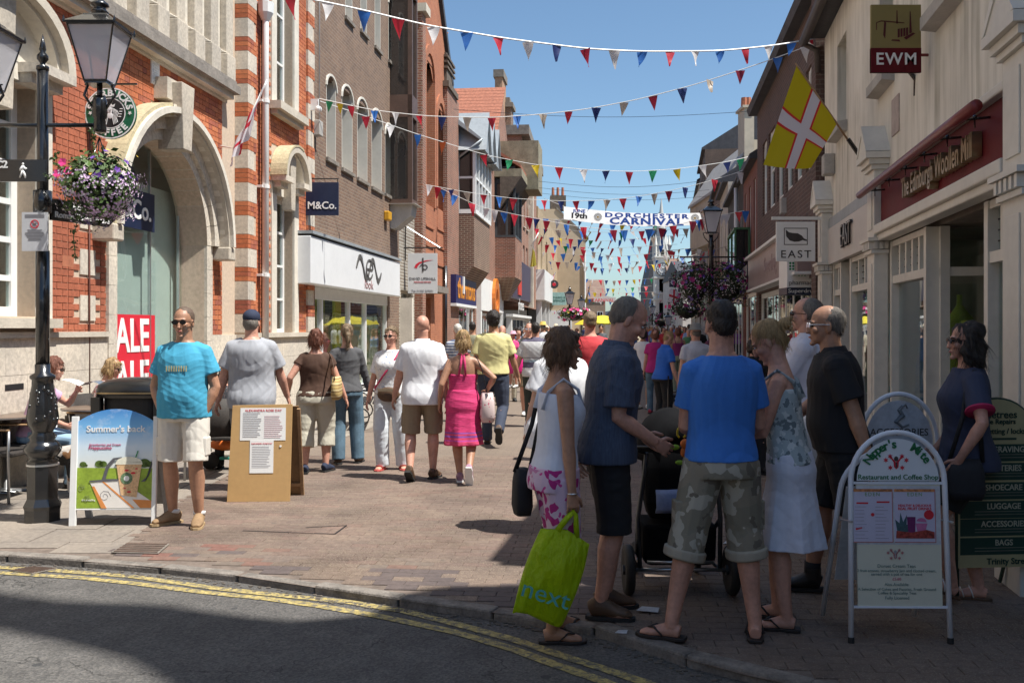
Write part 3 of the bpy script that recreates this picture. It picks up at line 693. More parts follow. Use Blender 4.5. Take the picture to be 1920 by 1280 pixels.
for k in range(26):
    a_=rnd.uniform(0,2*PI);l=rnd.uniform(.3,.8);q.tube([F.loc(g0+1.6,-.9,1.9),F.loc(g0+1.6+l*.4*math.cos(a_),-.9+.25*math.sin(a_),2.0),F.loc(g0+1.6+l*.55*math.cos(a_),-.9+.35*math.sin(a_),2.0-l)],[.008,.02,.003],4)
q.build('dried_palm',mat('dried palm',(.16,.09,.04),.9),sh2)
q=MB();F.bx(q,g0+1.1,g0+2.0,-.6,-.57,.4,1.55);q.build('window_poster',MC['sign white'],sh2);q=MB();q.lathe([(.05,0),(.2,.3),(.13,.6),(.22,.8),(.05,1.0)],12,F.loc(g0+1.85,-.45,.5));q.build('window_print',mat('maroon',(.2,.02,.03),.6),sh2)
# alarm box, cable, yellow box, antenna box
q=MB();c=F.S(729,.1);z=F.Z(729,405,.1);F.bx(q,c-.16,c+.16,0,.15,z-.12,z+.12);q.build('alarm_box',mat('amber box',(.65,.33,.02),.4),Bd,bevel=.03)
q=MB();c=F.S(599,.12);z=F.Z(599,240,.12);F.bx(q,c-.12,c+.12,0,.16,z-.16,z+.14);q.build('junction_box',MC['concrete'],Bd,bevel=.01)
tubes(Bd,'cable',W_,[[F.loc(F.S(599,.03),.03,z+.1),F.loc(F.S(599,.03),.03,13)]],.012)
q=MB();c=F.S(597,.2);z=F.Z(597,205,.2);q.ell(F.loc(c,.2,z),(.07,.07,.07),10,6);F.bx(q,c-.03,c+.03,0,.2,z-.02,z+.2);q.build('camera_housing',W_,Bd)
# ---- narrow dark oriel bay ----
brick_tex('grey brown brick',(.20,.145,.11),(.15,.11,.09),(.28,.25,.2));brick_tex('pale band brick',(.22,.17,.13),(.3,.26,.21),(.45,.42,.36),.9,.09,.02)
Cb=F.thing('narrow_brick_shop','narrow grey brick building with a tall dark glazed bay on a ribbed concrete bracket')
s0,s1=F.S(748)+.01,F.S(777);q=MB();wall(F,q,s0,s1,-.1,13.8,[(s0+.25,s1-.25,0,2.7)],0,.3,8);q.build('wall',MC['pale band brick'],Cb)
bo=.62;a,b_=F.S(751,.3),F.S(775,.5);zb=F.Z(758,372,bo)
q=MB();F.bx(q,a,b_,0,bo,zb,zb+.12);F.bx(q,a,b_,0,bo,10.6,10.8);F.bx(q,a,b_,0,bo,7.3,7.9)
for x in (a,b_-.1):
    F.bx(q,x,x+.1,.5,bo-.003,zb+.12,10.6);
q.build('bay_frame',mat('bay brown',(.12,.07,.05),.5,.2,3),Cb)
q=MB();F.bx(q,a+.03,b_-.03,.02,bo-.06,zb+.11,10.6);q.build('bay_glazing',mat('bay glass',(.035,.03,.028),.06,.2,1,spec=1),Cb)
q=MB()
for i in range(4):x=a+.06+(b_-a-.24)*i/3;q.prism([F.loc(x,0,zb-.02),F.loc(x,bo,zb-.02),F.loc(x,bo-.05,zb-.32),F.loc(x,.15,zb-.66),F.loc(x,0,zb-.66)],(.13,0,0))
q.build('bay_bracket',mat('bracket concrete',(.5,.48,.44),.8,.15,3),Cb)
q=MB();F.bx(q,a-.1,b_+.1,0,bo+.1,zb-.02,zb+.002-.01);q.build('bracket_slab',MC['concrete'],Cb)
window(F,Cb,s0+.25,s1-.25,.02,2.7,-.15,.08,(1,2),fm=MC['stone'])
q=MB();F.bx(q,s0+.1,s0+.32,.0,.35,0,2.45);q.build('white_pier',MC['pale stone'],Cb)
# ---- orange gabled hall with tall arched windows ----
brick_tex('orange brick',(.43,.145,.065),(.36,.115,.055),(.38,.2,.12),msz=.008,grime=.15);brick_tex('mixed brick',(.30,.10,.06),(.20,.08,.055),(.36,.27,.2),msz=.012)
Db=F.thing('orange_gabled_hall','orange brick gabled building with tall narrow arched windows')
s0,s1=F.S(777)+.01,F.S(853);ops=[]
for pa,pb,yt,yb in ((797,813,118,385),(819,832,206,393)):
    pm=(pa+pb)/2;ops.append((F.S(pa),F.S(pb),F.Z(pm,yb),F.Z(pm,yt)))
zA=13.6;zr=F.Z(836,150);q=MB()
wall(F,q,s0,s1,-.1,ops[0][3],ops[:1]+[(ops[1][0],ops[1][1],ops[1][2],ops[1][3]),(s0+1.2,s0+2.6,0,2.6)],0,.35,8)
# gable slope over
q.prism([F.loc(s0,0,ops[0][3]),F.loc(s1-1.2,0,ops[0][3]),F.loc(s1-1.2,0,zr),F.loc(s0+.7,0,16.5),F.loc(s0,0,16)],(0,8,0));q.build('wall',MC['orange brick'],Db)
q=MB();q.prism([F.loc(s1-1.1,.12,zr-.1),F.loc(s0+.4,.12,17),F.loc(s0+.3,.12,17.3),F.loc(s1-.9,.12,zr+.1)],(0,8,0));q.build('roof_verge',MC['slate'],Db)
for i,(a,b_,c,d) in enumerate(ops):
    w_=window(F,Db,a+.005,b_-.005,c+.005,d-.005,-.28,.06,(1,4),fm=MC['bay_brown'] if 'bay_brown' in MC else MC['bay brown'],back=.2)
    q=MB();ring(F,q,(a+b_)/2,d-.45,(b_-a)/2,(b_-a)/2+.28,-.02,.05,0,PI,12,1.0)
    F.bx(q,a-.25,a-.003,-.02,.05,c,d-.45);F.bx(q,b_+.003,b_+.25,-.02,.05,c,d-.45);q.build('arch_surround',MC['orange brick'],w_)
    for sg,zz_ in ((-1,1),(1,1)):
        q=MB();xe=(a if sg<0 else b_);q.poly([F.loc(xe,-.02,d),F.loc((a+b_)/2,-.02,d),F.loc((a+b_)/2+(xe-(a+b_)/2)*.5,-.02,d-.12),F.loc(xe,-.02,d-.45)]);q.build('arch_spandrel',MC['orange brick'],w_)
for (a,b_,c,d) in ops:
    for k in range(3):
        q=MB();F.bx(q,a+.05,b_-.05,.012,.04,c-.75-k*.62,c-.68-k*.62);F.bx(q,a+.05,b_-.05,.0,.012,c-.68-k*.62,c-.32-k*.62);q.build('brick_panel',MC['orange brick'],Db)
q=MB();F.bx(q,s0-.0,s0+.5,0,.25,2.9,11.2);F.bx(q,s0,s0+.5,0,.25,0,2.9);q.build('corner_pier',MC['mixed brick'],Db);q=MB();F.bx(q,s0-.1,s0+.6,-.1,.38,11.2,11.45);q.build('pier_cap',MC['stone'],Db)
q=MB();px_=F.S(845);F.bx(q,px_-1.6,s1,0,.15,-.1,F.Z(845,172,.15));q.build('brick_pier',MC['mixed brick'],Db);zc_=F.Z(845,172,.15)
q=MB();F.bx(q,px_-1.7,s1-.5,-.3,.22,zc_,zc_+.2);F.bx(q,px_-1.4,s1-.9,-.2,.1,zc_+.2,zc_+.7)
for k in range(3):F.bx(q,px_-1.5,s1-.8,-.25,.15,zc_+.7+k*.2,zc_+.78+k*.2);F.bx(q,px_-1.35,s1-1.0,-.18,.08,zc_+.78+k*.2,zc_+.9+k*.2)
q.build('chimney_stack',mat('sooty stone',(.13,.10,.075),.9,.3,5),Db);q=MB();q.lathe([(.13,0),(.15,.12),(.12,.2),(.11,.75),(.14,.8)],12,F.loc(px_-1.0,-.05,zc_+1.3));q.build('chimney_pot',MC['terracotta'],Db,True)
tubes(Db,'downpipe',MC['black iron'],[[F.loc(px_-1.7,.1,0),F.loc(px_-1.7,.1,3.8)]],.07)
window(F,Db,s0+1.2,s0+2.6,.02,2.6,-.2,.1,(1,1),fm=MC['stone'])
q=MB();F.bx(q,s0+.9,s0+3.2,0,.5,2.75,2.95);q.build('door_canopy',MC['dark stone'],Db)
q=MB();F.bx(q,s1-.35,s1-.1,.15,.4,2.9,3.55);q.build('lamp_box',W_,Db)
# ---- building with white glazed bay under zinc gablets ----
Eb=F.thing('zinc_gablet_shop','red brick shop with a white glazed bay under folded zinc gablets')
s0,s1=F.S(853)+.01,F.S(924);oB=.78
zt=F.Z(853,268);zb=F.Z(853,397);zk=F.Z(853,500)
brick_tex('dark mixed brick',(.19,.085,.06),(.13,.06,.045),(.34,.28,.2),msz=.013)
q=MB();wall(F,q,s0,s1,-.1,9.3,[(s0+.3,s0+5.4,.02,2.5)],0,.3,8);q.build('wall',MC['mixed brick'],Eb)
e0=s0+.05;BL=4.6
q=MB();F.bx(q,e0,e0+BL,0,oB-.05,zk,zb);q.build('bay_brickwork',MC['dark mixed brick'],Eb)
q=MB();q.prism([F.loc(e0,0,zk),F.loc(e0,oB-.1,zk),F.loc(e0,.1,zk-.8)],(BL,0,0));q.build('bay_corbel',MC['dark mixed brick'],Eb)
wf=MB();gp=MB()
F.bx(gp,e0+.05,e0+BL-.1,0,oB-.06,zb,zt)
F.bx(wf,e0,e0+BL,oB-.06,oB+.02,zb-.06,zb+.1);F.bx(wf,e0,e0+BL,oB-.06,oB+.02,zt-.15,zt);F.bx(wf,e0-.01,e0+.05,0,oB-.06,zb-.06,zb+.1);F.bx(wf,e0-.01,e0+.05,0,oB,zt-.15,zt)
for i in range(6):x=e0+.05+i*.9;F.bx(wf,x-.05,x+.05,oB-.06,oB+.03,zb+.1,zt-.15)
for y in (.05,oB-.1):F.bx(wf,e0-.02,e0+.05,y,y+.1,zb+.1,zt-.15)
F.bx(wf,e0-.015,e0+.05,.15,oB-.1,(zb+zt)/2-.04,(zb+zt)/2+.04);F.bx(wf,e0+.05,e0+BL-.1,oB-.055,oB+.01,(zb+zt)/2-.04,(zb+zt)/2+.04)
bw=gp.build('bay_window',mat('dark pane',(.02,.022,.024),.05,.2,1,spec=1),Eb);wf.build('frame',W_,bw)
q=MB();za=zt+.05
q.prism([F.loc(e0-.2,-.8,za+1.6),F.loc(e0-.2,oB+.25,za+.1),F.loc(e0-.2,oB+.25,za),F.loc(e0-.2,-.8,za+1.3)],(5.0,0,0));q.build('zinc_roof',MC['zinc'],Eb)
for k in range(3):
    x=e0-.2+k*1.62;q=MB();y0,y1=.2,oB+.45
    q.prism([F.loc(x,y1,za-.35),F.loc(x+.9,y1,za+1.25),F.loc(x+1.8,y1,za-.35),F.loc(x+1.72,y1,za-.35),F.loc(x+.9,y1,za+1.1),F.loc(x+.08,y1,za-.35)],(0,F.g*-1.6,0))
    q.poly([F.loc(x+.1,y1-.1,za-.3),F.loc(x+.9,y1-.1,za+1.1),F.loc(x+1.7,y1-.1,za-.3)]);q.build('zinc_gablet',MC['zinc'],Eb)
tubes(Eb,'bracket_strut',MC['zinc'],[[F.loc(e0-.1,.1,zt-.6),F.loc(e0-.2,oB+.3,zt+.1)]],.04)
# red tile roof behind, chimney
q=MB();zr0=9.2
for r in range(9):
    q.prism([F.loc(s0+1.5,-.8-r*.22,zr0+r*.26),F.loc(s0+1.5,-.8-r*.22-.26,zr0+r*.26+.26),F.loc(s0+1.5,-.8-r*.22-.26,zr0+r*.26+.31),F.loc(s0+1.5,-.76-r*.22,zr0+r*.26+.05)],(9,0,0))
q.build('tiled_roof',mat('red roof tile',(.33,.12,.07),.85,.3,8),Eb)
ch=F.S(939,-1.5);zc_=F.Z(945,158,-1.5)
q=MB();F.bx(q,ch,ch+2.2,-1.9,-1.4,8,zc_);q.build('chimney_stack',mat('pale brick',(.40,.24,.15),.9,.2,6),Eb);q=MB();F.bx(q,ch-.1,ch+2.3,-2.0,-1.3,zc_,zc_+.5);q.build('chimney_cap',MC['dark stone'],Eb)
# fascia purple-blue with orange writing
fo=.35;f0,f1=F.S(855,fo),F.S(893,fo);q=MB();F.bx(q,f0,f1,0,fo,F.Z(855,568,fo),F.Z(855,514,fo));q.build('fascia',mat('indigo fascia',(.02,.018,.10),.4,.1,3),Eb)
text(Eb,'thorntons',1.05,mat('orange letters',(.75,.28,.02),.4),F.TM((f0+f1)/2,fo+.01,F.Z(874,545,fo)),sx=1.05,off=.02)
q=MB();F.bx(q,f0,f1,0,fo+.02,F.Z(855,568,fo)-.1,F.Z(855,568,fo));q.build('fascia_trim',W_,Eb)
window(F,Eb,s0+.3,s0+5.4,.02,2.5,-.1,.1,(4,1),back=1.5,dark=MC['grey room'])
q=MB()
for k in range(30):c_=F.loc(s0+.9+rnd.uniform(-.5,.5),-.4+rnd.uniform(-.1,.1),1.9+rnd.uniform(-.8,.3));q.ell(c_,(.12,.05,.12),6,4)
q.build('window_display',mat('teal display',(.05,.45,.35),.4,island=.6),Eb)
# ---- brick shop with dark corner oriel, white shop front with orange ring ----
Fb=F.thing('dark_oriel_shop','brick building with a dark glazed oriel above the shop with the orange ring')
s0,s1=F.S(924)+.01,F.S(972);sB=F.S(893)
oB=1.05;q=MB();wall(F,q,s0,s1,3.2,10.9,[],0,.3,8);q.build('wall',MC['mixed brick'],Fb)
a=F.S(928);b_=a+3.4;zt,zb,zk,zv=F.Z(928,312),F.Z(928,443),F.Z(928,520),F.Z(928,562)
q=MB();F.bx(q,a,b_,0,oB,zk,zb);q.build('oriel_brickwork',MC['mixed brick'],Fb)
q=MB();q.rings([[F.loc(a+1.3,.1,zv),F.loc(a+2,.1,zv),F.loc(a+2,.5,zv),F.loc(a+1.3,.5,zv)],[F.loc(a,0,zk),F.loc(b_,0,zk),F.loc(b_,oB,zk),F.loc(a,oB,zk)]]);q.build('oriel_corbel',MC['dark mixed brick'],Fb)
q=MB();F.bx(q,a+.08,b_-.08,0,oB-.08,zb,zt);bw=q.build('oriel_window',MC['dark pane'],Fb)
q=MB()
for x,y in ((a,oB-.1),(b_-.1,oB-.1),(a,0),(a+1.7,oB-.1),(a,.55)):F.bx(q,x,x+.1,y,y+.1,zb,zt)
F.bx(q,a,b_,oB-.09,oB+.01,(zb+zt)/2+.9,(zb+zt)/2+1.05);F.bx(q,a-.01,a+.08,0,oB,(zb+zt)/2+.9,(zb+zt)/2+1.05);F.bx(q,a-.01,b_,0,oB+.01,zb-.05,zb+.06);q.build('frame',mat('dark frame',(.06,.065,.07),.5),bw)
q=MB();q.prism([F.loc(50,-.3,10.9),F.loc(60,-.3,10.9),F.loc(55,-.3,15.1)],(0,7,0));q.build('gable_wall',MC['mixed brick'],Fb)
for r in range(18):
    q=MB();a=49.7+r*.297;z_=10.75+r*.25;q.prism([F.loc(a,-.1,z_),F.loc(a+.32,-.1,z_+.27),F.loc(a+.30,-.1,z_+.33),F.loc(a-.03,-.1,z_+.07)],(0,7.4,0));q.build('tile_course',MC['red roof tile'],Fb)
a=F.S(928);q=MB();q.prism([F.loc(a-.3,-.5,zt+1.2),F.loc(a-.3,oB+.3,zt+.02),F.loc(a-.3,oB+.3,zt-.12),F.loc(a-.3,-.5,zt+1.0)],(4.2,0,0));q.build('oriel_roof',MC['red roof tile'],Fb)
G0=thing('brick_gable','','');del G0['category'];del G0['label'];G0.parent=Fb
q=MB();z1=F.Z(966,205,-1);sa=F.S(958,-1);F.bx(q,sa,sa+1.6,-1.9,-1,6,z1-.5);q.build('stack',MC['dark mixed brick'],Fb);q=MB();F.bx(q,sa-.15,sa+1.75,-2.05,-.85,z1-.5,z1-.2);F.bx(q,sa+.1,sa+1.5,-1.8,-1.1,z1-.2,z1+.2);q.build('stack_cap',MC['dark stone'],Fb)
bpy.data.objects.remove(G0)
sh=F.thing('white_ring_shop','white shop front carrying a round orange ring sign');fo=.22
f0,f1=sB+.02,F.S(944,fo);zt,zb=F.Z(894,516,fo),F.Z(894,580,fo)
q=MB();F.bx(q,f0,f1,0,fo,zb,zt);F.bx(q,f0,f0+.4,0,.2,0,zb);F.bx(q,f1-.5,f1,0,.2,0,zb);q.build('fascia',W_,sh);q=MB();q.prism([F.loc((f0+f1)/2+2.3*math.cos(t),0,zt-.05+1.1*math.sin(t)) for t in [PI*i/12 for i in range(13)]],(0,F.g*fo,0)) if 0 else None
q=MB();ring(F,q,(f0+f1)/2+.4,(zt+zb)/2-.1,.5,1.0,fo,fo+.15,0,2*PI,26);q.build('ring_sign',mat('orange ring',(.62,.17,.02),.4),sh)
for a,b_ in ((f0+.5,f0+4),(f0+5,f1-.6)):window(F,sh,a,b_,.3,zb-.1,.05,.12,(4,2),back=1,dark=MC['grey room'])
# next: red gabled house, purple phone shop fascia, stone parapet block, white box fascia
Gb=F.thing('red_gable_house','tall red brick house with a dark raking gable and white sash windows');s0,s1=F.S(972)+.02,F.S(1001)
z0_=F.Z(975,245);z1_=F.Z(1001,318);q=MB();wall(F,q,s0,s1,3,z0_-2,[(s0+1,s0+2.2,8.2,11),(s0+3.2,s0+4.4,8.2,11),(s0+1,s0+2.2,4.4,7),(s0+3.2,s0+4.4,4.4,7)],.2,.2,9);q.prism([F.loc(s0,.2,z0_-2),F.loc(s1,.2,z0_-2),F.loc(s1,.2,z1_),F.loc(s0,.2,z0_)],(0,9,0));q.build('wall',brick_tex('pink brick',(.36,.16,.10),(.28,.12,.085),(.36,.27,.2),.23,.08,.012),Gb)
q=MB();q.prism([F.loc(s0-.3,.7,z0_+.1),F.loc(s1+.3,.7,z1_+.1),F.loc(s1+.3,.7,z1_-.5),F.loc(s0-.3,.7,z0_-.5)],(0,9,0));q.build('verge',MC['dark stone'],Gb)
for a in (s0+1,s0+3.2):
    for c in (4.4,8.2):window(F,Gb,a,a+1.2,c,c+2.7,.1,.1,(2,2),sill=.3)
q=MB();F.bx(q,s0+5,s0+5.8,.2,.5,3,z1_-1);q.build('pilaster',MC['stone'],Gb)
fo=.35;Ph=F.thing('purple_phone_shop','shop with slanted dark purple fascia and red square logo');q=MB();f0,f1=F.S(961,fo),F.S(995,fo);q.prism([F.loc(f0,fo,F.Z(961,556,fo)),F.loc(f1,fo,F.Z(961,556,fo)),F.loc(f1,fo,F.Z(961,478,fo)),F.loc(f0,fo,F.Z(961,478,fo))],(0,.8,0));q.build('fascia',mat('plum fascia',(.06,.045,.08),.5),Ph)
q=MB();F.bx(q,f0+3,f0+5,fo,fo+.05,3.6,5.0);q.build('logo',mat('red logo',(.6,.05,.03),.5),Ph);text(Ph,'phones',1.0,MC['sign white'],F.TM(f0+5,fo+.02,3.0),sx=1.2)
q=MB();F.bx(q,f0-.2,f1+.2,0,fo+.05,2.25,2.4);F.bx(q,f0-.1,f0+.3,0,.3,0,2.25);F.bx(q,f1-.3,f1+.2,0,.3,0,2.25);q.build('shop_frame',W_,Ph);window(F,Ph,f0+.4,f1-.4,.2,2.2,.1,.1,(5,1),back=1.5,dark=MC['grey room'])
Hb=F.thing('stone_parapet_block','old stone building with a square parapet turret jutting over the street');s0,s1=F.S(1001)+.02,F.S(1040)
q=MB();zt=F.Z(1010,400);wall(F,q,s0,s1,4.6,zt,[(s0+3,s0+4.5,6,9),(s0+9,s0+10.5,6,9)],.3,.3,9);q.build('wall',mat('ochre stone',(.40,.30,.185),.9,.2,2),Hb)
for a in (s0+3,s0+9):window(F,Hb,a,a+1.5,6,9,.1,.1,(2,2))
z2=F.Z(1015,277,2);z3=F.Z(1015,345,2);z4=F.Z(1015,358,2);q=MB();a=F.S(1010,2);F.bx(q,a-.2,a+2.6,-.5,2,z3-.6,z2);F.bx(q,a-3.4,a+2.6,-.5,1.4,z4,z3);q.build('turret',mat('lichen stone',(.27,.235,.16),.95,.3,2),Hb)
q=MB();q.prism([F.loc(a-3.4,.3,z4),F.loc(a-3.4,1.4,z4),F.loc(a-3.4,.3,z4-1.6)],(6,0,0));q.build('turret_corbel',MC['sooty stone'],Hb)
Wb=F.thing('white_box_fascia_shop','shop under a plain white boxed canopy over a dark entrance');fo=.85;q=MB();f0,f1=F.S(1000),F.S(1036,fo);zt,zb=F.Z(1000,505),F.Z(1000,562);F.bx(q,f0,f1,0,fo,zb,zt);q.build('canopy',W_,Wb)
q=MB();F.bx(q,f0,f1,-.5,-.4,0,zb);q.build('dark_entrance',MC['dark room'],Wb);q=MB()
for x in (f0+.3,f0+5,f1-.6):q=MB();F.bx(q,x,x+.35,.2,.6,0,zb);q.build('column',W_,Wb)
# pale building whose side wall faces the camera
def block(name,lab,X0,X1,Y0,Y1,z,m,roof=None,rh=3,rm=None,wins=None,group=None,ax='x'):
    t=thing(name,lab,'building',((X0+X1)/2,Y0,0),0,group);hx=(X1-X0)/2;D=Y1-Y0
    q=MB();q.box((-hx,0,-.1),(hx,D,z));q.build('wall',m,t)
    q=MB();rm=rm or MC['slate']
    if roof=='x':q.prism([(-hx-.2,-.2,z),(-hx-.2,D+.2,z),(-hx-.2,D/2,z+rh)],(2*hx+.4,0,0))
    elif roof=='y':q.prism([(-hx-.2,-.2,z),(hx+.2,-.2,z),(0,-.2,z+rh)],(0,D+.4,0))
    if q.v:q.build('roof',rm,t)
    for (x,z_,w_,h_) in wins or []:
        q=MB();q.box((x-w_/2,-.06,z_),(x+w_/2,-.02,z_+h_));f_=q.build('window',W_,t)
        q=MB()
        for i in range(2):
            for j in range(2):q.box((x-w_/2+.07+i*(w_/2-.04),-.075,z_+.07+j*(h_/2-.04)),(x-w_/2+w_/2-.03+i*(w_/2-.04),-.061,z_+h_/2-.03+j*(h_/2-.04)))
        q.build('pane',MC['dark pane'],f_)
    return t
mat('ashlar',(.52,.41,.28),.9,.12,.25)
Y0=98;t=thing('pale_ashlar_building','tall pale sandy building end wall with sloping roof edge beyond the white canopy','building',(0,Y0,0))
xL,xR=P(1036,0,Y0).x,P(1098,0,Y0).x;q=MB();q.prism([(xL-9,0,0),(xR,0,0),(xR,0,P(0,443,Y0).z),(xL+.6,0,P(0,392,Y0).z),(xL-9,0,P(0,392,Y0).z)],(0,40,0));q.build('wall',MC['ashlar'],t)
q=MB();q.prism([(xR+.3,-.1,P(0,445,Y0).z),(xL+.4,-.1,P(0,388,Y0).z),(xL+.4,-.1,P(0,392,Y0).z),(xR+.3,-.1,P(0,449,Y0).z)],(0,40,0));q.build('coping',MC['dark stone'],t);q=MB();q.box((xL-9,-.15,0),(xR-1.4,-.02,3.4));q.build('shop_front',W_,t)
q=MB();q.tube([(xR-.08,-.12,0),(xR-.08,-.12,P(0,470,Y0).z)],.1,8);q.build('downpipe',W_,t)
q=MB();q.box((xL-.2,.5,P(0,392,Y0).z),(xL+1.4,2,P(0,365,Y0).z));q.build('chimney_stack',MC['sooty stone'],t);q=MB()
for k in range(3):q.lathe([(.16,0),(.13,.9)],8,(xL+.1+k*.5,1.2,P(0,365,Y0).z))
q.build('chimney_pots',MC['terracotta'],t)
Y0=150;t=block('far_gabled_church_house','distant brown stone gabled house at the far left end of the street',P(1096,0,Y0).x,P(1135,0,Y0).x,Y0,Y0+10,P(0,560,Y0).z,mat('brown stone',(.26,.19,.14),.9,.2,.8),'x',3.2,mat('brown tile',(.20,.13,.10),.9,.2,1.2),[(-.9,2.6,.9,1.6),(.8,2.6,.9,1.6)])
Y0=175;block('far_low_stone_house','low grey stone house behind the far bunting',P(1130,0,Y0).x,P(1158,0,Y0).x,Y0,Y0+12,P(0,598,Y0).z,mat('grey stone',(.30,.27,.23),.9,.2,.8),'y',1.5)
# ================= RIGHT SIDE =================
F=RF
mat('cream paint',(.68,.655,.59),.5,.1,1.5,.001,30);mat('cream wall render',(.72,.685,.61),.85,.14,.7,.004,70,stretch=(1,1,.35))
mat('burgundy',(.12,.007,.013),.55,.15,2,spec=.2);mat('gold',(.42,.31,.17),.3,.15,6,metal=.8);mat('awning red',(.2,.03,.03),.35,.2,4)
Eb=F.thing('cream_rendered_shop','cream rendered building with painted pilasters and a burgundy shop fascia, nearest on the right')
RZ=6.08
m_=MC['cream wall render'].node_tree;b_=m_.nodes['Principled BSDF'];lk=b_.inputs['Base Color'].links[0].from_socket;v_=coords(m_,(2.2,2.2,.12));st_=noise_t(m_,v_,2.4,6,.65);v2=coords(m_,(1,1,1));bl_=noise_t(m_,v2,.9,3)
L(m_,mixc(m_,1.0,lk,mixc(m_,ramp(m_,bl_.outputs[0],[(.35,(0,)*3),(.65,(1,)*3)]),(1,1,1),ramp(m_,st_.outputs[0],[(.42,(.62,.62,.58)),(.56,(1,1,1))])),'MULTIPLY'),b_.inputs['Base Color'])
wins=[(13.1,13.88,4.4,5.6),(10.2,10.9,4.33,5.6),(7.7,8.4,4.33,5.6)]
s0,s1=5.4,15.1
q=MB();wall(F,q,s0,s1,3.05,RZ,wins,0,.3,7);q.build('wall',MC['cream wall render'],Eb)
q=MB();q.poly([F.loc(s0,0,-.1),F.loc(s0,-7,-.1),F.loc(s0,-7,3.1),F.loc(s0,0,3.1)]);q.poly([F.loc(s1,0,-.1),F.loc(s1,-7,-.1),F.loc(s1,-7,3.1),F.loc(s1,0,3.1)]);q.build('end_wall',MC['cream wall render'],Eb)
for a,b_,c,d in wins:
    w_=window(F,Eb,a+.004,b_-.004,c+.004,d-.004,-.22,.06,(1,2),fm=MC['cream paint'],back=.3)
    q=MB();q.prism([F.loc(a-.08,-.1,c-.004),F.loc(a-.08,.13,c-.03),F.loc(a-.08,.13,c-.14),F.loc(a-.08,0,c-.16),F.loc(a-.08,-.1,c-.16)],(b_-a+.16,0,0));q.build('sill',MC['concrete'],w_)
q=MB();q.prism([F.loc(s0-.1,.25,RZ+.02),F.loc(s0-.1,.25,RZ+.1),F.loc(s0-.1,-3.6,RZ+2.6),F.loc(s0-.1,-7.2,RZ+.1),F.loc(s0-.1,-7.2,RZ+.02)],(s1-s0+.15,0,0));q.build('roof',MC['slate'],Eb)
q=MB();q.tube([F.loc(s0,.3,RZ+.02),F.loc(s1+.15,.3,RZ+.0)],.075,10);q.tube([F.loc(s1+.12,.3,RZ-.02),F.loc(s1+.12,.1,RZ-.15),F.loc(s1+.12,.08,RZ-.5)],.05,8);q.build('gutter',mat('old gutter',(.07,.055,.05),.6,.3,3,.01,20),Eb,True)
q=MB();F.bx(q,9.88,10.22,0,.012,3.6,3.98);q.build('faded_plaque',mat('faded plaque',(.42,.35,.32),.8),Eb)
q=MB();F.bx(q,14.05,14.3,0,.16,3.82,4.12);q.build('alarm_box',MC['concrete'],Eb,bevel=.02)
# pilasters
for i,(a,b_) in enumerate(((14.35,14.75),(10.42,10.8),(5.8,6.22))):
    o=.15;q=MB();F.bx(q,a,b_,0,o,.35,3.3);q.build('pilaster',MC['cream paint'],Eb,bevel=.008)
    q=MB();F.bx(q,a-.03,b_+.03,0,o+.04,0,.35)
    F.bx(q,a+.08,b_-.08,o,o+.012,2.66,3.2);F.bx(q,a+.08,b_-.08,o,o+.012,.5,2.3);q.build('pilaster_panel',MC['cream paint'],Eb,bevel=.004)
    q=MB()
    for k,(e,z_,h_) in enumerate(((.03,3.30,.05),(.06,3.35,.06),(.10,3.41,.07),(.03,2.40,.04),(.07,2.53,.04))):F.bx(q,a-e,b_+e,0,o+e,z_,z_+h_-.003)
    for k in range(5):x=a-.02+(b_-a)*k/4.4;F.bx(q,x,x+.05,0,o+.055,2.445,2.525)
    for k in range(3):F.bx(q,b_+.003,b_+.04,.01+k*.055,.045+k*.055,2.445,2.525);F.bx(q,a-.04,a-.003,.01+k*.055,.045+k*.055,2.445,2.525)
    q.build('pilaster_capital',MC['cream paint'],Eb)
    q=MB();q.prism([F.loc(a-.08,o+.09,3.485),F.loc(b_+.08,o+.09,3.485),F.loc((a+b_)/2,o+.09,3.76)],(0,-(o+.09),0));q.prism([F.loc(a-.1,o+.1,3.482),F.loc(a-.05,o+.1,3.482),F.loc((a+b_)/2,o+.1,3.70),F.loc(b_+.05,o+.1,3.482),F.loc(b_+.1,o+.1,3.482),F.loc((a+b_)/2,o+.1,3.80)],(0,-(o+.1),0));q.build('pilaster_pediment',MC['cream paint'],Eb)
# burgundy fascia
a,b_=6.25,10.4;q=MB();F.bx(q,a,b_,-.02,.08,2.7,3.13);q.build('fascia',MC['burgundy'],Eb)
q=MB();F.bx(q,a,b_,-.02,.16,2.6,2.697);F.bx(q,a,b_,-.02,.12,2.53,2.6);F.bx(q,a,b_,-.02,.14,3.133,3.2);q.build('fascia_cornice',MC['cream paint'],Eb,bevel=.012)
text(Eb,'The Edinburgh Woollen Mill',.25,MC['gold'],F.TM(7.98,.12,2.89),extrude=.035,sx=.78,off=.004)
q=MB();F.bx(q,10.82,14.35,-.02,.06,2.53,3.05);q.build('fascia_white',mat('shop white',(.60,.56,.52),.5,.06,2),Eb);q=MB();F.bx(q,10.82,14.34,-.02,.05,3.06,3.2);q.build('lead_flashing',MC['zinc'],Eb)
me_=text_mesh('EAST',.44,MC['black matt'],extrude=.012,off=.0,sx=.8)
share('lettering',me_,Eb,F.TM(12.62,.085,2.8));text(Eb,'EAST',.44,MC['shop white'],F.TM(12.62,.092,2.8),extrude=.012,off=-.012,sx=.8)
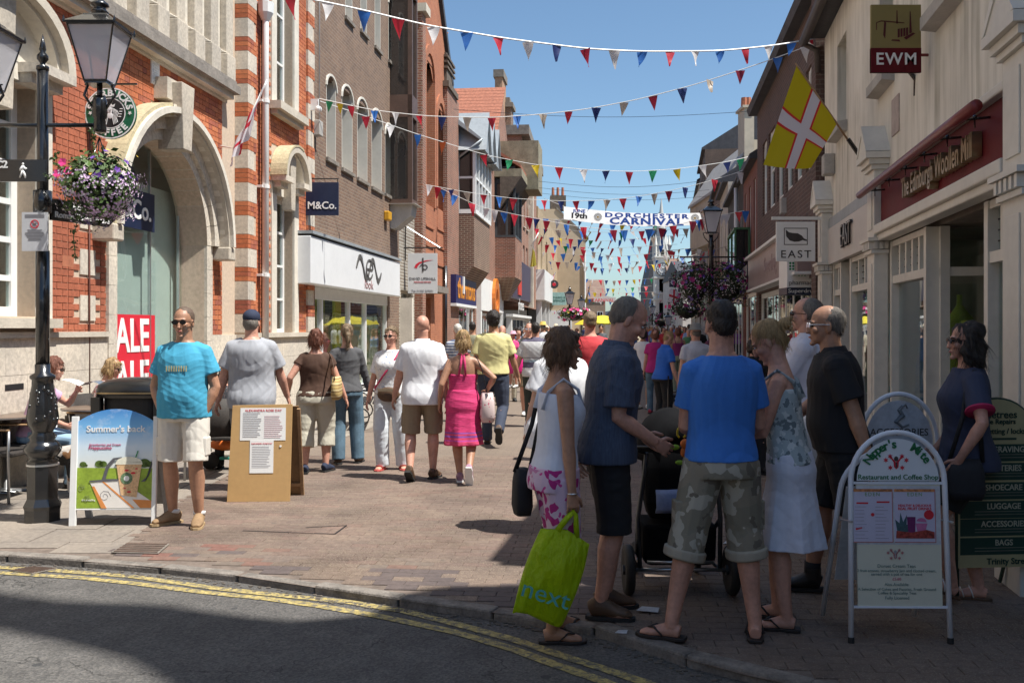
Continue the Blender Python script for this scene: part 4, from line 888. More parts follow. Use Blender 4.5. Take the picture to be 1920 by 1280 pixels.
# folded awning on arms
aw=F.thing('folded_awning','dark red folded awning bar on iron arms over the burgundy shop fascia','awning')
q=MB();q.tube([F.loc(6.35,.27,3.06),F.loc(6.9,.27,3.06),F.loc(10.7,.25,3.06)],[.042,.042,.038],10);q.build('roller',MC['awning red'],aw,True);
for k in range(6):
    x=6.7+k*.7;q=MB();q.tube([F.loc(x,.08,3.05),F.loc(x,.25,3.04)],.010,6);q.tube([F.loc(x,.18,3.04),F.loc(x,.18,2.98)],.006,5);q.ell(F.loc(x,.18,3.06),(.014,.014,.014),6,4);q.build('arm',MC['black iron'],aw)
# shop fronts: frames, stallrisers, panes, leaded lights, lobby
sf=thing('shop_front','','');del sf['category'];del sf['label'];sf.parent=Eb
CP=MC['cream paint'];q=MB();gl=MB();ld=MB();rm=MB()
def bay(a,b_,nt,o=-.02,zr=.5,zt=2.12,ztop=2.52):
    F.bx(q,a,b_,o-.1,o,0,zr);F.bx(q,a,b_,o-.1,o+.04,zr,zr+.06)
    for x in (a,b_-.09):F.bx(q,x,x+.09,o-.1,o+.012,zr+.06,ztop)
    F.bx(q,a+.09,b_-.09,o-.1,o,zt-.05,zt+.03);F.bx(q,a+.09,b_-.09,o-.1,o,ztop-.06,ztop)
    w_=(b_-a-.18)/nt
    for i in range(1,nt):F.bx(q,a+.09+w_*i-.03,a+.09+w_*i+.03,o-.08,o-.01,zt+.03,ztop-.06)
    for i in range(nt):
        for k in range(1,4):z=zt+.03+(ztop-.09-zt)*k/4;F.bx(ld,a+.12+w_*i,a+.06+w_*(i+1),o-.058,o-.048,z-.005,z+.005)
        F.bx(ld,a+.09+w_*(i+.5)-.004,a+.09+w_*(i+.5)+.004,o-.057,o-.049,zt+.03,ztop-.06)
    F.bx(gl,a+.05,b_-.05,o-.07,o-.062,zr+.05,ztop-.02)
bay(6.25,7.15,3);bay(8.85,10.4,5);bay(11.0,12.9,4,zr=.45);bay(13.6,14.32,2,zr=.45)
for y0_,y1_,x in ((-.12,-1.0,7.15),(-.12,-1.0,8.85)):
    yy=sorted((y0_*F.g,y1_*F.g));q.box((x-.05,yy[0],0),(x+.05,yy[0]+.08,2.52));q.box((x-.05,yy[1]-.08,0),(x+.05,yy[1],2.52));q.box((x-.04,yy[0],.3),(x+.04,yy[1],.5));q.box((x-.04,yy[0],2.07),(x+.04,yy[1],2.15));gl.box((x-.005,yy[0]+.05,.5),(x+.005,yy[1]-.05,2.5))
F.bx(q,7.2,8.8,-1.08,-1.0,2.05,2.15);F.bx(q,7.2,8.8,-1.08,-1.0,2.45,2.55)
for x in (7.2,7.95,8.7):F.bx(q,x,x+.09,-1.08,-.99,0,2.5)
F.bx(gl,7.2,8.8,-1.05,-1.04,.2,2.5)
for k in range(1,9):x=7.2+1.6*k/9;F.bx(ld,x-.006,x+.006,-1.035,-1.025,2.15,2.45)
for k in range(1,3):F.bx(ld,7.2,8.8,-1.034,-1.026,2.15+.1*k-.005,2.15+.1*k+.005)
q.build('shop_frame',CP,sf);gl.build('pane',MC['glass'],sf);ld.build('lead_strips',MC['black matt'],sf)
F.bx(rm,6.25,10.4,-1.1,-.13,2.53,2.6);rm.build('lobby_ceiling',mat('brown ceiling',(.18,.15,.12),.8),sf)
q=MB()
for a,b_ in ((6.24,10.41),(10.85,14.34)):
    q.poly([F.loc(a,-2.6,0),F.loc(b_,-2.6,0),F.loc(b_,-2.6,2.9),F.loc(a,-2.6,2.9)]);q.poly([F.loc(a,-.13,.02),F.loc(b_,-.13,.02),F.loc(b_,-2.6,.02),F.loc(a,-2.6,.02)])
    for x in (a,b_):q.poly([F.loc(x,-.1,0),F.loc(x,-2.6,0),F.loc(x,-2.6,2.9),F.loc(x,-.1,2.9)])
q.build('shop_room',mat('shop cream room',(.46,.43,.38),.8,.1,1),sf)
for a,b_,c_ in ((6.3,7.1,(.5,.42,.33)),(8.95,9.5,(.62,.58,.5)),(9.6,10.35,(.40,.36,.34)),(11.05,12.0,(.66,.63,.58)),(12.1,12.85,(.45,.5,.48))):
    q=MB();F.bx(q,a,b_,-.85,-.82,.55,2.35);q.build('display_panel',mat('display %d' % int(a*10),c_,.7,.1,2),sf)
for i in range(16):
    a=rnd.choice((6.3,8.95,9.6,11.05,12.1))+rnd.uniform(0,.6);q=MB();z_=rnd.uniform(.6,1.9);F.bx(q,a,a+rnd.uniform(.12,.3),-.5,-.4,z_,z_+rnd.uniform(.06,.2));q.build('folded_garment',mat('folded %d' % (i % 6),[(.4,.05,.06),(.05,.12,.35),(.5,.4,.1),(.1,.3,.2),(.5,.48,.45),(.3,.1,.25)][i % 6],.8),sf,bevel=.01)
def garment(par,c,mtl,h=.95,w_=.2,z0=.85,name='displayed_garment'):
    q=MB();q.rings([[c+Vector((rx*math.cos(2*PI*k/12)*(1+.08*math.sin(3*k+z*9)),rx*.55*math.sin(2*PI*k/12),z0+z*h)) for k in range(12)] for rx,z in ((w_*1.05,0),(w_*.95,.2),(w_*.8,.5),(w_*.95,.75),(w_*1.05,.9),(w_*.5,.98),(.04,1.04),(.04,1.12))])
    for sg in (-1,1):q.tube([c+Vector((sg*w_,0,z0+h*.9)),c+Vector((sg*(w_+.1),.04,z0+h*.55)),c+Vector((sg*(w_+.08),.07,z0+h*.25))],[.06,.05,.04],8)
    q.build(name,mtl,par,True)
for s_,c_ in ((9.1,(.36,.42,.04)),(9.6,(.5,.05,.08)),(10.05,(.12,.25,.5)),(6.5,(.03,.15,.5)),(6.85,(.7,.4,.05)),(11.4,(.5,.5,.48)),(12.2,(.1,.3,.35)),(12.6,(.4,.1,.1))):
    garment(sf,Vector(F.loc(s_,-.36,0)),mat('garment %d' % int(s_*10),c_,.8,.3,8),1.15,.23,.62)
# hanging sign with mill drawing
SG=thing('mill_shop_sign','olive and burgundy square hanging sign with a mill drawing, high on the cream wall','sign',F.W(8.55,0,0),F.rz)
def hang(px0,px1,py0,py1,Y,th=.03):a,b_=P(px0,py0,Y),P(px1,py1,Y);return a,b_
def facing(name,lab,px0,px1,py0,py1,Y,m,cat='sign',th=.03,bevel=.004,group=None):
    a,b_=P(px0,py1,Y),P(px1,py0,Y);t=thing(name,lab,cat,((a.x+b_.x)/2,Y,0),0,group)
    W__,q=(b_.x-a.x),MB();q.box((-W__/2,-th/2,a.z),(W__/2,th/2,b_.z));q.build('board',m,t,bevel=bevel);t['w']=W__;return t,a.z,b_.z,W__
def FM(x,y,z):return frameM((x,y,z),(1,0,0),(0,0,1))
bpy.data.objects.remove(SG);YS=8.6
SG,z0,z1,w_=facing('mill_shop_sign','olive and burgundy square hanging sign with a mill drawing, high on the cream wall',1632,1726,10,137,YS,mat('olive sign',(.27,.21,.07),.5,.05,3))
q=MB();q.box((-w_/2,-.0165,z0),(w_/2,.0165,z0+(z1-z0)*.36));q.build('lower_panel',MC['burgundy'],SG)
text(SG,'EWM',.15,MC['sign white'],FM(0,-.019,z0+.115),off=.002,spacing=1.15)
mk=mat('maroon print',(.09,.006,.01),.5)
q=MB();s_=w_;zc_=z0+(z1-z0)*.66
def pl(pts):q.prism([(x*s_,-.0165,zc_+z*s_) for x,z in pts],(0,-.002,0))
pl([(0,.08),(.03,.08),(.022,.34),(.008,.34)]);pl([(.26,-.12),(.31,-.1),(.285,.32),(.27,.32)])
for k in range(4):pl([(.03+k*.055,-.2+k*.012),(.07+k*.055,-.19+k*.012),(.07+k*.055,-.02+k*.008),(.03+k*.055,-.03+k*.008)])
pl([(-.26,-.15),(-.22,-.22),(-.2,.1),(-.24,.12)]);pl([(-.4,.1),(-.3,.14),(.16,.1),(.16,.085),(-.3,.12),(-.4,.085)]);pl([(-.4,-.05),(-.385,-.05),(-.385,.1),(-.4,.1)]);pl([(.15,-.2),(.33,-.1),(.38,-.12),(.2,-.24)]);pl([(-.1,-.26),(.08,-.28),(.06,-.24),(-.08,-.235)])
q.build('mill_drawing',mk,SG)
q=MB()
for z in (z0+.16,z1-.14):q.tube([(w_/2-.02,0,z),(w_/2+.09,0,z)],.014,8)
q.box((w_/2+.075,-.015,z0+.08),(w_/2+.10,.015,z1-.06));q.build('bracket',MC['awning red'],SG)
q=MB()
o=F.W(9.25,0,3.9);t=thing('flagpole_socket','empty black flagpole socket on the cream wall left of the awning','bracket',o);q.tube([(0,0,-.1),(-.0,-.02,.05),(-.19,-.04,.3)],[.012,.02,.034],8);q.build('socket',MC['black iron'],t)
# EAST hanging sign, pharmacy box sign
YE=14.2;t,z0,z1,w_=facing('leaf_shop_sign','white square hanging sign with a dark leaf in a box, under a white bar',1455,1528,416,490,YE,MC['sign white'])
q=MB();b_=P(1447,410,YE);q.box((b_.x-t.location.x,-.02,z1+.03),(P(1548,410,YE).x-t.location.x,.02,z1+.075));q.build('bar',W_,t)
dk=mat('sign charcoal',(.05,.045,.045),.5);q=MB();zc_=z0+(z1-z0)*.63
for x0_,x1_,za,zb_ in ((-.175,.175,.115,.125),(-.175,.175,-.125,-.115),(-.175,-.165,-.125,.125),(.165,.175,-.125,.125)):q.box((x0_,-.019,zc_+za),(x1_,-.0155,zc_+zb_))
q.prism([(x,-.0155,zc_+z) for x,z in ((-.15,.1),(-.14,.0),(-.09,-.06),(-.02,-.08),(.05,-.075),(.1,-.055),(.16,-.07),(.165,-.05),(.12,-.03),(.09,.01),(.03,.045),(-.05,.05),(-.1,.06))],(0,-.003,0));q.build('leaf_emblem',dk,t)
text(t,'EAST',.16,dk,FM(0,-.018,z0+.1),sx=1.1,spacing=1.25)
YP=16.6;t,z0,z1,w_=facing('pharmacy_sign','white box sign with a green dotted cross below the leaf sign',1468,1523,480,540,YP,MC['sign white'],th=.5)
q=MB();gd=mat('green dots',(.02,.25,.08),.5)
for i in range(9):
    for j in range(8):
        if 3 <= i <= 5 or (3 <= j <= 5 and 0 <= i <= 8) :
            if j>5 and 0:continue
            q.tube([(-.2+i*.05,-.25,z1-.03-j*.05+.04),(-.2+i*.05,-.254,z1-.03-j*.05+.04)],.02,8)
q.build('green_cross',gd,t);text(t,'pharmacy',.11,mat('sign grey',(.2,.2,.2),.5),FM(0,-.254,z0+.08),sx=1.05)
q=MB();q.box((-w_/2,-.249,z0-.12),(w_/2+.1,.25,z0-.002));q.box((w_/2+.002,-.245,z0),(w_/2+.1,.25,z1));q.build('navy_panel',MC['navy sign'],t);text(t,'Superdrug',.095,MC['sign white'],FM(0,-.253,z0-.06),sx=1.2)
# ---- dark brick building with arched white windows ----
R2=Fac(2.657,0,.1472,1,1);F=R2
brick_tex('dark red brick',(.13,.07,.055),(.09,.055,.048),(.16,.12,.1),grime=.2)
Db=F.thing('dark_brick_building','dark brown brick building with a slate mansard and a row of white arch headed windows')
s0,s1=15.15,F.S(1420);ops=[]
for pa,pb in ((1430,1438),(1441,1453),(1457,1469),(1473,1486),(1491,1504),(1511,1525)):
    ops.append((F.S(pb),F.S(pa),4.3,6.05))
ops.sort();q=MB();wall(F,q,s0,s1,2.5,7.05,ops,0,.15,8);wall(F,q,s0,s1,-.1,2.5,[(s0+.6,s1-.4,.02,2.45)],0,.2);q.build('wall',MC['dark red brick'],Db)
for a,b_,c,d in ops:
    w_=window(F,Db,a+.004,b_-.004,c+.004,d-.004,-.05,.08,(1,2),gm=MC['glass']);q=MB();ring(F,q,(a+b_)/2,d-.35,(b_-a)/2-.09,(b_-a)/2-.003,-.1,-.04,0,PI,10,1.0);q.build('arch_head',W_,w_)
q=MB();q.prism([F.loc(s0-.1,.2,7.05),F.loc(s0-.1,.25,7.2),F.loc(s0-.1,-.9,9.6),F.loc(s0-.1,-8,9.6),F.loc(s0-.1,-8,7.05)],(s1-s0+.3,0,0));q.build('mansard',MC['slate'],Db)
q=MB();F.bx(q,s0+4.2,s0+4.5,-.0,.1,3.9,4.2);q.build('white_box',MC['concrete'],Db)
q=MB();F.bx(q,s0+1.0,s1-.2,0,.25,2.55,3.3);q.build('fascia',mat('lilac fascia',(.34,.25,.24),.35,.12,1),Db);q=MB();F.bx(q,s0+1.0,s1-.2,0,.3,2.5,2.548);F.bx(q,s0+1.0,s1-.2,0,.35,3.302,3.36);q.build('fascia_trim',W_,Db)
text(Db,'Superdrug',.5,mat('faint letters',(.4,.3,.3),.5),F.TM((s0+s1)/2,.255,2.92))
window(F,Db,s0+.6,s1-.4,.02,2.45,-.06,.12,(8,1),gm=MC['glass'],back=2.2,dark=MC['grey room'])
q=MB();F.bx(q,s0-.02,s0+.4,0,.12,0,7.0);q.build('end_pier',MC['dark red brick'],Db)
# ---- beyond: Y 25+ ----
R3=Fac(2.35,0,.161,1,1);F=R3
def simple(name,lab,pa,pb,z,m,wins=True,floors=(3.6,6.4),wh=1.7,ww=.9,o=0,fascia=None,roof=True,n=None,txt=None,rm=None):
    t=F.thing(name,lab);s0,s1=F.S(pb)+.02,F.S(pa);W__=s1-s0;n=n or max(1,int(W__/2.1));ops=[]
    if wins:
        for zf in floors:
            if zf+wh>z-.3:continue
            for i in range(n):c=s0+W__*(i+.5)/n;ops.append((c-ww/2,c+ww/2,zf,zf+wh))
    q=MB();wall(F,q,s0,s1,-.1,z,ops+[(s0+.3,s1-.3,.3,2.6)],o,.12,8);q.build('wall',m,t)
    for a in ops:window(F,t,*a,o=o-.04,fw=.07,bars=(2,2),back=.25,sill=o+.08)
    window(F,t,s0+.3,s1-.3,.3,2.6,o-.06,.12,(max(2,int(W__/1.3)),1),back=1.2,dark=MC['grey room'])
    q=MB();F.bx(q,s0+.1,s1-.1,o,o+.25,2.65,3.25);q.build('fascia',fascia or W_,t)
    if txt:text(t,txt,.5,MC['sign white'],F.TM((s0+s1)/2,o+.26,2.95))
    if roof:q=MB();q.prism([F.loc(s0,o+.2,z),F.loc(s0,o+.2,z+.12),F.loc(s0,o-3.5,z+2.4),F.loc(s0,o-8,z)],(W__-.02,0,0));q.build('roof',rm or MC['slate'],t)
    return t,s0,s1
t,a,b_=simple('red_brick_house','dull red brick house with tall thin sash windows beyond the dark brick building',1394,1420,6.0,mat('plum brick',(.22,.09,.07),.85,.2,4),ww=.6,wh=2.0,floors=(3.6,),n=3,fascia=MC['navy sign'])
q=MB();F.bx(q,a+.8,a+2.2,-1.6,-.3,6.0,8.0);q.build('dormer',W_,t)
simple('black_front_house','dark fronted house behind the near black street lantern on the right',1365,1394,6.2,mat('black brick',(.045,.04,.038),.8,.3,3),ww=.8,fascia=MC['plum fascia'])
tubes(t,'downpipe',W_,[[F.loc(F.S(1387),.12,2.6),F.loc(F.S(1387),.12,6.1)]],.06)
# green framed oriel
oz=F.thing('green_framed_oriel','small glazed shop canopy box with green frame on the right','canopy');a,b_=F.S(1408),F.S(1392);z0,z1=3.2,4.35
q=MB();F.bx(q,a+.05,b_-.05,.02,.42,z0,z1);q.build('glazing',MC['dark pane'],oz)
q=MB()
for x in (a,(a+b_)/2,b_-.05):
    for y in (.02,.4):F.bx(q,x,x+.05,y,y+.05,z0,z1)
F.bx(q,a,b_,.02,.46,z1,z1+.06);q.build('frame',mat('green paint',(.06,.17,.07),.5),oz);q=MB();F.bx(q,a-.1,b_+.1,0,.55,z0-.08,z0-.002);q.build('shelf',W_,oz)
for (nm,lab,pa,pb,z,c_,cf) in (('cream_house','cream painted house in the shade beyond the right lamp',1350,1365,7.2,(.5,.45,.38),(.05,.05,.2)),('brown_house','brown brick house further along the right side',1336,1350,8.0,(.17,.11,.08),(.3,.3,.28)),('grey_house','grey rendered house further along on the right',1322,1336,7.6,(.33,.31,.28),(.04,.09,.06)),
    ('tall_brown_house','tall dark brown house left of the cream gable',1312,1322,12.5,(.13,.09,.07),(.3,.05,.05)),('stone_house','pale stone house near the far end on the right',1304,1312,12,(.4,.35,.28),(.05,.1,.3)),('far_brick_house','distant red brick house beside the clock tower',1296,1304,11.5,(.3,.13,.08),(.05,.1,.3))):
    simple(nm,lab,pa,pb,z,mat(nm+' wall',c_,.85,.2,1.5),fascia=mat(nm+' fascia',cf,.5),floors=(4.0,7.0,9.6),wh=1.9)
Y0=46;t=thing('cream_gable_end','cream gable end with a sloping roof line and two chimneys above the right side','building',(0,Y0,0))
x0,x1=P(1324,0,Y0).x+.9,P(1412,0,Y0).x;q=MB();q.prism([(x0,0,6.0),(x1+3,0,6.0),(x1+3,0,P(0,262,Y0).z),(x1,0,P(0,262,Y0).z),(x0,0,P(0,345,Y0).z)],(0,9,0));q.build('wall',mat('buff render',(.50,.43,.33),.9,.15,.5),t)
q=MB();q.prism([(x0-.1,-.15,P(0,343,Y0).z),(x1,-.15,P(0,258,Y0).z),(x1,-.15,P(0,263,Y0).z),(x0-.1,-.15,P(0,349,Y0).z)],(0,9.3,0));q.build('coping',MC['concrete'],t)
for pa,pb,pt,pb2,Yc,nm in ((1393,1411,205,285,46,'chimney'),(1349,1373,278,310,60,'far_chimney')):
    a,b_=P(pa,pb2,Yc),P(pb,pt,Yc);q=MB();q.box((a.x,Yc-Y0-.3,a.z-2.5),(b_.x,Yc-Y0+1,b_.z));q.box((a.x-.1,Yc-Y0-.4,b_.z),(b_.x+.1,Yc-Y0+1.1,b_.z+.12));q.build(nm,MC['buff render'],t)
    q=MB()
    for k in range(2):q.lathe([(.17,0),(.15,.5)],8,(a.x+(b_.x-a.x)*(.3+.4*k),Yc-Y0+.3,b_.z+.12))
    q.build('chimney_pots',MC['terracotta'],t)
q=MB();q.box((x0-.1,-1,0),(x0+3,.0,6.0));q.build('lower_wall',MC['buff render'],t)
# ---- clock tower ----
YT=165;k_=YT/FP;T=thing('clock_tower','pale stone clock tower with a slender spire at the end of the street','tower',(P(1240,0,YT).x,YT,0))
Zp=lambda y:CH-(y-HY)*k_
ts=mat('tower stone',(.74,.71,.64),.85,.12,.8);tb=mat('tower rubble',(.28,.22,.17),.9,.2,1.2);h=1.2
q=MB();q.box((-h,-h,0),(h,h,Zp(483)));q.build('shaft',ts,T)
q=MB()
for za,zb_ in ((Zp(598),Zp(568)),(Zp(548),Zp(524))):
    for sg in (-1,0):q.box((-.55,-h-.03,za),(.55,-h-.005,zb_))
q.build('rubble_panel',tb,T)
q=MB()
for sx in (-1,1):
    for i in range(22):z=Zp(620)+i*.62;w__=.34 if i % 2 else .22;q.box((sx*h-w__*(sx>0)-.04*(sx<0),-h-.05,z),(sx*h+w__*(sx<0)+.04*(sx>0),-h-.006,z+.55))
q.build('quoins',ts,T)
q=MB()
for y in (600,563,552,522,484):q.box((-h-.25,-h-.25,Zp(y)),(h+.25,h+.25,Zp(y)+.28))
for i in range(9):x=-h+.1+i*.28;q.box((x,-h-.2,Zp(563)+.28),(x+.12,-h-.08,Zp(552)))
q.build('string_courses',ts,T)
for sx in (-1,1):
    for sy in (-1,1):
        q=MB();q.lathe([(.22,0),(.22,2.4),(.3,2.5),(.02,4.4)],8,(sx*h*.95,sy*h*.95,Zp(488)));q.build('pinnacle',ts,T)
q=MB();q.lathe([(1.35,Zp(484)),(1.2,Zp(470)),(.62,Zp(420)),(.05,Zp(372))],8,squ=1);q.build('spire',mat('spire slate',(.46,.47,.46),.7,.1,1),T)
for y,w__ in ((484,.62),(438,.34)):
    q=MB();z=Zp(y);oy=-1.25 if y==484 else -.95;q.prism([(-w__,oy,z),(w__,oy,z),(w__,oy,z+w__*2),(0,oy,z+w__*4.2),(-w__,oy,z+w__*2)],(0,.9,0));d_=q.build('lucarne',ts,T);q=MB();q.box((-w__*.45,oy-.02,z+.3),(w__*.45,oy-.005,z+w__*2.2));q.build('louvre',MC['dark room'],d_)
q=MB();q.tube([(0,-h-.26,Zp(506)),(0,-h-.32,Zp(506))],1.02,28);cf=q.build('clock_face',mat('clock white',(.75,.74,.7),.5,.03),T)
q=MB();zc_=Zp(506)
for r0,r1 in ((1.12,1.0),(.70,.66)):
    ps=[[(r*math.cos(t),-h-y_,zc_+r*math.sin(t)) for r,y_ in ((r0,.325),(r1,.325),(r1,.35),(r0,.35))] for t in [2*PI*i/28 for i in range(29)]];q.rings(ps,cap=False)
for i in range(12):
    t=2*PI*i/12;d=Vector((math.cos(t),0,math.sin(t)));n2=Vector((-d.z,0,d.x))*.055;o=Vector((0,-h-.33,zc_));q.prism([o+d*.72-n2,o+d*.93-n2,o+d*.93+n2,o+d*.72+n2],(0,-.02,0))
for t,l,w__ in ((PI*.72,.5,.07),(PI*.2,.72,.05)):
    d=Vector((math.cos(t),0,math.sin(t)));n2=Vector((-d.z,0,d.x))*w__;o=Vector((0,-h-.36,zc_));q.prism([o-n2,o+d*l-n2*.4,o+d*l+n2*.4,o+n2],(0,-.02,0))
q.build('clock_hands',MC['black matt'],cf)
# dark church roof left of tower, brick neighbours on its right
q=MB();Y0=178;t=thing('dark_spired_church','dark stone church tower roof just behind the clock tower on its left','building',(0,Y0,0))
a=lambda x,y:(P(x,y,Y0).x,0,P(x,y,Y0).z)
q.prism([(a(1212,0)[0],0,0),(a(1250,0)[0],0,0),a(1250,520),a(1240,395),a(1226,470),a(1212,535)],(0,8,0));q.build('spire_roof',MC['slate'],t);q=MB();q.prism([(a(1190,0)[0],1,0),(a(1213,0)[0],1,0),(a(1213,0)[0],1,a(0,575)[2]),(a(1190,0)[0],1,a(0,604)[2])],(0,8,0));q.build('nave_wall',mat('church stone',(.16,.15,.14),.9),t)
block('far_red_house','distant red brick house immediately right of the clock tower',P(1256,0,160).x,P(1282,0,160).x,160,172,P(0,520,160).z,mat('far brick',(.36,.15,.09),.9,.15,1),'x',3.6,MC['brown tile'],[(-.5,4,.8,1.4),(.9,4,.8,1.4)])
block('far_pale_house','distant pale fronted house right of the far red house',P(1280,0,140).x,P(1303,0,140).x,140,158,P(0,520,140).z,mat('far pale',(.5,.46,.42),.9,.15,1),'x',3,MC['slate'],[(-.4,4,.7,1.2),(.6,4,.7,1.2)])
# corner building behind the camera's right shoulder: its gable and chimney shade the road
t=thing('corner_gable_building','tall brown gabled corner building with a chimney, out of view right, shading the road','building',(5,0,0));q=MB()
q.prism([(0,-4,-.1),(0,4.1,-.1),(0,4.1,9.4),(0,3.95,10.3),(0,3.7,11.3),(0,3.5,11.7),(0,.2,11.7),(0,-4,8)],(9,0,0));q.prism([(0,.9,11.7),(0,3.5,11.7),(0,3.1,12.1),(0,2.68,13.4),(0,2.6,14.5),(0,2.6,15.7),(0,2.42,17),(0,2.4,20),(0,2.03,20),(0,2.03,16.2),(0,1.99,15.2),(0,1.94,14.4),(0,1.77,13.8)],(.5,0,0));q.build('wall',MC['brown brick'],t)
q=MB();q.box((-.02,-1.5,.5),(.0-.003,2.5,2.4));q.build('shop_window',MC['dark pane'],t)
# terraces behind the camera and on the left side of the cross road (unseen, added to block sky light)
for nm,lab,X0,X1,Y0_,Y1_,z_,m_ in (('opposite_terrace','cream rendered terrace across the cross road, behind the viewpoint',-16,14,-26,-18,8,'render cream'),('side_terrace','brown brick houses on the left of the cross road, out of view',-22,-11.5,-7,3.5,9,'brown brick')):
    t=thing(nm,lab,'building',(X0,Y0_,0));q=MB();q.box((0,0,-.1),(X1-X0,Y1_-Y0_,z_));q.prism([(0,-.3,z_),(0,Y1_-Y0_+.3,z_),(0,(Y1_-Y0_)/2,z_+2.6)],(X1-X0,0,0));q.build('wall',MC[m_],t)
    for i in range(int((X1-X0)/2.6)):
        for zf in (1.0,4.0,7.0):q=MB();q.box((.8+i*2.6,Y1_-Y0_-.02,zf),(2.0+i*2.6,Y1_-Y0_+.05,zf+1.6));w_=q.build('window',W_,t);q=MB();q.box((.9+i*2.6,Y1_-Y0_+.052,zf+.1),(1.9+i*2.6,Y1_-Y0_+.06,zf+1.5));q.build('pane',MC['dark pane'],w_)
# ================= PEOPLE =================
PEND=[]     # (object, noise amplitude, seed) baked in one go at the end
def remeshed(mb,name,m,parent,vox,smooth=2,wr=0,disp=None,label=None):
    o=mb.build(name,m,parent,True,label=label)
    r=o.modifiers.new('r','REMESH');r.mode='VOXEL';r.voxel_size=vox;r.use_smooth_shade=True
    s=o.modifiers.new('s','SMOOTH');s.factor=.5;s.iterations=smooth
    PEND.append((o,wr,disp));return o
def lerp(a,b,t):return a+(b-a)*t
def ik(a,b,l1,l2,hint):
    d=b-a;L_=d.length;mx=(l1+l2)*.999
    if L_>mx:b=a+d*(mx/L_);d=b-a;L_=mx
    x=(l1*l1-l2*l2+L_*L_)/(2*L_);hgt=math.sqrt(max(0,l1*l1-x*x));u=d.normalized();h=Vector(hint);h=(h-u*u.dot(h));h=h.normalized() if h.length>1e-5 else u.orthogonal().normalized()
    return a+u*x+h*hgt,b
SK={'f':MC['skin fair'],'p':MC['skin pink'],'t':MC['skin tan']}
mat('hair brown',(.14,.075,.04),.5,.35,10,.012,34,stretch=(7,7,1.2));mat('hair dark',(.02,.013,.01),.45,.35,10,.012,34,stretch=(7,7,1.2));mat('hair blonde',(.42,.27,.12),.5,.35,12,.012,34,stretch=(7,7,1));mat('hair ash',(.22,.15,.085),.5,.4,12,.012,34,stretch=(7,7,1));mat('hair auburn',(.16,.05,.025),.5,.35,10,.012,34,stretch=(7,7,1));mat('hair grey',(.19,.165,.14),.6,.3,14,.012,34,stretch=(7,7,1));mat('hair white',(.6,.57,.52),.6,.2,12,.012,34,stretch=(7,7,1));mat('stubble',(.12,.08,.055),.7,.3,40,.002,200)
mat('lip',(.42,.13,.11),.4,.1,20);mat('eye white',(.6,.57,.55),.2,.02);mat('dark lens',(.008,.007,.007),.08,.1,4);mat('rubber',(.02,.02,.02),.7,.2,10);mat('brown leather',(.10,.055,.03),.55,.25,12,.002,80);mat('tan suede',(.30,.19,.10),.85,.2,12,.002,80)
def cloth(name,c,rough=.85,var=.07,scale=5):return mat(name,c,rough,var,scale,.0012,300)
TS={  # torso sections z: half width, half depth, y centre  (height 1.75 figure)
 'm':[(.80,.150,.105,-.012),(.88,.168,.118,-.015),(.96,.163,.112,-.005),(1.05,.155,.105,.005),(1.14,.160,.108,.004),(1.24,.174,.115,.0),(1.33,.172,.114,-.005),(1.385,.158,.100,-.012),(1.425,.122,.083,-.014),(1.475,.066,.062,-.012)],
 'f':[(.80,.160,.110,-.015),(.88,.178,.122,-.018),(.96,.166,.110,-.008),(1.05,.138,.094,.0),(1.13,.138,.094,.004),(1.22,.150,.110,.018),(1.29,.155,.120,.018),(1.35,.143,.098,.0),(1.40,.118,.080,-.010),(1.44,.085,.066,-.012),(1.47,.056,.056,-.010)]}
def TQ(s,z):
    S=TS[s]
    def lin(z_):
        if z_ <= S[0][0]:return S[0][1:]
        for a,b_ in zip(S,S[1:]):
            if z_ <= b_[0]:t=(z_-a[0])/(b_[0]-a[0]);return [lerp(a[i],b_[i],t) for i in (1,2,3)]
        return S[-1][1:]
    w_=[lin(z+d_) for d_ in (-.04,-.02,0,.02,.04)];return [sum(q[i]*c for q,c in zip(w_,(.12,.24,.28,.24,.12))) for i in range(3)]
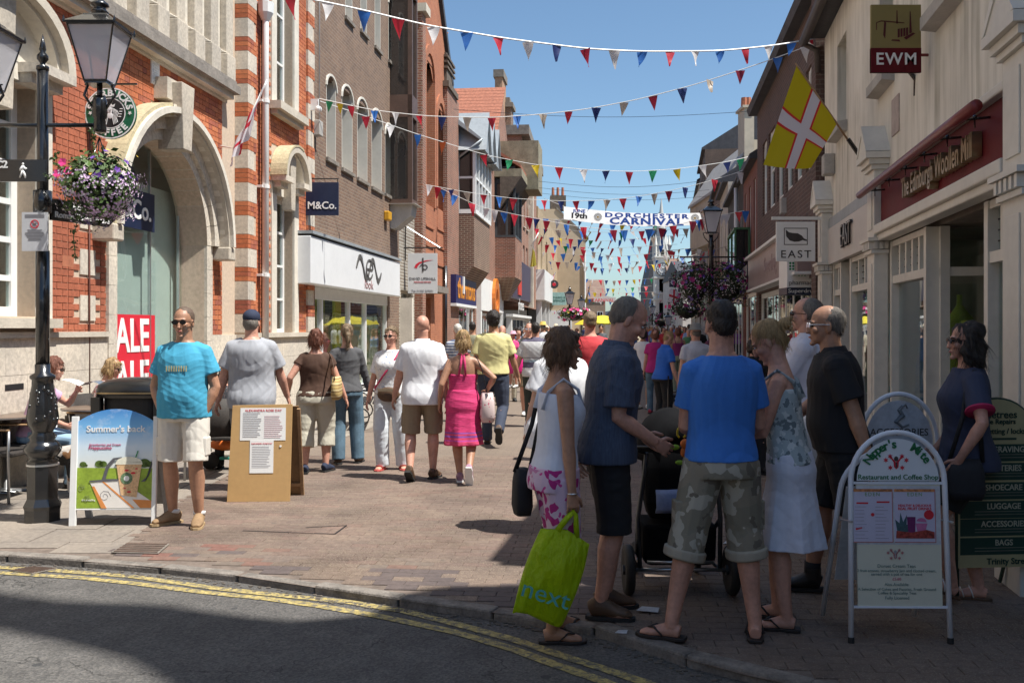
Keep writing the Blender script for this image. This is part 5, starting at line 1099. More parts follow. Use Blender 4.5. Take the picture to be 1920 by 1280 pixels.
def person(label,px,py,H,face,s='m',z=0,Y=None,X=None,wide=1.0,belly=0,lean=0,skin='f',turn=0,nod=0,hands=None,eh=None,feet=None,knee=None,top=('tee',None),bottom=('shorts',None),shoes=('shoe',None),hair=('short','hair brown'),vox=.008,glasses=None,group=None,sit=None,hip=None,shx=None,collar=None,extra=None,name='person'):
    """face: yaw in degrees, 0 = facing away from the camera (+Y), 90 = facing left (-X), -90 = right, 180 = to the camera"""
    if Y is None:g=G(px,py,z);base=g
    else:base=Vector(((px-CX)/FP*Y if X is None else X,Y,z))
    T=thing(name,label,'person',base,R(face),group);k=H/1.75;sk=SK[skin];fm=s=='f'
    hz=(sit or .915*k)/k;dz=hz-.915;hy=(hip or 0)
    SWD=(.136 if fm else .152)*min(wide,1.15);LEAN=R(lean)
    def W(p):           # unit figure -> local metres with the forward lean
        x,y,z_=p
        if z_>.95 and lean:
            t=min(1,(z_-.95)/.35);a=LEAN*(.35+.65*t);yy,zz_=y,z_-.95;y,z_=yy*math.cos(a)+zz_*math.sin(a),.95-yy*math.sin(a)+zz_*math.cos(a)
        return Vector((x,y+hy,z_+dz))*k
    def tor(mb,z0,z1,e=0,n=22,flare=0,fz=None,ew=1,pz=2.3,back=1):
        nz_=max(3,int((z1-z0)/.025));zs=[lerp(z0,z1,i/nz_) for i in range(nz_+1)];rr=[]
        for z_ in zs:
            q=[z_,*TQ(s,z_)]
            be=belly*math.exp(-((z_-1.05)/.12)**2);fl=flare*max(0,(1.1-z_)/.25) if flare else 0
            hw=q[1]*(wide if z_<1.42 else lerp(wide,1,.7))+e+fl+be*.45;hd=q[2]*(1+(wide-1)*.9)*ew+e+fl*.8+be*.6;yc=q[3]+be*.75
            rr.append([W((hw*math.copysign(abs(math.cos(t))**(2/pz),math.cos(t)),yc+hd*math.copysign(abs(math.sin(t))**(2/pz),math.sin(t)),z_)) for t in [2*PI*i/n for i in range(n)]])
        mb.rings(rr);return mb
    # joints
    J={}
    for sd,nm in ((-1,'L'),(1,'R')):
        J['sh'+nm]=W((sd*SWD,-.012,1.378))
        hd_=(hands or {}).get(nm) or (sd*(.235*wide+.0),.03,.80)
        ht=Vector(hd_)*k;
        if sit:ht=Vector((hd_[0],hd_[1],hd_[2]))*k
        hint=(eh or {}).get(nm) or (sd*.35,-1,-.1)
        J['el'+nm],J['wr'+nm]=ik(J['sh'+nm],ht,.285*k,.255*k,hint)
        J['hip'+nm]=W((sd*.092*min(wide,1.2),-.005,.90))
        ft=(feet or {}).get(nm) or (sd*.10,0,0,sd*8,0)     # x, y, z, yaw, pitch
        an=Vector((ft[0],ft[1]-.03,.085+ft[2]))*k
        J['kn'+nm],J['an'+nm]=ik(J['hip'+nm],an,(.42 if sit else .412)*k,(.42 if sit else .412)*k,(knee or {}).get(nm) or (sd*.12,1,0));J['ft'+nm]=ft
    nb=W((0,-.012,1.45));hc=W((0,.005,1.625))
    tv=(hc-nb).normalized();
    HM=Matrix.Translation(hc+Vector((0,math.sin(R(nod))*.05*k,-(1-math.cos(R(nod)))*.06*k))) @ Matrix.Rotation(R(turn),4,'Z') @ Matrix.Rotation(-R(nod)-LEAN*.25,4,'X') @ Matrix.Scale(k*(1.0 if not fm else .965),4)
    hp=lambda x,y,z_:HM @ Vector((x,y,z_))
    HR=HM.to_3x3()
    # ---- body: one continuous skin surface
    b_=MB();tor(b_,.86,1.475,-.004)
    b_.tube([W((0,-.02,1.40)),lerp(nb,hc,.35),hp(0,-.02,-.04)],[(.066 if fm else .074)*k,(.054 if fm else .063)*k,(.054 if fm else .062)*k],12)
    he=lambda c,r:b_.ell(hp(*c),r,16,11,HR)
    he((0,-.012,.032),(.074,.096,.088));he((0,.022,-.03),(.060,.070,.080));he((0,.046,-.078),(.038,.042,.030));he((0,.010,-.055),(.054,.05,.045))
    he((0,.097,-.022),(.012,.016,.026));he((0,.105,-.036),(.015,.014,.011));he((0,.074,.022),(.050,.020,.013));he((0,.086,-.068),(.022,.010,.010));he((0,.08,-.105),(.02,.018,.014))
    for sd in (-1,1):he((sd*.040,.068,-.025),(.022,.022,.022));he((sd*.074,-.004,-.015),(.008,.018,.031))
    for nm,sd in (('L',-1),('R',1)):
        sh,el,wr=J['sh'+nm],J['el'+nm],J['wr'+nm];a=.86 if fm else 1.0;a *= (1+(wide-1)*.7)
        b_.ell(sh-Vector((0,0,.004)),(.052*a*k,.052*a*k,.055*a*k),12,8);b_.tube([lerp(W((sd*.07,-.012,1.40)),sh,.1),sh,lerp(sh,el,.35),lerp(sh,el,.75),el,lerp(el,wr,.25),lerp(el,wr,.6),wr],[.055*a*k,.055*a*k,.052*a*k,.044*a*k,.040*a*k,.043*a*k,.034*a*k,.026*a*k],12)
        hip,kn,an=J['hip'+nm],J['kn'+nm],J['an'+nm];l=1+(wide-1)*.75;tq=.72 if bottom[0] in ('skirt','dress') else .96
        b_.tube([hip,lerp(hip,kn,.3),lerp(hip,kn,.8),kn,lerp(kn,an,.28)+Vector((0,-.012*k,0)),lerp(kn,an,.65),an,an-Vector((0,0,.02*k))],[.088*l*k*tq,.085*l*k*tq,.062*l*k*tq,.054*l*k,.059*l*k,.045*l*k,.035*k,.036*k],14)
        ft=J['ft'+nm];FMt=Matrix.Translation(an) @ Matrix.Rotation(R(ft[3]),4,'Z') @ Matrix.Rotation(R(ft[4]),4,'X');J['FM'+nm]=FMt;fq=lambda x,y,z_:FMt @ Vector((x*k,y*k,z_*k))
        b_.tube([fq(0,-.045,-.045),fq(0,0,-.035),fq(0,.05,-.045),fq(sd*.004,.10,-.056),fq(sd*.0,.14,-.060),fq(0,.162,-.064)],[(.034*k,.030*k),(.042*k,.034*k),(.034*k,.036*k),(.024*k,.042*k),(.017*k,.040*k),(.010*k,.030*k)],12,flat=HM.to_3x3() @ Vector((0,0,1)))
        # palm
        d=(wr-el).normalized();pn=Vector((sd,0,0));pn=(pn-d*d.dot(pn)).normalized() if abs(d.dot(pn))<.9 else Vector((0,0,1));sdv=d.cross(pn);J['hand'+nm]=(wr,d,pn,sdv)
        hs=.92 if fm else 1;b_.tube([wr-d*.01,wr+d*.03*k,wr+d*.085*k*hs],[(.020*k,.026*k),(.017*k*hs,.038*k*hs),(.013*k*hs,.040*k*hs)],12,flat=pn)
    body=remeshed(b_,'body',sk,T,vox,2)
    # fingers: unequal, bent, rooted in the palm
    f_=MB()
    for nm,sd in (('L',-1),('R',1)):
        wr,d,pn,sdv=J['hand'+nm];hs=(.92 if fm else 1)*k;grip=(extra or {}).get('grip'+nm,.5);fwd=1 if sdv.y>0 else -1
        for i,(off,ln) in enumerate(((.031,.070),(.011,.080),(-.010,.074),(-.030,.058))):
            o=wr+d*.076*hs+sdv*off*fwd*hs;d1=(d-pn*grip*.6).normalized();d2=(d-pn*grip*1.7).normalized();p1=o+d1*ln*.45*hs;p2=p1+d2*ln*.35*hs;p3=p2+(d2-pn*grip*.8).normalized()*ln*.25*hs
            f_.tube([o-d*.012,o,p1,p2,p3],[.009*hs,.0092*hs,.0085*hs,.0075*hs,.0058*hs],6)
        o=wr+d*.022*hs+sdv*.026*fwd*hs;t1=(d*.7+sdv*fwd*.75-pn*.35).normalized();t2=(d*.95+sdv*fwd*.3-pn*.5).normalized();f_.tube([o-t1*.01,o+t1*.032*hs,o+t1*.032*hs+t2*.03*hs,o+t1*.032*hs+t2*.05*hs],[.013*hs,.011*hs,.0095*hs,.007*hs],6)
    f_.build('fingers',sk,T,True) if 0 else None
    J['F']=f_
    fo=f_.build('fingers',sk,body,True);fo.parent=body
    # face
    if vox<.016:
        e_=MB()
        for sd in (-1,1):e_.ell(hp(sd*.030,.083,.003),(.0125,.008,.0065),8,6,HR)
        e_.build('eyes',MC['eye white'] if not glasses else MC['dark lens'],body,True)
        e_=MB()
        for sd in (-1,1):e_.ell(hp(sd*.030,.0905,.003),(.0055,.003,.0055),8,6,HR);e_.tube([hp(sd*.014,.092,.022),hp(sd*.03,.093,.026),hp(sd*.048,.082,.020)],.0035*k,5)
        e_.build('brows',MC['hair dark'],body,True);e_=MB();e_.ell(hp(0,.096,-.066),(.021*k,.006*k,.0065*k),10,6,HR);e_.build('mouth',MC['lip'],body,True)
    if glasses:
        q=MB();gm_=MC['dark lens']
        for sd in (-1,1):
            ps=[[hp(sd*.033+a*.026*math.cos(t),.098,.004+a*.017*math.sin(t)) for t in [2*PI*i/12 for i in range(12)]] for a in (1,)]
            q.prism(ps[0],hp(0,.103,0)-hp(0,.098,0));q.tube([hp(sd*.058,.098,.008),hp(sd*.078,.06,.008),hp(sd*.081,-.01,.004)],.0028,5)
        q.tube([hp(-.01,.101,.008),hp(.01,.101,.008)],.002,5);q.build('glasses',gm_ if glasses=='sun' else mat('clear lens',(.5,.52,.55),.1,.1),T)
    # ---- hair / hats
    st,hm=hair[:2];h_=MB();HE=lambda c,r:h_.ell(hp(*c),tuple(x*k for x in r),16,11,HR);amp=.004
    if st in ('short','buzz'):g_=-.0025 if st=='buzz' else 0;HE((0,-.022,.040),(.079+g_,.096+g_,.088+g_));HE((0,-.055,.0),(.067+g_,.058+g_,.075+g_));amp=.001 if st=='buzz' else .005
    elif st=='receding':HE((0,-.035,.030),(.079,.088,.086));HE((0,-.058,-.005),(.067,.055,.07));amp=.002
    elif st=='full':HE((0,-.018,.048),(.086,.104,.096));HE((0,-.055,.0),(.074,.062,.085));amp=.010
    elif st=='bob':
        HE((0,-.018,.045),(.086,.100,.092));HE((0,-.055,-.03),(.088,.066,.095))
        for sd in (-1,1):HE((sd*.070,-.005,-.025),(.026,.052,.085))
        HE((0,.045,.075),(.062,.045,.03));amp=.009
    elif st=='pony' or st=='bun':
        HE((0,-.020,.044),(.083,.098,.088));HE((0,-.06,-.005),(.068,.055,.075))
        if st=='bun':HE((0,-.135,.035),(.038,.040,.040));HE((0,-.165,.05),(.02,.03,.02))
        else:HE((0,-.115,-.02),(.032,.032,.035));HE((0,-.125,-.085),(.038,.032,.060));HE((.0,-.118,-.145),(.028,.024,.045))
        amp=.006
    elif st=='long':
        HE((0,-.020,.045),(.090,.102,.094));HE((0,-.065,-.06),(.100,.062,.125));HE((0,-.07,-.13),(.09,.055,.08))
        for sd in (-1,1):HE((sd*.076,-.01,-.05),(.030,.055,.11))
        amp=.012
    elif st in ('cap','hat','bald'):
        if st != 'bald':HE((0,-.045,-.005),(.074,.066,.075));amp=.003
    if h_.v:ho=remeshed(h_,'hair',MC[hm],T,max(vox*.9,.006),1,0,amp);ho['st']=st if vox <= .0125 else '';ho['c']=list(hp(0,-.02,.05))
    if st=='cap':
        q=MB();q.ell(hp(0,-.012,.055),(.082*k,.100*k,.075*k),18,10,HR);q.rings([[hp(x*.07,y,.05-.02*abs(x)**2+zz_) for x,y in ((-1,.05),(-.8,.12),(-.3,.158),(.3,.158),(.8,.12),(1,.05))] for zz_ in (0,.006)]);q.build('cap',hair[2],T,True)
    if st=='hat':
        q=MB();rr=[]
        for r_,z_ in ((.135,.035),(.13,.042),(.086,.055),(.080,.12),(.05,.135),(.01,.138)):rr.append([hp(r_*math.cos(t),-.01+r_*1.12*math.sin(t),z_) for t in [2*PI*i/20 for i in range(20)]])
        q.rings(rr);q.build('hat',hair[2],T,True)
    # ---- top
    kind,tm=top[:2];o_=dict(top[2]) if len(top)>2 else {}
    if tm:
        hem=o_.get('hem',.84);e=o_.get('e',.016);t_=MB();slv=o_.get('sl',.58);ztop=o_.get('zt',1.462)
        if kind in ('tee','shirt','polo','long'):
            tor(t_,hem,ztop,e,flare=o_.get('flare',.012),ew=1.04)
            for nm,sd in (('L',-1),('R',1)):
                sh,el,wr=J['sh'+nm],J['el'+nm],J['wr'+nm];a=(.9 if fm else 1)*(1+(wide-1)*.7);i0=W((sd*.08,-.012,1.395))
                t_.ell(sh+Vector((0,0,-.004)),((.052*a+e*.8)*k,(.056*a+e*.8)*k,(.056*a+e*.8)*k),12,8)
                if kind=='long':t_.tube([i0,sh,lerp(sh,el,.5),el,lerp(el,wr,.5),lerp(el,wr,.93)],[(.060*a+e)*k,(.058*a+e)*k,(.050*a+e)*k,(.044*a+e)*k,(.038*a+e)*k,(.028*a+e)*k],12)
                else:t_.tube([i0,sh,lerp(sh,el,slv*.5),lerp(sh,el,slv)],[(.058*a+e)*k,(.055*a+e*.8)*k,(.054*a+e*.9)*k,(.054*a+e*1.15)*k],14)
        elif kind in ('tank','halter'):
            tor(t_,hem,o_.get('zt',1.33),e*.7,flare=o_.get('flare',.0))
        tp=remeshed(t_,o_.get('name','shirt'),tm,T,vox*.9,9,o_.get('wr',.010))
        if kind=='tank':
            q=MB()
            for sd in (-1,1):q.tube([W((sd*.085,.115,1.30)),W((sd*.10,.075,1.40)),W((sd*.098,-.012,1.452)),W((sd*.09,-.09,1.38)),W((sd*.075,-.115,1.28))],[(.006,.014)]*5,8,flat=(0,0,1))
            q.build('shoulder_straps',tm,tp,True)
        if kind=='halter':
            q=MB()
            for sd in (-1,1):q.tube([W((sd*.06,.10,1.32)),W((sd*.066,.04,1.44)),W((sd*.045,-.06,1.47)),W((sd*.01,-.082,1.465))],[(.005,.016)]*4,8,flat=(0,1,0));q.tube([W((sd*.012,-.085,1.46)),W((sd*.022,-.11,1.36)),W((sd*(.03 if sd>0 else .05),-.118,1.22))],[(.004,.010),(.004,.014),(.003,.012)],6,flat=(0,1,0))
            q.build('neck_ties',tm,tp,True)
        if kind in ('polo','shirt') or collar:
            q=MB();rr=[]
            for z_,r_ in ((1.445,.078),(1.495,.072),(1.497,.080),(1.455,.096)):rr.append([W((r_*math.cos(t)*.98,-.012+r_*math.sin(t)*(.98)+(.012 if math.sin(t)>.6 else 0),z_-(.03 if math.sin(t)>.7 else 0))) for t in [2*PI*i/20 for i in range(20)]])
            q.rings(rr,cap=False);q.build('collar',tm,tp,True)
    # ---- bottoms
    kind,bm=bottom[:2];o_=dict(bottom[2]) if len(bottom)>2 else {}
    if bm:
        q=MB();e=o_.get('e',.014);wz=o_.get('waist',.99)
        if kind in ('shorts','trousers','capri'):
            tor(q,.84,wz,e)
            fr={'shorts':o_.get('len',.88),'capri':1.0,'trousers':1.0}[kind]
            for nm,sd in (('L',-1),('R',1)):
                hip,kn,an=J['hip'+nm],J['kn'+nm],J['an'+nm];l=1+(wide-1)*.75;c0=W((sd*.078,-.01,.92))
                if kind=='shorts' and fr <= 1:pts=[c0,hip,lerp(hip,kn,.35),lerp(hip,kn,.7),lerp(hip,kn,fr)];rs=[.09*l+e*.6,.088*l+e,.083*l+e,.074*l+e*1.1,.068*l+e*1.45]
                elif kind=='shorts':pts=[c0,hip,lerp(hip,kn,.35),lerp(hip,kn,.8),lerp(kn,an,fr-1)];rs=[.09*l+e*.6,.088*l+e,.083*l+e,.070*l+e*1.15,.064*l+e*1.5]
                elif kind=='capri':pts=[c0,hip,lerp(hip,kn,.4),kn,lerp(kn,an,.45)];rs=[.09*l+e,.092*l+e,.088*l+e,.064*l+e*1.5,.062*l+e*1.8]
                else:w_=o_.get('w',1);pts=[c0,hip,lerp(hip,kn,.4),kn,lerp(kn,an,.5),an-Vector((0,0,.035*k))];rs=[.09*l+e,.092*l+e,.086*l+e,(.060*l+e)*w_,(.054*l+e)*w_,(.050*l+e)*w_]
                q.tube(pts,[r_*k for r_ in rs],14)
                if o_.get('cuff'):c_=MB();u=(pts[-1]-pts[-2]).normalized();c_.tube([pts[-1]-u*.028,pts[-1]-u*.02,pts[-1]+u*.022,pts[-1]+u*.03],[rs[-1]*k,rs[-1]*k+.012,rs[-1]*k+.012,rs[-1]*k],16);remeshed(c_,'turned_cuff',o_['cuff'],T,vox,1,.003)
                if o_.get('pocket'):c_=MB();pm=lerp(hip,kn,.62);c_.rings([[pm+Vector((sd*x*k,y*k,z_*k)) for x,y in ((.05,-.066),(.080*l+e*1.0+.002,-.045),(.080*l+e*1.0+.002,.045),(.05,.066))] for z_ in (-.08,.07)]);remeshed(c_,'cargo_pocket',bm,T,vox,1,.003)
        elif kind in ('skirt','dress'):
            zh=o_.get('hem',.50);z1=o_.get('waist',1.0);fl=o_.get('fl',.045);n=28;rr=[]
            for i in range(11):
                z_=lerp(zh,z1,i/10)
                if z_ >= .80:
                    q0=[z_,*TQ(s,z_)]
                    hw,hd,yc=q0[1]*wide+e,q0[2]*wide+e,q0[3]
                else:t=(.80-z_)/.4;hw=(.160*wide+e)*(1-.10*t)+fl*t;hd=(.115*wide+e)+fl*t;yc=-.012
                am=.012*max(0,(.86-z_)/.4)
                rr.append([W((hw*math.cos(t)*(1+am*6*math.sin(t*7+z_*3)),yc+hd*math.sin(t)*(1+am*6*math.sin(t*7+z_*3)),z_)) for t in [2*PI*j/n for j in range(n)]])
            q.rings(rr)
        remeshed(q,{'shorts':'shorts','capri':'trousers','trousers':'trousers','skirt':'skirt','dress':'dress_skirt'}[kind],bm,T,vox*.9,5,o_.get('wr',.009))
    # ---- shoes
    sk_,sm=shoes[:2]
    if sm:
        for nm,sd in (('L',-1),('R',1)):
            FMt=J['FM'+nm];fq=lambda x,y,z_:FMt @ Vector((x*k,y*k,z_*k));o=[(-.030,-.075),(-.042,-.03),(-.036,.03),(-.047,.10),(-.040,.155),(-.015,.185),(.018,.185),(.042,.155),(.048,.10),(.038,.03),(.042,-.03),(.030,-.075)]
            q=MB();q.rings([[fq(x*1.03,y*1.02,z_) for x,y in o] for z_ in (-.085,-.066)])
            if sk_=='shoe' or sk_=='boot':
                so=q.build('shoe_sole',MC['rubber'] if len(shoes)<3 else shoes[2],T)
                q=MB();up=Vector((0,0,1));q.tube([fq(0,-.058,-.036),fq(0,-.02,-.022),fq(0,.03,-.026),fq(0,.09,-.042),fq(0,.14,-.050),fq(0,.172,-.058)],[(.042*k,.036*k),(.058*k,.043*k),(.052*k,.043*k),(.034*k,.049*k),(.025*k,.044*k),(.012*k,.028*k)],14,flat=FMt.to_3x3() @ up)
                if sk_=='boot':q.tube([fq(0,-.01,-.02),fq(0,-.012,.06)],[.052*k,.050*k],12)
                remeshed(q,'shoe',sm,T,max(vox*.8,.006),2,.002)
                if o_ is not None and (extra or {}).get('socks'):q=MB();q.tube([fq(0,-.005,.0),fq(0,-.012,(extra or {}).get('socks'))],[.046*k,.050*k],12);q.build('sock',(extra or {}).get('sockm',W_),T,True)
            else:
                so=q.build('sandal_sole',sm,T,bevel=.004);q=MB()
                if sk_=='flip':
                    q.tube([fq(0,.125,-.065),fq(0,.118,-.033)],.004*k,5)
                    for e_ in (-1,1):q.tube([fq(0,.122,-.035),fq(e_*.030,.085,-.022),fq(e_*.047,.035,-.062)],[(.003*k,.006*k),(.0035*k,.009*k),(.003*k,.007*k)],6,flat=(0,0,1))
                else:
                    for y0 in (.10,.045):q.tube([fq(-.046,y0-.01,-.066),fq(-.036,y0,-.030),fq(0,y0+.01,-.008 if y0<.06 else -.026),fq(.036,y0,-.030),fq(.046,y0-.01,-.066)],[(.003,.012)]*5,6,flat=(0,1,0))
                q.build('sandal_straps',shoes[2] if len(shoes)>2 else sm,T,True)
    J['W']=W;J['hp']=hp;J['k']=k;T_J[T.name]=J
    return T,J
T_J={}
def shoulder_bag(label,T,J,col,side,drop=.75,w_=.30,h_=.24,d_=.10,strap=None,cat='bag',name='shoulder_bag',yoff=-.05,xo=.235,cross=False,sm=None,slant=0):
    """a bag slung on one shoulder of person T (a thing of its own)"""
    k=J['k'];sx=-1 if side=='L' else 1;M=T.matrix_basis.copy() if 0 else Matrix.Translation(T.location) @ Matrix.Rotation(T.rotation_euler.z,4,'Z')
    c=Vector((sx*xo,yoff,drop))*k;t=thing(name,label,cat,M @ c,T.rotation_euler.z)
    q=MB();o=[]
    for z_,a in ((-h_/2,.80),(-h_*.3,1.0),(h_*.2,.92),(h_/2,.72)):o.append([Vector((sx*d_*.5*a*math.copysign(abs(math.cos(u))**.5,math.cos(u)),w_/2*a*math.copysign(abs(math.sin(u))**.5,math.sin(u)),z_+slant*w_*.5*math.sin(u))) for u in [2*PI*i/16 for i in range(16)]])
    q.rings(o);q.build('bag_body',col,t,True)
    sh=J['sh'+('L' if (side=='L') != cross else 'R')]+Vector((0,0,.075*k));s0=sh-c
    q=MB()
    for sg in (-1,1):
        if cross:mid=Vector((-sx*.02,sg*.155,1.15))*k-c
        else:mid=(s0+Vector((0,sg*w_*.4,h_*.4)))*.5+Vector((sx*.02,0,0))
        q.tube([s0,s0.lerp(mid,.5)+Vector((sx*.012 if not cross else 0,sg*(.02 if not cross else .055),.0)),mid,Vector((0,sg*w_*.42,h_*.42))],[(.004,.014)]*4,6,flat=(sx,0,0))
    q.build('strap',sm or strap or col,t,True);return t
# ---------------- cast ----------------
B_=math.pi
khaki=cloth('khaki',(.26,.20,.13));white=cloth('white cotton',(.74,.74,.76));stone_c=cloth('stone cotton',(.50,.46,.36));jeans=cloth('blue jeans',(.10,.17,.23),.85,.25,8);dark_c=cloth('black cotton',(.013,.013,.016));navy_c=cloth('navy cotton',(.02,.028,.06));flipb=mat('flip flop black',(.02,.014,.012),.6)
# man in turquoise T-shirt
T,J=person('man in turquoise T-shirt, cream cargo shorts and sunglasses, hands in pockets beside the poster board',345,985,1.775,176,skin='t',turn=2,nod=4,wide=1.06,belly=.02,vox=.0068,
    hands={'L':(-.165,.02,.87),'R':(.165,.02,.87)},eh={'L':(-1,-.35,0),'R':(1,-.35,0)},feet={'L':(-.12,.02,0,14,0),'R':(.13,-.06,0,-38,0)},
    top=('tee',cloth('turquoise',(.055,.33,.50)),{'hem':.865,'sl':.62,'e':.02,'flare':.02}),bottom=('shorts',cloth('cream cotton',(.66,.62,.55)),{'len':.93,'pocket':1,'e':.02,'waist':.96}),shoes=('shoe',MC['tan suede'],mat('gum sole',(.4,.28,.15),.7)),hair=('buzz','stubble'),glasses='sun',extra={'socks':.03})
q=MB();cc_=[(.7,.7,.65),(.6,.5,.05),(.3,.35,.4),(.6,.5,.05),(.7,.7,.65)]
for i in range(9):x=-.085+i*.02;q.box((x,.148+.0*abs(x),1.255),(x+.009,.1485+.004,1.30))
q.build('chest_print',mat('chest print',(.5,.46,.25),.8,.4,60),T)
# man in grey T-shirt with cap
person('man in light grey T-shirt and navy cap seen from behind, beyond the sandwich board',472,919,1.78,2,skin='p',wide=1.16,belly=.03,turn=-4,vox=.009,hands={'L':(-.34,.03,.84),'R':(.31,.20,.88)},eh={'R':(1,-.6,0),'L':(-1,-.5,0)},
    top=('tee',cloth('heather grey',(.36,.37,.40)),{'hem':.80,'sl':.72,'e':.03,'flare':.012}),bottom=('trousers',cloth('grey trousers',(.2,.2,.2)),{}),shoes=('shoe',MC['black matt']),hair=('cap','hair grey',navy_c))
T,J=person('woman in brown top and beige cropped trousers walking away with a straw bag',592,884,1.60,4,'f',skin='p',wide=1.24,vox=.010,hands={'L':(-.34,.04,.95),'R':(.37,.10,.84)},feet={'L':(-.11,-.12,0,5,0),'R':(.12,.04,.0,-25,0)},
    top=('tee',cloth('chocolate',(.075,.036,.022)),{'hem':.92,'sl':.36,'e':.014,'zt':1.44}),bottom=('capri',cloth('beige twill',(.50,.47,.38)),{'e':.02}),shoes=('shoe',navy_c),hair=('bob','hair auburn'))
straw=stripe_mat('straw weave',[(0,(.50,.36,.14)),(.33,(.22,.13,.05)),(.5,(.60,.48,.24)),(.8,(.38,.25,.09))],.07,2)
shoulder_bag('striped straw tote with black base on the shoulder of the woman in the brown top',T,J,straw,'R',1.03,.46,.24,.10,MC['brown leather'],xo=.27,yoff=-.14,name='straw_bag')
T,J=person('woman in charcoal long sleeved top and flared jeans with a ponytail',650,868,1.66,12,'f',skin='f',wide=1.06,vox=.010,turn=6,hands={'R':(.30,.12,.84),'L':(-.28,.05,.9)},feet={'L':(-.10,.0,0,5,0),'R':(.14,.05,0,-20,0)},
    top=('long',cloth('charcoal',(.085,.085,.09)),{'hem':.90,'e':.012,'zt':1.44}),bottom=('trousers',jeans,{'w':1.35,'e':.010}),shoes=('shoe',MC['brown leather']),hair=('pony','hair ash'))
tee_print=print_mat('printed white cotton',(.70,.70,.70),[((.12,.25,.55),.17),((.18,.15,.13),.14),((.3,.3,.3),.1)],17)
T,J=person('woman in printed white T-shirt and white trousers facing the camera with a pink bag strap',733,880,1.62,172,'f',skin='p',wide=1.1,turn=-8,vox=.009,hands={'R':(.28,.04,.84),'L':(-.29,.08,.92)},feet={'L':(-.13,-.05,0,20,0),'R':(.10,.04,0,-10,0)},
    top=('tee',tee_print,{'hem':.93,'sl':.75,'e':.02}),bottom=('trousers',cloth('white trousers',(.66,.70,.74)),{'w':1.25}),shoes=('strap',mat('coral leather',(.5,.09,.08),.5)),hair=('full','hair ash'),glasses='sun')
q=MB();W2=J['W'];q.tube([W2((-.12,.03,1.46)),W2((-.10,.12,1.38)),W2((.02,.165,1.2)),W2((.17,.12,1.0)),W2((.2,0,.95))],[(.003,.012)]*5,6,flat=(0,1,0));
bt=thing('waist_bag','small brown bag on a pink strap worn by the woman in white trousers','bag',T.location,T.rotation_euler.z);q.build('strap',mat('pink webbing',(.55,.03,.12),.6),bt,True)
q=MB();q.ell(Vector((-.02,.19,.93))*J['k'],(.13,.045,.085),14,8);q.build('bag_body',MC['brown leather'],bt,True);q=MB();q.box((-.13,.225,.90),(.09,.236,.93));q.build('bag_flap',MC['khaki'],bt)
T,J=person('bald man in white short sleeved shirt and khaki shorts walking away',792,898,1.74,2,skin='p',wide=1.10,belly=.015,vox=.009,hands={'L':(-.31,.10,.86),'R':(.26,-.02,.84)},feet={'L':(-.12,-.16,.05,-10,-40),'R':(.11,.08,0,-20,0)},
    top=('shirt',white,{'hem':.80,'sl':.78,'e':.028,'flare':.022}),bottom=('shorts',khaki,{'len':1.0,'e':.02,'pocket':1}),shoes=('shoe',MC['brown leather']),hair=('bald','stubble'))
pink=stripe_mat('pink dress cotton',[(0,(.66,.045,.17))],9,2)
m_,n_,b2=newmat('pink linen');v_=N(n_,'ShaderNodeTexCoord');sp=N(n_,'ShaderNodeSeparateXYZ');L(n_,v_.outputs['Object'],sp.inputs[0]);nz=noise_t(n_,coords(n_,(1,1,6)),14,4)
band=ramp(n_,sp.outputs[2],[(0,(.60,.05,.14)),(.435,(.52,.06,.30)),(.452,(.62,.05,.13)),(.475,(.25,.07,.34)),(.495,(.62,.05,.13)),(.515,(.30,.07,.34)),(.53,(.58,.035,.15))],'CONSTANT')
L(n_,mixc(n_,1.0,band,ramp(n_,nz.outputs[0],[(.35,(.82,)*3),(.65,(1.1,)*3)]),'MULTIPLY'),b2.inputs['Base Color']);b2.inputs['Roughness'].default_value=.8;bump(n_,b2,nz.outputs[0],.006)
T,J=person('blonde woman in pink halter dress walking away',868,903,1.585,3,'f',skin='t',wide=1.06,vox=.009,hands={'L':(-.27,.03,.90),'R':(.27,.10,1.03)},eh={'R':(1,-.7,-.2)},feet={'L':(-.035,.05,0,0,0),'R':(.07,-.22,.10,-5,-62)},
    top=('halter',m_,{'hem':.94,'zt':1.24,'e':.018}),bottom=('dress',m_,{'hem':.43,'waist':1.06,'fl':.055,'e':.024}),shoes=('shoe',mat('mauve shoe',(.35,.2,.27),.6),W_),hair=('bob','hair blonde'))
shoulder_bag('pink and white shoulder bag on a wide black strap behind the pink dress',T,J,print_mat('pink plaid',(.62,.5,.48),[((.5,.05,.12),.25),((.15,.05,.08),.12)],14),'R',.86,.26,.30,.16,dark_c,xo=.28)
T,J=person('dark haired man in pale yellow T-shirt and dark jeans striding away',925,834,1.83,-4,skin='t',wide=1.08,vox=.010,hands={'R':(.33,.16,.85),'L':(-.28,-.04,.84)},feet={'L':(-.09,.16,0,5,0),'R':(.10,-.30,.16,0,-58)},
    top=('tee',cloth('pale yellow',(.66,.60,.28)),{'hem':.93,'sl':.72,'e':.03}),bottom=('trousers',cloth('dark denim',(.035,.045,.075)),{}),shoes=('shoe',MC['brown leather']),hair=('full','hair dark'))
strp=stripe_mat('striped polo',[(0,(.52,.52,.52)),(.1,(.10,.09,.14)),(.32,(.35,.45,.52)),(.40,(.52,.52,.52)),(.47,(.12,.11,.15)),(.5,(.56,.56,.56))],.42,2)
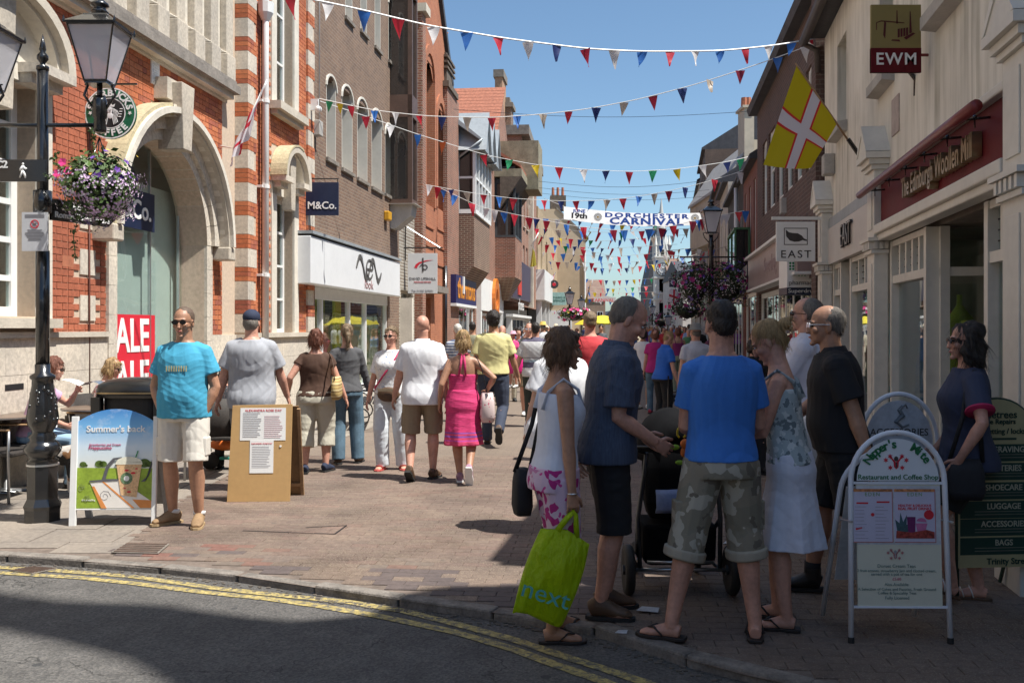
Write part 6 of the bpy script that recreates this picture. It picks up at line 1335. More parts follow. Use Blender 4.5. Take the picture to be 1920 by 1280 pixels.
person('man in white polo with broad navy stripes walking away',1004,800,1.70,0,skin='p',wide=1.15,vox=.012,hands={'L':(-.36,.08,.86),'R':(.3,.02,.85)},feet={'L':(-.1,.1,0,5,0),'R':(.1,-.1,0,-10,0)},top=('polo',strp,{'hem':.84,'sl':.75,'e':.03}),bottom=('trousers',cloth('dark green twill',(.03,.04,.035)),{}),shoes=('shoe',MC['black matt']),hair=('short','hair dark'))
# ---- the near group in the shade ----
floral=print_mat('pink floral cotton',(.60,.45,.58),[((.40,.02,.19),.40),((.50,.05,.26),.2)],11)
T,J=person('brown haired woman in white vest top and pink floral shorts holding a lime carrier bag',1042,1196,1.665,-76,'f',z=ZR,skin='t',turn=-10,nod=6,lean=3,wide=1.04,vox=.0055,hands={'R':(.22,.03,.80),'L':(-.14,.14,.96)},eh={'R':(1,-.5,-.2),'L':(-1,-.4,0)},feet={'L':(-.13,.10,0,12,0),'R':(.07,-.01,0,-14,0)},
    top=('tank',cloth('white jersey',(.64,.68,.78)),{'hem':.885,'zt':1.37,'e':.014,'flare':.004,'wr':.005}),bottom=('shorts',floral,{'len':.90,'e':.016,'waist':.965}),shoes=('flip',flipb),hair=('bob','hair brown'),extra={'gripR':.95})
q=MB();W2=J['W'];q.ell(J['wrR'],(.031,.031,.006),14,5);q.build('bracelet',MC['steel'],T,True)
q=MB();tor_=[[W2(((.148+.010)*math.cos(t),-.004+(.104+.012)*math.sin(t),z_)) for t in [2*PI*i/26 for i in range(26)]] for z_ in (.90,.95)];
q.rings([[W2((.185*math.cos(t),-.012+.134*math.sin(t),z_)) for t in [2*PI*i/26 for i in range(26)]] for z_ in (.90,.955)]);q.build('waistband',cloth('pink waistband',(.5,.2,.36)),T,True)
shoulder_bag('slim black shoulder bag with long strap hanging behind the woman in the white vest top',T,J,dark_c,'L',.80,.10,.25,.16,MC['black matt'],name='black_bag',yoff=-.15,xo=.17)
HANDB=(T.matrix_basis if 0 else Matrix.Translation(T.location) @ Matrix.Rotation(T.rotation_euler.z,4,'Z')) @ (J['wrR']+(J['wrR']-J['elR']).normalized()*.09)
bluestripe=mat('dark blue shirting',(.06,.082,.135),.8,.25,30,.002,200,stretch=(4,4,.1))
T,J=person('smiling man with greying cropped hair in dark blue shirt, hands on the pushchair',1138,1150,1.79,-86,skin='p',turn=-8,nod=30,lean=8,wide=1.06,vox=.0058,hands={'R':(.15,.24,.955),'L':(-.17,.24,.955)},eh={'R':(.3,-.8,-.8),'L':(-.3,-.8,-.8)},feet={'L':(-.10,.04,0,6,0),'R':(.08,-.02,0,-18,0)},
    top=('shirt',bluestripe,{'hem':.84,'sl':.82,'e':.026,'flare':.03}),bottom=('shorts',dark_c,{'len':1.06,'e':.020}),shoes=('shoe',MC['brown leather']),hair=('receding','hair grey'),extra={'gripR':1.0,'gripL':1.0})
camo=print_mat('faded camouflage',(.25,.22,.165),[((.22,.20,.15),.50),((.42,.39,.32),.56),((.15,.13,.10),.61)],9,kind='noise')
T,J=person('man in bright blue T-shirt and rolled camouflage shorts seen from behind',1352,1196,1.745,4,skin='p',turn=4,nod=8,wide=.98,vox=.0055,hands={'L':(-.10,.28,1.04),'R':(.17,.27,1.03)},eh={'R':(.35,-.6,-.8),'L':(-.35,-.6,-.8)},feet={'L':(-.27,.0,0,62,0),'R':(.17,.0,0,-16,0)},
    top=('tee',cloth('royal blue',(.045,.19,.60)),{'hem':.925,'sl':.66,'e':.020,'flare':.014,'wr':.012}),bottom=('shorts',camo,{'len':1.13,'e':.024,'pocket':1,'cuff':cloth('cuff beige',(.36,.32,.25)),'waist':.95}),shoes=('flip',flipb),hair=('short','hair dark'))
silv=print_mat('silver blue print',(.34,.40,.42),[((.52,.56,.56),.55),((.14,.18,.2),.58)],22,kind='noise')
T,J=person('blonde woman with a bun in silvery strap top and long white skirt, head bowed',1478,1172,1.66,68,'f',skin='p',nod=30,turn=4,lean=7,wide=1.02,vox=.0058,hands={'L':(-.08,.36,1.08),'R':(.06,.34,1.02)},eh={'L':(-.35,-.5,-.8),'R':(.35,-.5,-.8)},feet={'L':(-.10,.03,0,5,0),'R':(.11,.10,0,-12,0)},
    top=('tank',silv,{'hem':.93,'zt':1.34,'e':.016,'flare':.006}),bottom=('skirt',cloth('white skirt',(.60,.62,.72)),{'hem':.46,'fl':.075,'e':.018,'waist':.99}),shoes=('flip',flipb),hair=('bun','hair blonde'))
q=MB();W2=J['W'];q.tube([W2((.19,.05,.99)),W2((.19,.09,.9)),W2((.20,.08,.80))],[.004,.008,.006],6);q.tube([W2((.19,.05,.99)),W2((.19,.05,.9)),W2((.20,.04,.82))],[.004,.008,.006],6);q.build('waist_ties',silv,T,True)
T,J=person('grey haired man in black polo shirt and black shorts walking left',1577,1120,1.745,76,skin='t',turn=6,wide=1.12,belly=.03,vox=.0062,lean=7,hands={'L':(-.24,-.15,.80),'R':(.30,.30,1.02)},eh={'L':(-1,-.6,0),'R':(1,-.4,-.6)},feet={'L':(-.08,-.24,.05,0,-35),'R':(.09,.20,0,0,0)},
    top=('polo',dark_c,{'hem':.88,'sl':.72,'e':.028}),bottom=('shorts',cloth('black shorts',(.016,.016,.018)),{'len':.92,'e':.022}),shoes=('boot',mat('black boot',(.012,.011,.01),.5)),hair=('receding','hair grey'),glasses='clear',extra={'socks':.09,'sockm':dark_c})
T,J=person('grey cropped man in loose white shirt behind the black polo shirt',1512,1020,1.83,64,skin='p',turn=2,wide=1.14,vox=.008,hands={'L':(-.12,.33,.98),'R':(.25,.1,.86)},top=('shirt',cloth('white shirt',(.60,.60,.68)),{'hem':.84,'sl':.8,'e':.032,'flare':.03}),bottom=('shorts',dark_c,{'len':.95}),shoes=('shoe',MC['black matt']),hair=('receding','hair grey'),glasses='sun')
c0=Vector(T.location);t=thing('white_carrier_bag','crumpled white carrier bag held between the skirt and the black shorts','bag',(c0.x+.02,c0.y-.35,.62));q=MB();q.rings([[(rx*math.cos(u)*(1+.12*math.sin(5*u+z_*9)),rx*.4*math.sin(u)*(1+.2*math.sin(4*u)),z_) for u in [2*PI*i/22 for i in range(22)]] for rx,z_ in ((.15,0),(.20,.05),(.19,.2),(.16,.34),(.05,.44))]);q.build('bag_body',mat('white polythene',(.62,.62,.62),.35,.2,9,.02,14),t,True);q=MB();q.tube([(-.03,0,.42),(-.04,0,.5),(.0,0,.56),(.04,0,.5),(.03,0,.42)],.006,6);q.build('handle',MC['white polythene'],t,True)
T,J=person('woman with dark curly hair and sunglasses in navy T-shirt walking left on the far right',1812,1128,1.64,78,'f',skin='p',turn=4,wide=1.08,vox=.006,hands={'L':(-.26,.10,.92),'R':(.28,.12,.92)},eh={'L':(-1,-.6,0)},feet={'L':(-.07,.13,.05,4,22),'R':(.08,-.06,0,-6,0)},
    top=('tee',cloth('navy tee',(.035,.044,.085)),{'hem':.84,'sl':.70,'e':.024,'flare':.025}),bottom=('shorts',cloth('dark olive shorts',(.02,.02,.018)),{'len':.80,'e':.018}),shoes=('strap',MC['brown leather'],W_),hair=('long','hair dark'),glasses='sun')
shoulder_bag('black satchel on a long strap beside the woman in the navy T-shirt',T,J,mat('black nylon',(.018,.018,.022),.7),'L',.80,.21,.23,.07,MC['black matt'],name='satchel',yoff=.06,xo=.24)
q=MB();J2=J;a_,b2_=J['shL'],J['elL'];pt=lerp(a_,b2_,.70);u=(b2_-a_).normalized();q.tube([pt-u*.006,pt+u*.006],[.079]*2,18);q.build('sleeve_trim',mat('pink trim',(.5,.02,.1),.7),T,True)
# ---- middle distance, right half ----
person('stooping fair haired figure in bright blue polo and black trousers beside a thin stand',1243,803,1.56,-66,'f',skin='p',nod=30,lean=8,wide=1.15,vox=.012,hands={'L':(-.2,.16,.85),'R':(.30,.10,.86)},top=('polo',cloth('cobalt',(.02,.12,.50)),{'hem':.88,'sl':.7}),bottom=('trousers',dark_c,{'w':1.2}),shoes=('shoe',MC['black matt']),hair=('full','hair blonde'))
person('man in red T-shirt with cropped ginger hair, mostly hidden behind the near couple',1106,790,1.80,10,skin='p',wide=1.12,vox=.013,top=('tee',cloth('coral red',(.60,.05,.06)),{}),bottom=('trousers',khaki,{}),shoes=('shoe',MC['black matt']),hair=('short','hair ash'),Y=11.5)
person('person in baggy white T-shirt glimpsed between the near woman and the smiling man',1050,0,1.62,20,'f',skin='f',wide=1.3,vox=.010,Y=7.6,top=('tee',white,{'hem':.72,'sl':.7,'flare':.05,'e':.05}),bottom=('shorts',khaki,{}),shoes=('shoe',W_),hair=('short','hair ash'))
person('man in grey bucket hat and white shirt, right of the blue polo figure',1304,0,1.66,15,skin='p',Y=13.5,wide=1.1,vox=.013,top=('shirt',cloth('off white shirt',(.5,.5,.56)),{}),bottom=('trousers',khaki,{}),shoes=('shoe',MC['black matt']),hair=('hat','hair grey',cloth('grey felt',(.22,.21,.19))))
person('person in straw sun hat behind the blue T-shirt man',1338,0,1.70,30,'f',skin='t',Y=15.5,vox=.014,top=('tee',cloth('plum tee',(.12,.03,.06)),{}),bottom=('trousers',dark_c,{}),shoes=('shoe',MC['black matt']),hair=('hat','hair brown',cloth('straw',(.45,.33,.16))))
person('dark haired woman in the shade between blue T-shirt man and bowed blonde woman',1415,0,1.55,20,'f',skin='p',Y=10.5,vox=.013,top=('tee',dark_c,{}),bottom=('trousers',dark_c,{}),shoes=('shoe',MC['black matt']),hair=('long','hair dark'))
person('woman in purple vest and pale green trousers walking away in the shaded lane',1271,0,1.62,0,'f',skin='t',Y=24,vox=.016,wide=1.08,top=('tank',cloth('purple vest',(.22,.02,.12)),{}),bottom=('trousers',cloth('sage',(.25,.28,.2)),{'w':1.2}),shoes=('shoe',W_),hair=('bob','hair auburn'))
person('woman in white top and dark shorts with a black handbag, behind the smiling man',1206,0,1.60,-20,'f',skin='t',Y=19,vox=.015,top=('tee',white,{'sl':.3}),bottom=('shorts',cloth('olive shorts',(.05,.045,.03)),{'len':.6}),shoes=('shoe',W_),hair=('bob','hair dark'))
person('woman in magenta top just left of the blue polo figure',1228,0,1.60,-10,'f',skin='p',Y=18,vox=.015,top=('tee',cloth('magenta',(.45,.02,.18)),{}),bottom=('trousers',jeans,{}),shoes=('shoe',mat('pink shoe',(.5,.05,.1),.5)),hair=('bob','hair auburn'))
# ---- middle distance, left half ----
T,J=person('smiling man with glasses facing the camera carrying a child in pink',992,0,1.70,172,skin='p',Y=17.5,wide=1.1,vox=.014,hands={'R':(.10,.26,1.12),'L':(-.2,.2,1.0)},top=('tee',cloth('grey green tee',(.2,.22,.2)),{}),bottom=('shorts',khaki,{}),shoes=('shoe',W_),hair=('short','hair brown'),glasses='clear')
person('small child in pink sun hat and pink top in the arms of the smiling man',962,0,1.0,150,'f',skin='p',Y=16.9,z=.55,vox=.012,top=('tee',cloth('pink top',(.66,.06,.22)),{}),bottom=('shorts',cloth('baby pink',(.6,.3,.4)),{}),shoes=('shoe',W_),hair=('hat','hair blonde',cloth('pink hat',(.65,.35,.45))))
t=thing('pink_rucksack','bright pink child rucksack with a white cat shape hanging below the child','bag',(P(966,0,16.5).x,16.5,.82));q=MB();q.rings([[(a*.14*math.copysign(abs(math.cos(u))**.5,math.cos(u)),a*.07*math.copysign(abs(math.sin(u))**.5,math.sin(u)),z_) for u in [2*PI*i/16 for i in range(16)]] for z_,a in ((0,.85),(.04,1),(.25,1),(.34,.6))]);q.build('bag_body',mat('hot pink',(.70,.02,.22),.5),t,True);q=MB();q.ell((0,-.072,.18),(.04,.006,.035),10,6);q.build('pale_badge',W_,t,True)
rows=[ # label, px, Y, H, face, sex, skin, top, bottom, hair
 ('white haired man in blue and white striped shirt behind the blonde woman',858,16.5,1.68,10,'m','p',stripe_mat('thin stripes',[(0,(.5,.52,.55)),(.5,(.10,.14,.25))],.05,2),khaki,('short','hair white')),
 ('man in olive shirt with short dark hair near the indigo shop front',886,21,1.74,0,'m','t',cloth('olive shirt',(.22,.22,.15)),dark_c,('short','hair dark')),
 ('elderly man with white hair facing the camera right of the yellow T-shirt',942,20,1.66,176,'m','p',cloth('pale blue shirt',(.4,.48,.55)),khaki,('receding','hair white')),
 ('dark haired woman with sunglasses facing the camera beside the yellow T-shirt',932,22.5,1.66,170,'f','p',cloth('white blouse',(.6,.6,.6)),stone_c,('long','hair dark')),
 ('woman in pink with dark hair left of the smiling man',972,21,1.62,185,'f','p',cloth('rose top',(.55,.1,.15)),stone_c,('bob','hair dark')),
 ('woman with short white hair in front of the white canopy',1003,24,1.62,170,'f','p',cloth('cream blouse',(.6,.55,.45)),khaki,('full','hair white')),
 ('man in yellow cap and white shirt walking away near the white canopy',1018,27,1.78,0,'m','t',white,khaki,('hat','hair grey',cloth('yellow straw',(.6,.42,.1)))),
 ('woman with fair hair talking near the white canopy',988,31,1.70,120,'f','p',cloth('peach top',(.55,.3,.22)),jeans,('bob','hair blonde')),
 ('man with brown hair beyond the white haired woman',998,34,1.74,60,'m','p',cloth('mauve shirt',(.3,.2,.28)),dark_c,('short','hair brown')),
 ('young man with dark hair under the yellow parasol',1127,33,1.72,172,'m','t',cloth('slate tee',(.08,.09,.1)),jeans,('full','hair dark')),
 ('woman in blue denim dress beside the lane centre',1182,25,1.62,8,'f','p',cloth('denim',(.08,.14,.28)),jeans,('bob','hair brown')),
 ('man in pale blue shirt far down the shaded side',1292,33,1.74,6,'m','p',cloth('sky shirt',(.25,.38,.62)),dark_c,('short','hair dark')),
 ('man in black T-shirt ahead of the bucket hat',1310,26,1.72,-6,'m','t',dark_c,jeans,('short','hair dark')),
]
for lab,px,Y,H,fc,s_,sk_,tm,bm,hr in rows:person(lab,px,0,H,fc,s_,Y=Y,skin=sk_,vox=.018,top=('tee',tm,{}),bottom=('trousers',bm,{}),shoes=('shoe',MC['black matt']),hair=hr)
# ================= STREET FURNITURE, SIGNS =================
BI=MC['black iron'];mat('lantern glass',(.75,.72,.78),.1,.05,3)
lg_,ln_,lb_=newmat('lamp glass');lb_.inputs['Base Color'].default_value=(.8,.8,.86,1);lb_.inputs['Roughness'].default_value=.15;lb_.inputs['Transmission Weight'].default_value=0;lb_.inputs['Alpha'].default_value=.38
def lantern(par,c,w_,name='lantern'):
    """square tapered street lantern, c = centre of its foot, w_ = width at the top of the glass"""
    c=Vector(c);u=w_;hb=u*1.2;lt=share(name,None,par,Matrix.Translation(c));h=u/2;b_=u*.24
    q=MB()
    for sx in (-1,1):
        for sy in (-1,1):q.tube([(sx*b_,sy*b_,.02*u),(sx*h,sy*h,hb)],.022*u,6)
    for s_,z_ in ((b_,.03*u),(h,hb)):
        for k in range(4):
            a=[(-s_,-s_),(s_,-s_),(s_,s_),(-s_,s_)];p1,p2=a[k],a[(k+1) % 4];q.tube([(*p1,z_),(*p2,z_)],.026*u,6)
    q.box((-b_,-b_,-.03*u),(b_,b_,.02*u));q.build('frame',BI,lt)
    q=MB()
    for k in range(4):
        M=Matrix.Rotation(PI/2*k,3,'Z');q.prism([M @ Vector(p) for p in ((-b_,-b_,.03*u),(b_,-b_,.03*u),(h,-h,hb),(-h,-h,hb))],M @ Vector((0,.006,0)))
    q.build('glass_panes',lg_,lt)
    q=MB();r2=math.sqrt(2)
    q.lathe([(h*1.12*r2,hb),(h*1.14*r2,hb+.05*u),(h*.55*r2,hb+.26*u),(h*.5*r2,hb+.30*u)],4,squ=1);q.build('roof',BI,lt)
    q=MB();q.lathe([(.22*u,hb+.28*u),(.17*u,hb+.36*u),(.20*u,hb+.38*u),(.14*u,hb+.45*u),(.13*u,hb+.5*u),(.20*u,hb+.53*u),(.19*u,hb+.58*u),(.10*u,hb+.66*u),(.03*u,hb+.72*u),(.05*u,hb+.76*u),(.015*u,hb+.9*u)],16);q.build('vent_finial',BI,lt,True)
    q=MB()
    for sx in (-1,1):
        for sy in (-1,1):q.lathe([(.03*u,0),(.03*u,.05*u),(.004*u,.14*u)],6,(sx*h*1.1,sy*h*1.1,hb+.02*u))
    q.build('corner_spikes',BI,lt);q=MB();q.ell((0,0,hb*.72),(.1*u,.1*u,.16*u),10,6);q.build('bulb',mat('bulb glass',(.7,.68,.6),.2),lt,True)
    return lt
# near-left lamp post
YL=8.0;kx=YL/FP;LX=(80-CX)*kx;lp=thing('lamp_post','black cast iron lamp post with sign boards and two lanterns, nearest on the left','lamp post',(LX,YL,0));zz=lambda y:CH-(y-HY)*kx
q=MB();q.lathe([(.145,0),(.145,.10),(.155,.13),(.125,.19),(.125,.50)],8);q.build('plinth',BI,lp);q=MB();q.lathe([(.129,.46),(.129,.475)],16);q.build('silver_band',MC['steel'],lp)
q=MB();q.lathe([(.125,.50),(.10,.52),(.135,.56),(.15,.60),(.12,.645),(.095,.67),(.11,.70),(.08,.73),(.085,.75),(.115,.80),(.125,.86),(.105,1.0),(.085,1.12),(.082,1.17),(.10,1.185),(.10,1.205),(.06,1.23),(.06,1.30)],24);q.build('vase_base',BI,lp,True)
q=MB()
for k in range(30):a=rnd.uniform(0,2*PI);z_=rnd.uniform(.82,1.12);r_=.118-(z_-.86)*.12 if z_>.86 else .118;q.ell((r_*math.cos(a),r_*math.sin(a),z_),(.016,.016,.022),6,4)
q.build('leaf_relief',BI,lp,True)
q=MB();q.tube([(0,0,1.28),(0,0,zz(470))],.055,14);q.tube([(0,0,zz(475)),(0,0,zz(130))],.046,14);q.build('shaft',BI,lp,True)
q=MB();q.tube([(0,0,zz(400)),(0,0,zz(358))],.074,14);q.build('collar',BI,lp,True)
q=MB();q.lathe([(.05,0),(.05,.03),(.02,.045),(.022,.06),(.045,.09),(.045,.12),(.02,.15),(.028,.17),(.02,.22),(.002,.30)],14,(0,0,zz(132)));q.build('spear_finial',BI,lp,True)
zb=zz(235);q=MB();q.tube([(-.95,0,zb),(.42,0,zb)],.018,8);q.build('cross_bar',BI,lp,True)
xr=(187-CX)*kx-LX;xl=(-23-CX)*kx-LX
for i,x in enumerate((xr,xl)):
    q=MB();q.lathe([(.05,-.06),(.055,-.04),(.045,.05),(.06,.07),(.06,.2),(.045,.24)],12,(x,0,zb));q.tube([(x,0,zb+.2),(x,0,zz(158))],.024,8)
    for sx in (-1,1):q.tube([(x+sx*.04,0,zb+.12),(x+sx*.13,0,zb+.25),(x+sx*.10,0,zb+.33),(x+sx*.12,0,zz(158))],.012,6)
    q.build('lantern_cradle',BI,lp,True)
    lantern(lp,(x,0,zz(158 if i==0 else 170)),.375)
# finger boards on the post
q=MB();q.box((-.9,-.075,zz(343)),(.06,-.05,zz(302)));q.build('finger_board',BI,lp,bevel=.003)
text(lp,'C2',.085,MC['sign white'],FM((12-80)*kx,-.078,zz(312)),off=.002)
q=MB();wx,wz_=(52-80)*kx,zz(323)
q.ell((wx,-.079,wz_+.055),(.010,.003,.011),10,6)
for a in ([(0,.04),(0,.0)],[(0,0),(.014,-.03),(.022,-.062)],[(0,0),(-.012,-.03),(-.026,-.058)],[(0,.036),(.022,.014),(.032,.02)],[(0,.036),(-.02,.012),(-.022,-.002)]):q.tube([(wx+x,-.079,wz_+z_) for x,z_ in a],[.011,.009,.006][:len(a)],6)
q.build('walking_figure',MC['sign white'],lp,True)
a1=P(100,390,YL).x-LX;dir_=Vector((.26,.62,0)).normalized()
bd=share('pointed_board',None,lp,frameM((.06,.02,zz(412)),dir_,(0,0,1)) @ Matrix.Scale(1.0,4));q=MB();q.prism([(0,0,0),(.62,0,0),(.72,.09,0),(.62,.18,0),(0,.18,0)],(0,0,-.02));q.build('board',BI,bd)
share('lettering',text_mesh('Exhibition',.075,MC['sign white'],off=.001),bd,Matrix.Translation((.37,.135,.004)));share('lettering',text_mesh('Roman Town House',.07,MC['sign white'],off=.001),bd,Matrix.Translation((.33,.05,.004)))
q=MB();q.box(((50-80)*kx,-.080,zz(472)),((98-80)*kx,-.062,zz(400)));q.build('notice',mat('notice grey',(.55,.56,.58),.35,.06,9),lp)
q=MB();c=Vector(((74-80)*kx,-.081,zz(422)));q.rings([[c+Vector((r*math.cos(t),y_,r*math.sin(t))) for r,y_ in ((.036,0),(.036,-.002),(.029,-.002),(.029,0))] for t in [2*PI*i/24 for i in range(25)]],cap=False);q.prism([c+Vector((x,0,z_)) for x,z_ in ((-.024,.018),(-.020,.024),(.024,-.018),(.020,-.024))],(0,-.002,0));q.build('red_ring',MC['poster red'],lp)
q=MB();q.box((c.x-.014,-.084,c.z-.012),(c.x+.014,-.0805,c.z+.008))
for k in range(8):z_=c.z-.05-k*.012;w_=rnd.uniform(.05,.085);q.box((c.x-w_,-.082,z_),(c.x+w_,-.0805,z_+.003))
for k in range(3):z_=c.z+.055+k*.01;q.box((c.x-.08,-.082,z_),(c.x+.08,-.0805,z_+.0025))
q.build('notice_print',mat('print grey',(.12,.11,.12),.6),lp)
# flower baskets
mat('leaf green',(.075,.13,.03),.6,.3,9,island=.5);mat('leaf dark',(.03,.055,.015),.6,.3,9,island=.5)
fl_m={k:mat('petal '+k,c,.6,.1,9,island=.25) for k,c in {'lilac':(.62,.44,.64),'purple':(.13,.04,.30),'pink':(.68,.04,.22),'magenta':(.42,.03,.20),'white':(.72,.66,.70),'yellow':(.65,.45,.05),'violet':(.22,.14,.42)}.items()}
def leaves(q,c,r,n,s_,rn,up=.3,shell=.6):
    for _ in range(n):
        d=Vector((rn.gauss(0,1),rn.gauss(0,1),rn.gauss(0,1))).normalized();rad=(rn.random()**(1/3))*(1-shell)+shell*rn.uniform(.75,1.05)
        lump=1+.55*noise.noise(d*1.9+Vector(r)*9)+.25*noise.noise(d*5);p=Vector((c[0]+d.x*r[0]*rad*lump,c[1]+d.y*r[1]*rad*lump,c[2]+d.z*r[2]*rad*lump));nrm=(d+Vector((rn.gauss(0,.6),rn.gauss(0,.6),rn.gauss(0,.6)+up))).normalized();a=nrm.orthogonal().normalized();a=Matrix.Rotation(rn.uniform(0,6.28),3,nrm) @ a;b_=nrm.cross(a);l=s_*rn.uniform(.6,1.3)
        q.poly([p-a*l,p-b_*l*.55,p+a*l,p+b_*l*.55])
def blooms(q,c,r,n,s_,rn,zone=None):
    k=0
    while k<n:
        d=Vector((rn.gauss(0,1),rn.gauss(0,1),rn.gauss(0,1))).normalized()
        if zone and not zone(d):continue
        k+=1;lump=1+.55*noise.noise(d*1.9+Vector(r)*9)+.25*noise.noise(d*5);rad=rn.uniform(.9,1.15)*lump;p=Vector((c[0]+d.x*r[0]*rad,c[1]+d.y*r[1]*rad,c[2]+d.z*r[2]*rad));a=d.orthogonal().normalized();b_=d.cross(a);l=s_*rn.uniform(.75,1.2);ph=rn.random()*6
        i=q.addv([p]+[p+(a*math.cos(ph+2*PI*j/10)+b_*math.sin(ph+2*PI*j/10))*l*(1 if j % 2 else .6)+d*l*.3 for j in range(10)])
        for j in range(10):q.face([i,i+1+j,i+1+(j+1) % 10])
def basket(label,c,r,sc_,seed,mix,hang=None,dk=False,detail=1.0,group=None):
    rn=random.Random(seed);t=thing('hanging_basket',label,'flower basket',c,0,group)
    q=MB();q.lathe([(.02,-r[2]*.95),(r[0]*.45,-r[2]*.6),(r[0]*.6,-r[2]*.1)],14);q.build('bowl',MC['black matt'],t,True)
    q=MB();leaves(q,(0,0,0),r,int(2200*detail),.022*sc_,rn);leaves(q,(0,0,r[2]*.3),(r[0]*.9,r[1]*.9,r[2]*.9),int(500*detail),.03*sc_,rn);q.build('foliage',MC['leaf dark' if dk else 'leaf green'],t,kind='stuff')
    for col,n,s_,zn in mix:q=MB();blooms(q,(0,0,0),r,int(n*detail),s_*sc_,rn,zn);q.build('blossom',fl_m[col],t,kind='stuff')
    if hang:tubes(t,'chain',BI,[[(r[0]*.5*math.cos(a),r[1]*.5*math.sin(a),0),(0,0,hang)] for a in (0,2.1,4.2)],.005)
    return t
bc=P(186,352,8.0);bk=basket('overflowing basket of lilac, purple and pink flowers hanging from the near left lamp post',bc,(.29,.27,.27),1,5,
    [('lilac',750,.013,lambda d:d.z<.45 and d.x>-.5),('white',420,.012,lambda d:d.z<.4),('purple',26,.034,lambda d:d.z>.25 and d.x>.0),('violet',60,.014,lambda d:d.x<-.4),('yellow',10,.016,lambda d:d.z>.2)],hang=zb-bc.z-.1)
for x,z_ in ((-.19,.17),(-.145,.10),(-.235,.08)):
    q=MB();d=Vector((x*.5,-1,.2)).normalized();a=d.orthogonal().normalized();b_=d.cross(a);p=Vector((x,-.24,z_));i=q.addv([p]+[p+(a*math.cos(2*PI*j/15)+b_*math.sin(2*PI*j/15))*.036*(1 if j % 3 else .8)-d*-.008 for j in range(15)])
    for j in range(15):q.face([i,i+1+j,i+1+(j+1) % 15])
    q.build('petunia',fl_m['pink'],bk)
q=MB();rn=random.Random(3)
for pth in ([(-.12,-.1,-.22),(-.16,-.12,-.42),(-.14,-.12,-.62)],[(-.2,-.1,.0),(-.3,-.12,.05),(-.42,-.1,.1)],[(.0,-.1,.25),(-.01,-.08,.4),(-.03,-.08,.48)],[(-.24,-.1,.12),(-.34,-.1,.2),(-.3,-.1,.28)]):
    pv_=[Vector(p) for p in pth];q.tube(pv_,.004,4)
    for a,b_ in zip(pv_,pv_[1:]):
        for t in (.2,.5,.8):leaves(q,a.lerp(b_,t),(.025,.02,.025),7,.018,rn)
q.build('trailing_stem',MC['leaf green'],bk,kind='stuff')
# right-hand lamp with two baskets
YR=24.6;kx=YR/FP;RX=(1333-CX)*kx;rl=thing('lamp_post','black street lantern with flower baskets on both sides, right of the clock tower','lamp post',(RX,YR,0));zz=lambda y:CH-(y-HY)*kx
q=MB();q.lathe([(.16,0),(.16,.5),(.12,.6),(.12,1.1),(.07,1.3),(.07,2.6),(.085,2.65),(.06,2.75),(.055,zz(470)),(.09,zz(462)),(.06,zz(455)),(.055,zz(440))],14);q.build('pole',BI,rl,True)
lantern(rl,(0,0,zz(437)),.45);q=MB();q.tube([(-.8,0,zz(482)),(.85,0,zz(482))],.022,6)
for sx in (-1,1):q.tube([(sx*.05,0,zz(455)),(sx*.17,0,zz(445)),(sx*.2,0,zz(437)),(sx*.12,0,zz(436))],.014,6)
q.build('basket_arms',BI,rl,True)
mixd=[('magenta',36,.05,lambda d:d.z>-.2),('violet',30,.04,None),('purple',40,.035,None),('white',420,.012,lambda d:d.z<.3),('pink',10,.05,None)]
for px,lab in ((1303,'dark leafy basket of purple and magenta flowers on the left arm of the right lamp'),(1366,'dark leafy basket of magenta flowers on the right arm of the right lamp')):
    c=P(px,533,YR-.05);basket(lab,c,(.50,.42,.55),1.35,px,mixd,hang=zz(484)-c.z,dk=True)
for px,py,Y,r,lab in ((1288,578,38,.75,'smaller dark flower basket seen below and beyond the right lamp'),(1240,600,75,1.0,'far dark red flower basket under the clock tower')):
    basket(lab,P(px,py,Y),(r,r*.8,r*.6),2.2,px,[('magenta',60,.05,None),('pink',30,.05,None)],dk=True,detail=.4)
basket('far flower tub of pink and yellow blooms under the twin street lanterns on the left',P(1076,589,66),(1.05,.6,.42),3,7,[('pink',90,.05,None),('white',90,.04,None),('yellow',50,.04,None)],detail=.5)
for px,Y,zt,w_,lab in ((1068,66,541,.62,'far left black lantern post, larger of the twin posts by the pale wall'),(1090,84,556,.62,'far left black lantern post, smaller of the twin posts by the pale wall'),(1252,62,578,.45,'small lantern post in the crowd below the clock tower'),(1223,70,560,.42,'thin dark far post left of the clock tower')):
    k=Y/FP;t=thing('lamp_post',lab,'lamp post',(P(px,0,Y).x,Y,0),0,None);zt_=CH-(zt-HY)*k;q=MB();q.lathe([(.1,0),(.1,1),(.06,1.2),(.05,zt_-1.1)],8);q.build('pole',BI,t)
    lantern(t,(0,0,zt_-1.1),w_)
# ---- coffee house disc sign on the wall ----
YC=11.0;t=thing('round_coffee_sign','round green and black coffee shop sign with a crowned figure, on the red brick wall','sign',P(208,213,YC));q=MB();Rr=48*YC/FP
q.tube([(0,.02,0),(0,-.02,0)],Rr,40);q.build('disc',mat('coffee green',(.01,.13,.06),.4),t)
def annulus(par,nm,m,r0,r1,y,n=40,c=(0,0)):
    q=MB()
    for i in range(n):
        a,b_=2*PI*i/n,2*PI*(i+1)/n;q.poly([(c[0]+r*math.cos(t_),y,c[1]+r*math.sin(t_)) for r,t_ in ((r0,a),(r1,a),(r1,b_),(r0,b_))])
    return q.build(nm,m,par)
annulus(t,'rim',MC['sign white'],Rr*.95,Rr*1.0,-.0215);annulus(t,'ring',MC['sign white'],Rr*.56,Rr*.60,-.0215);annulus(t,'inner_disc',MC['black matt'],0,Rr*.56,-.0225)
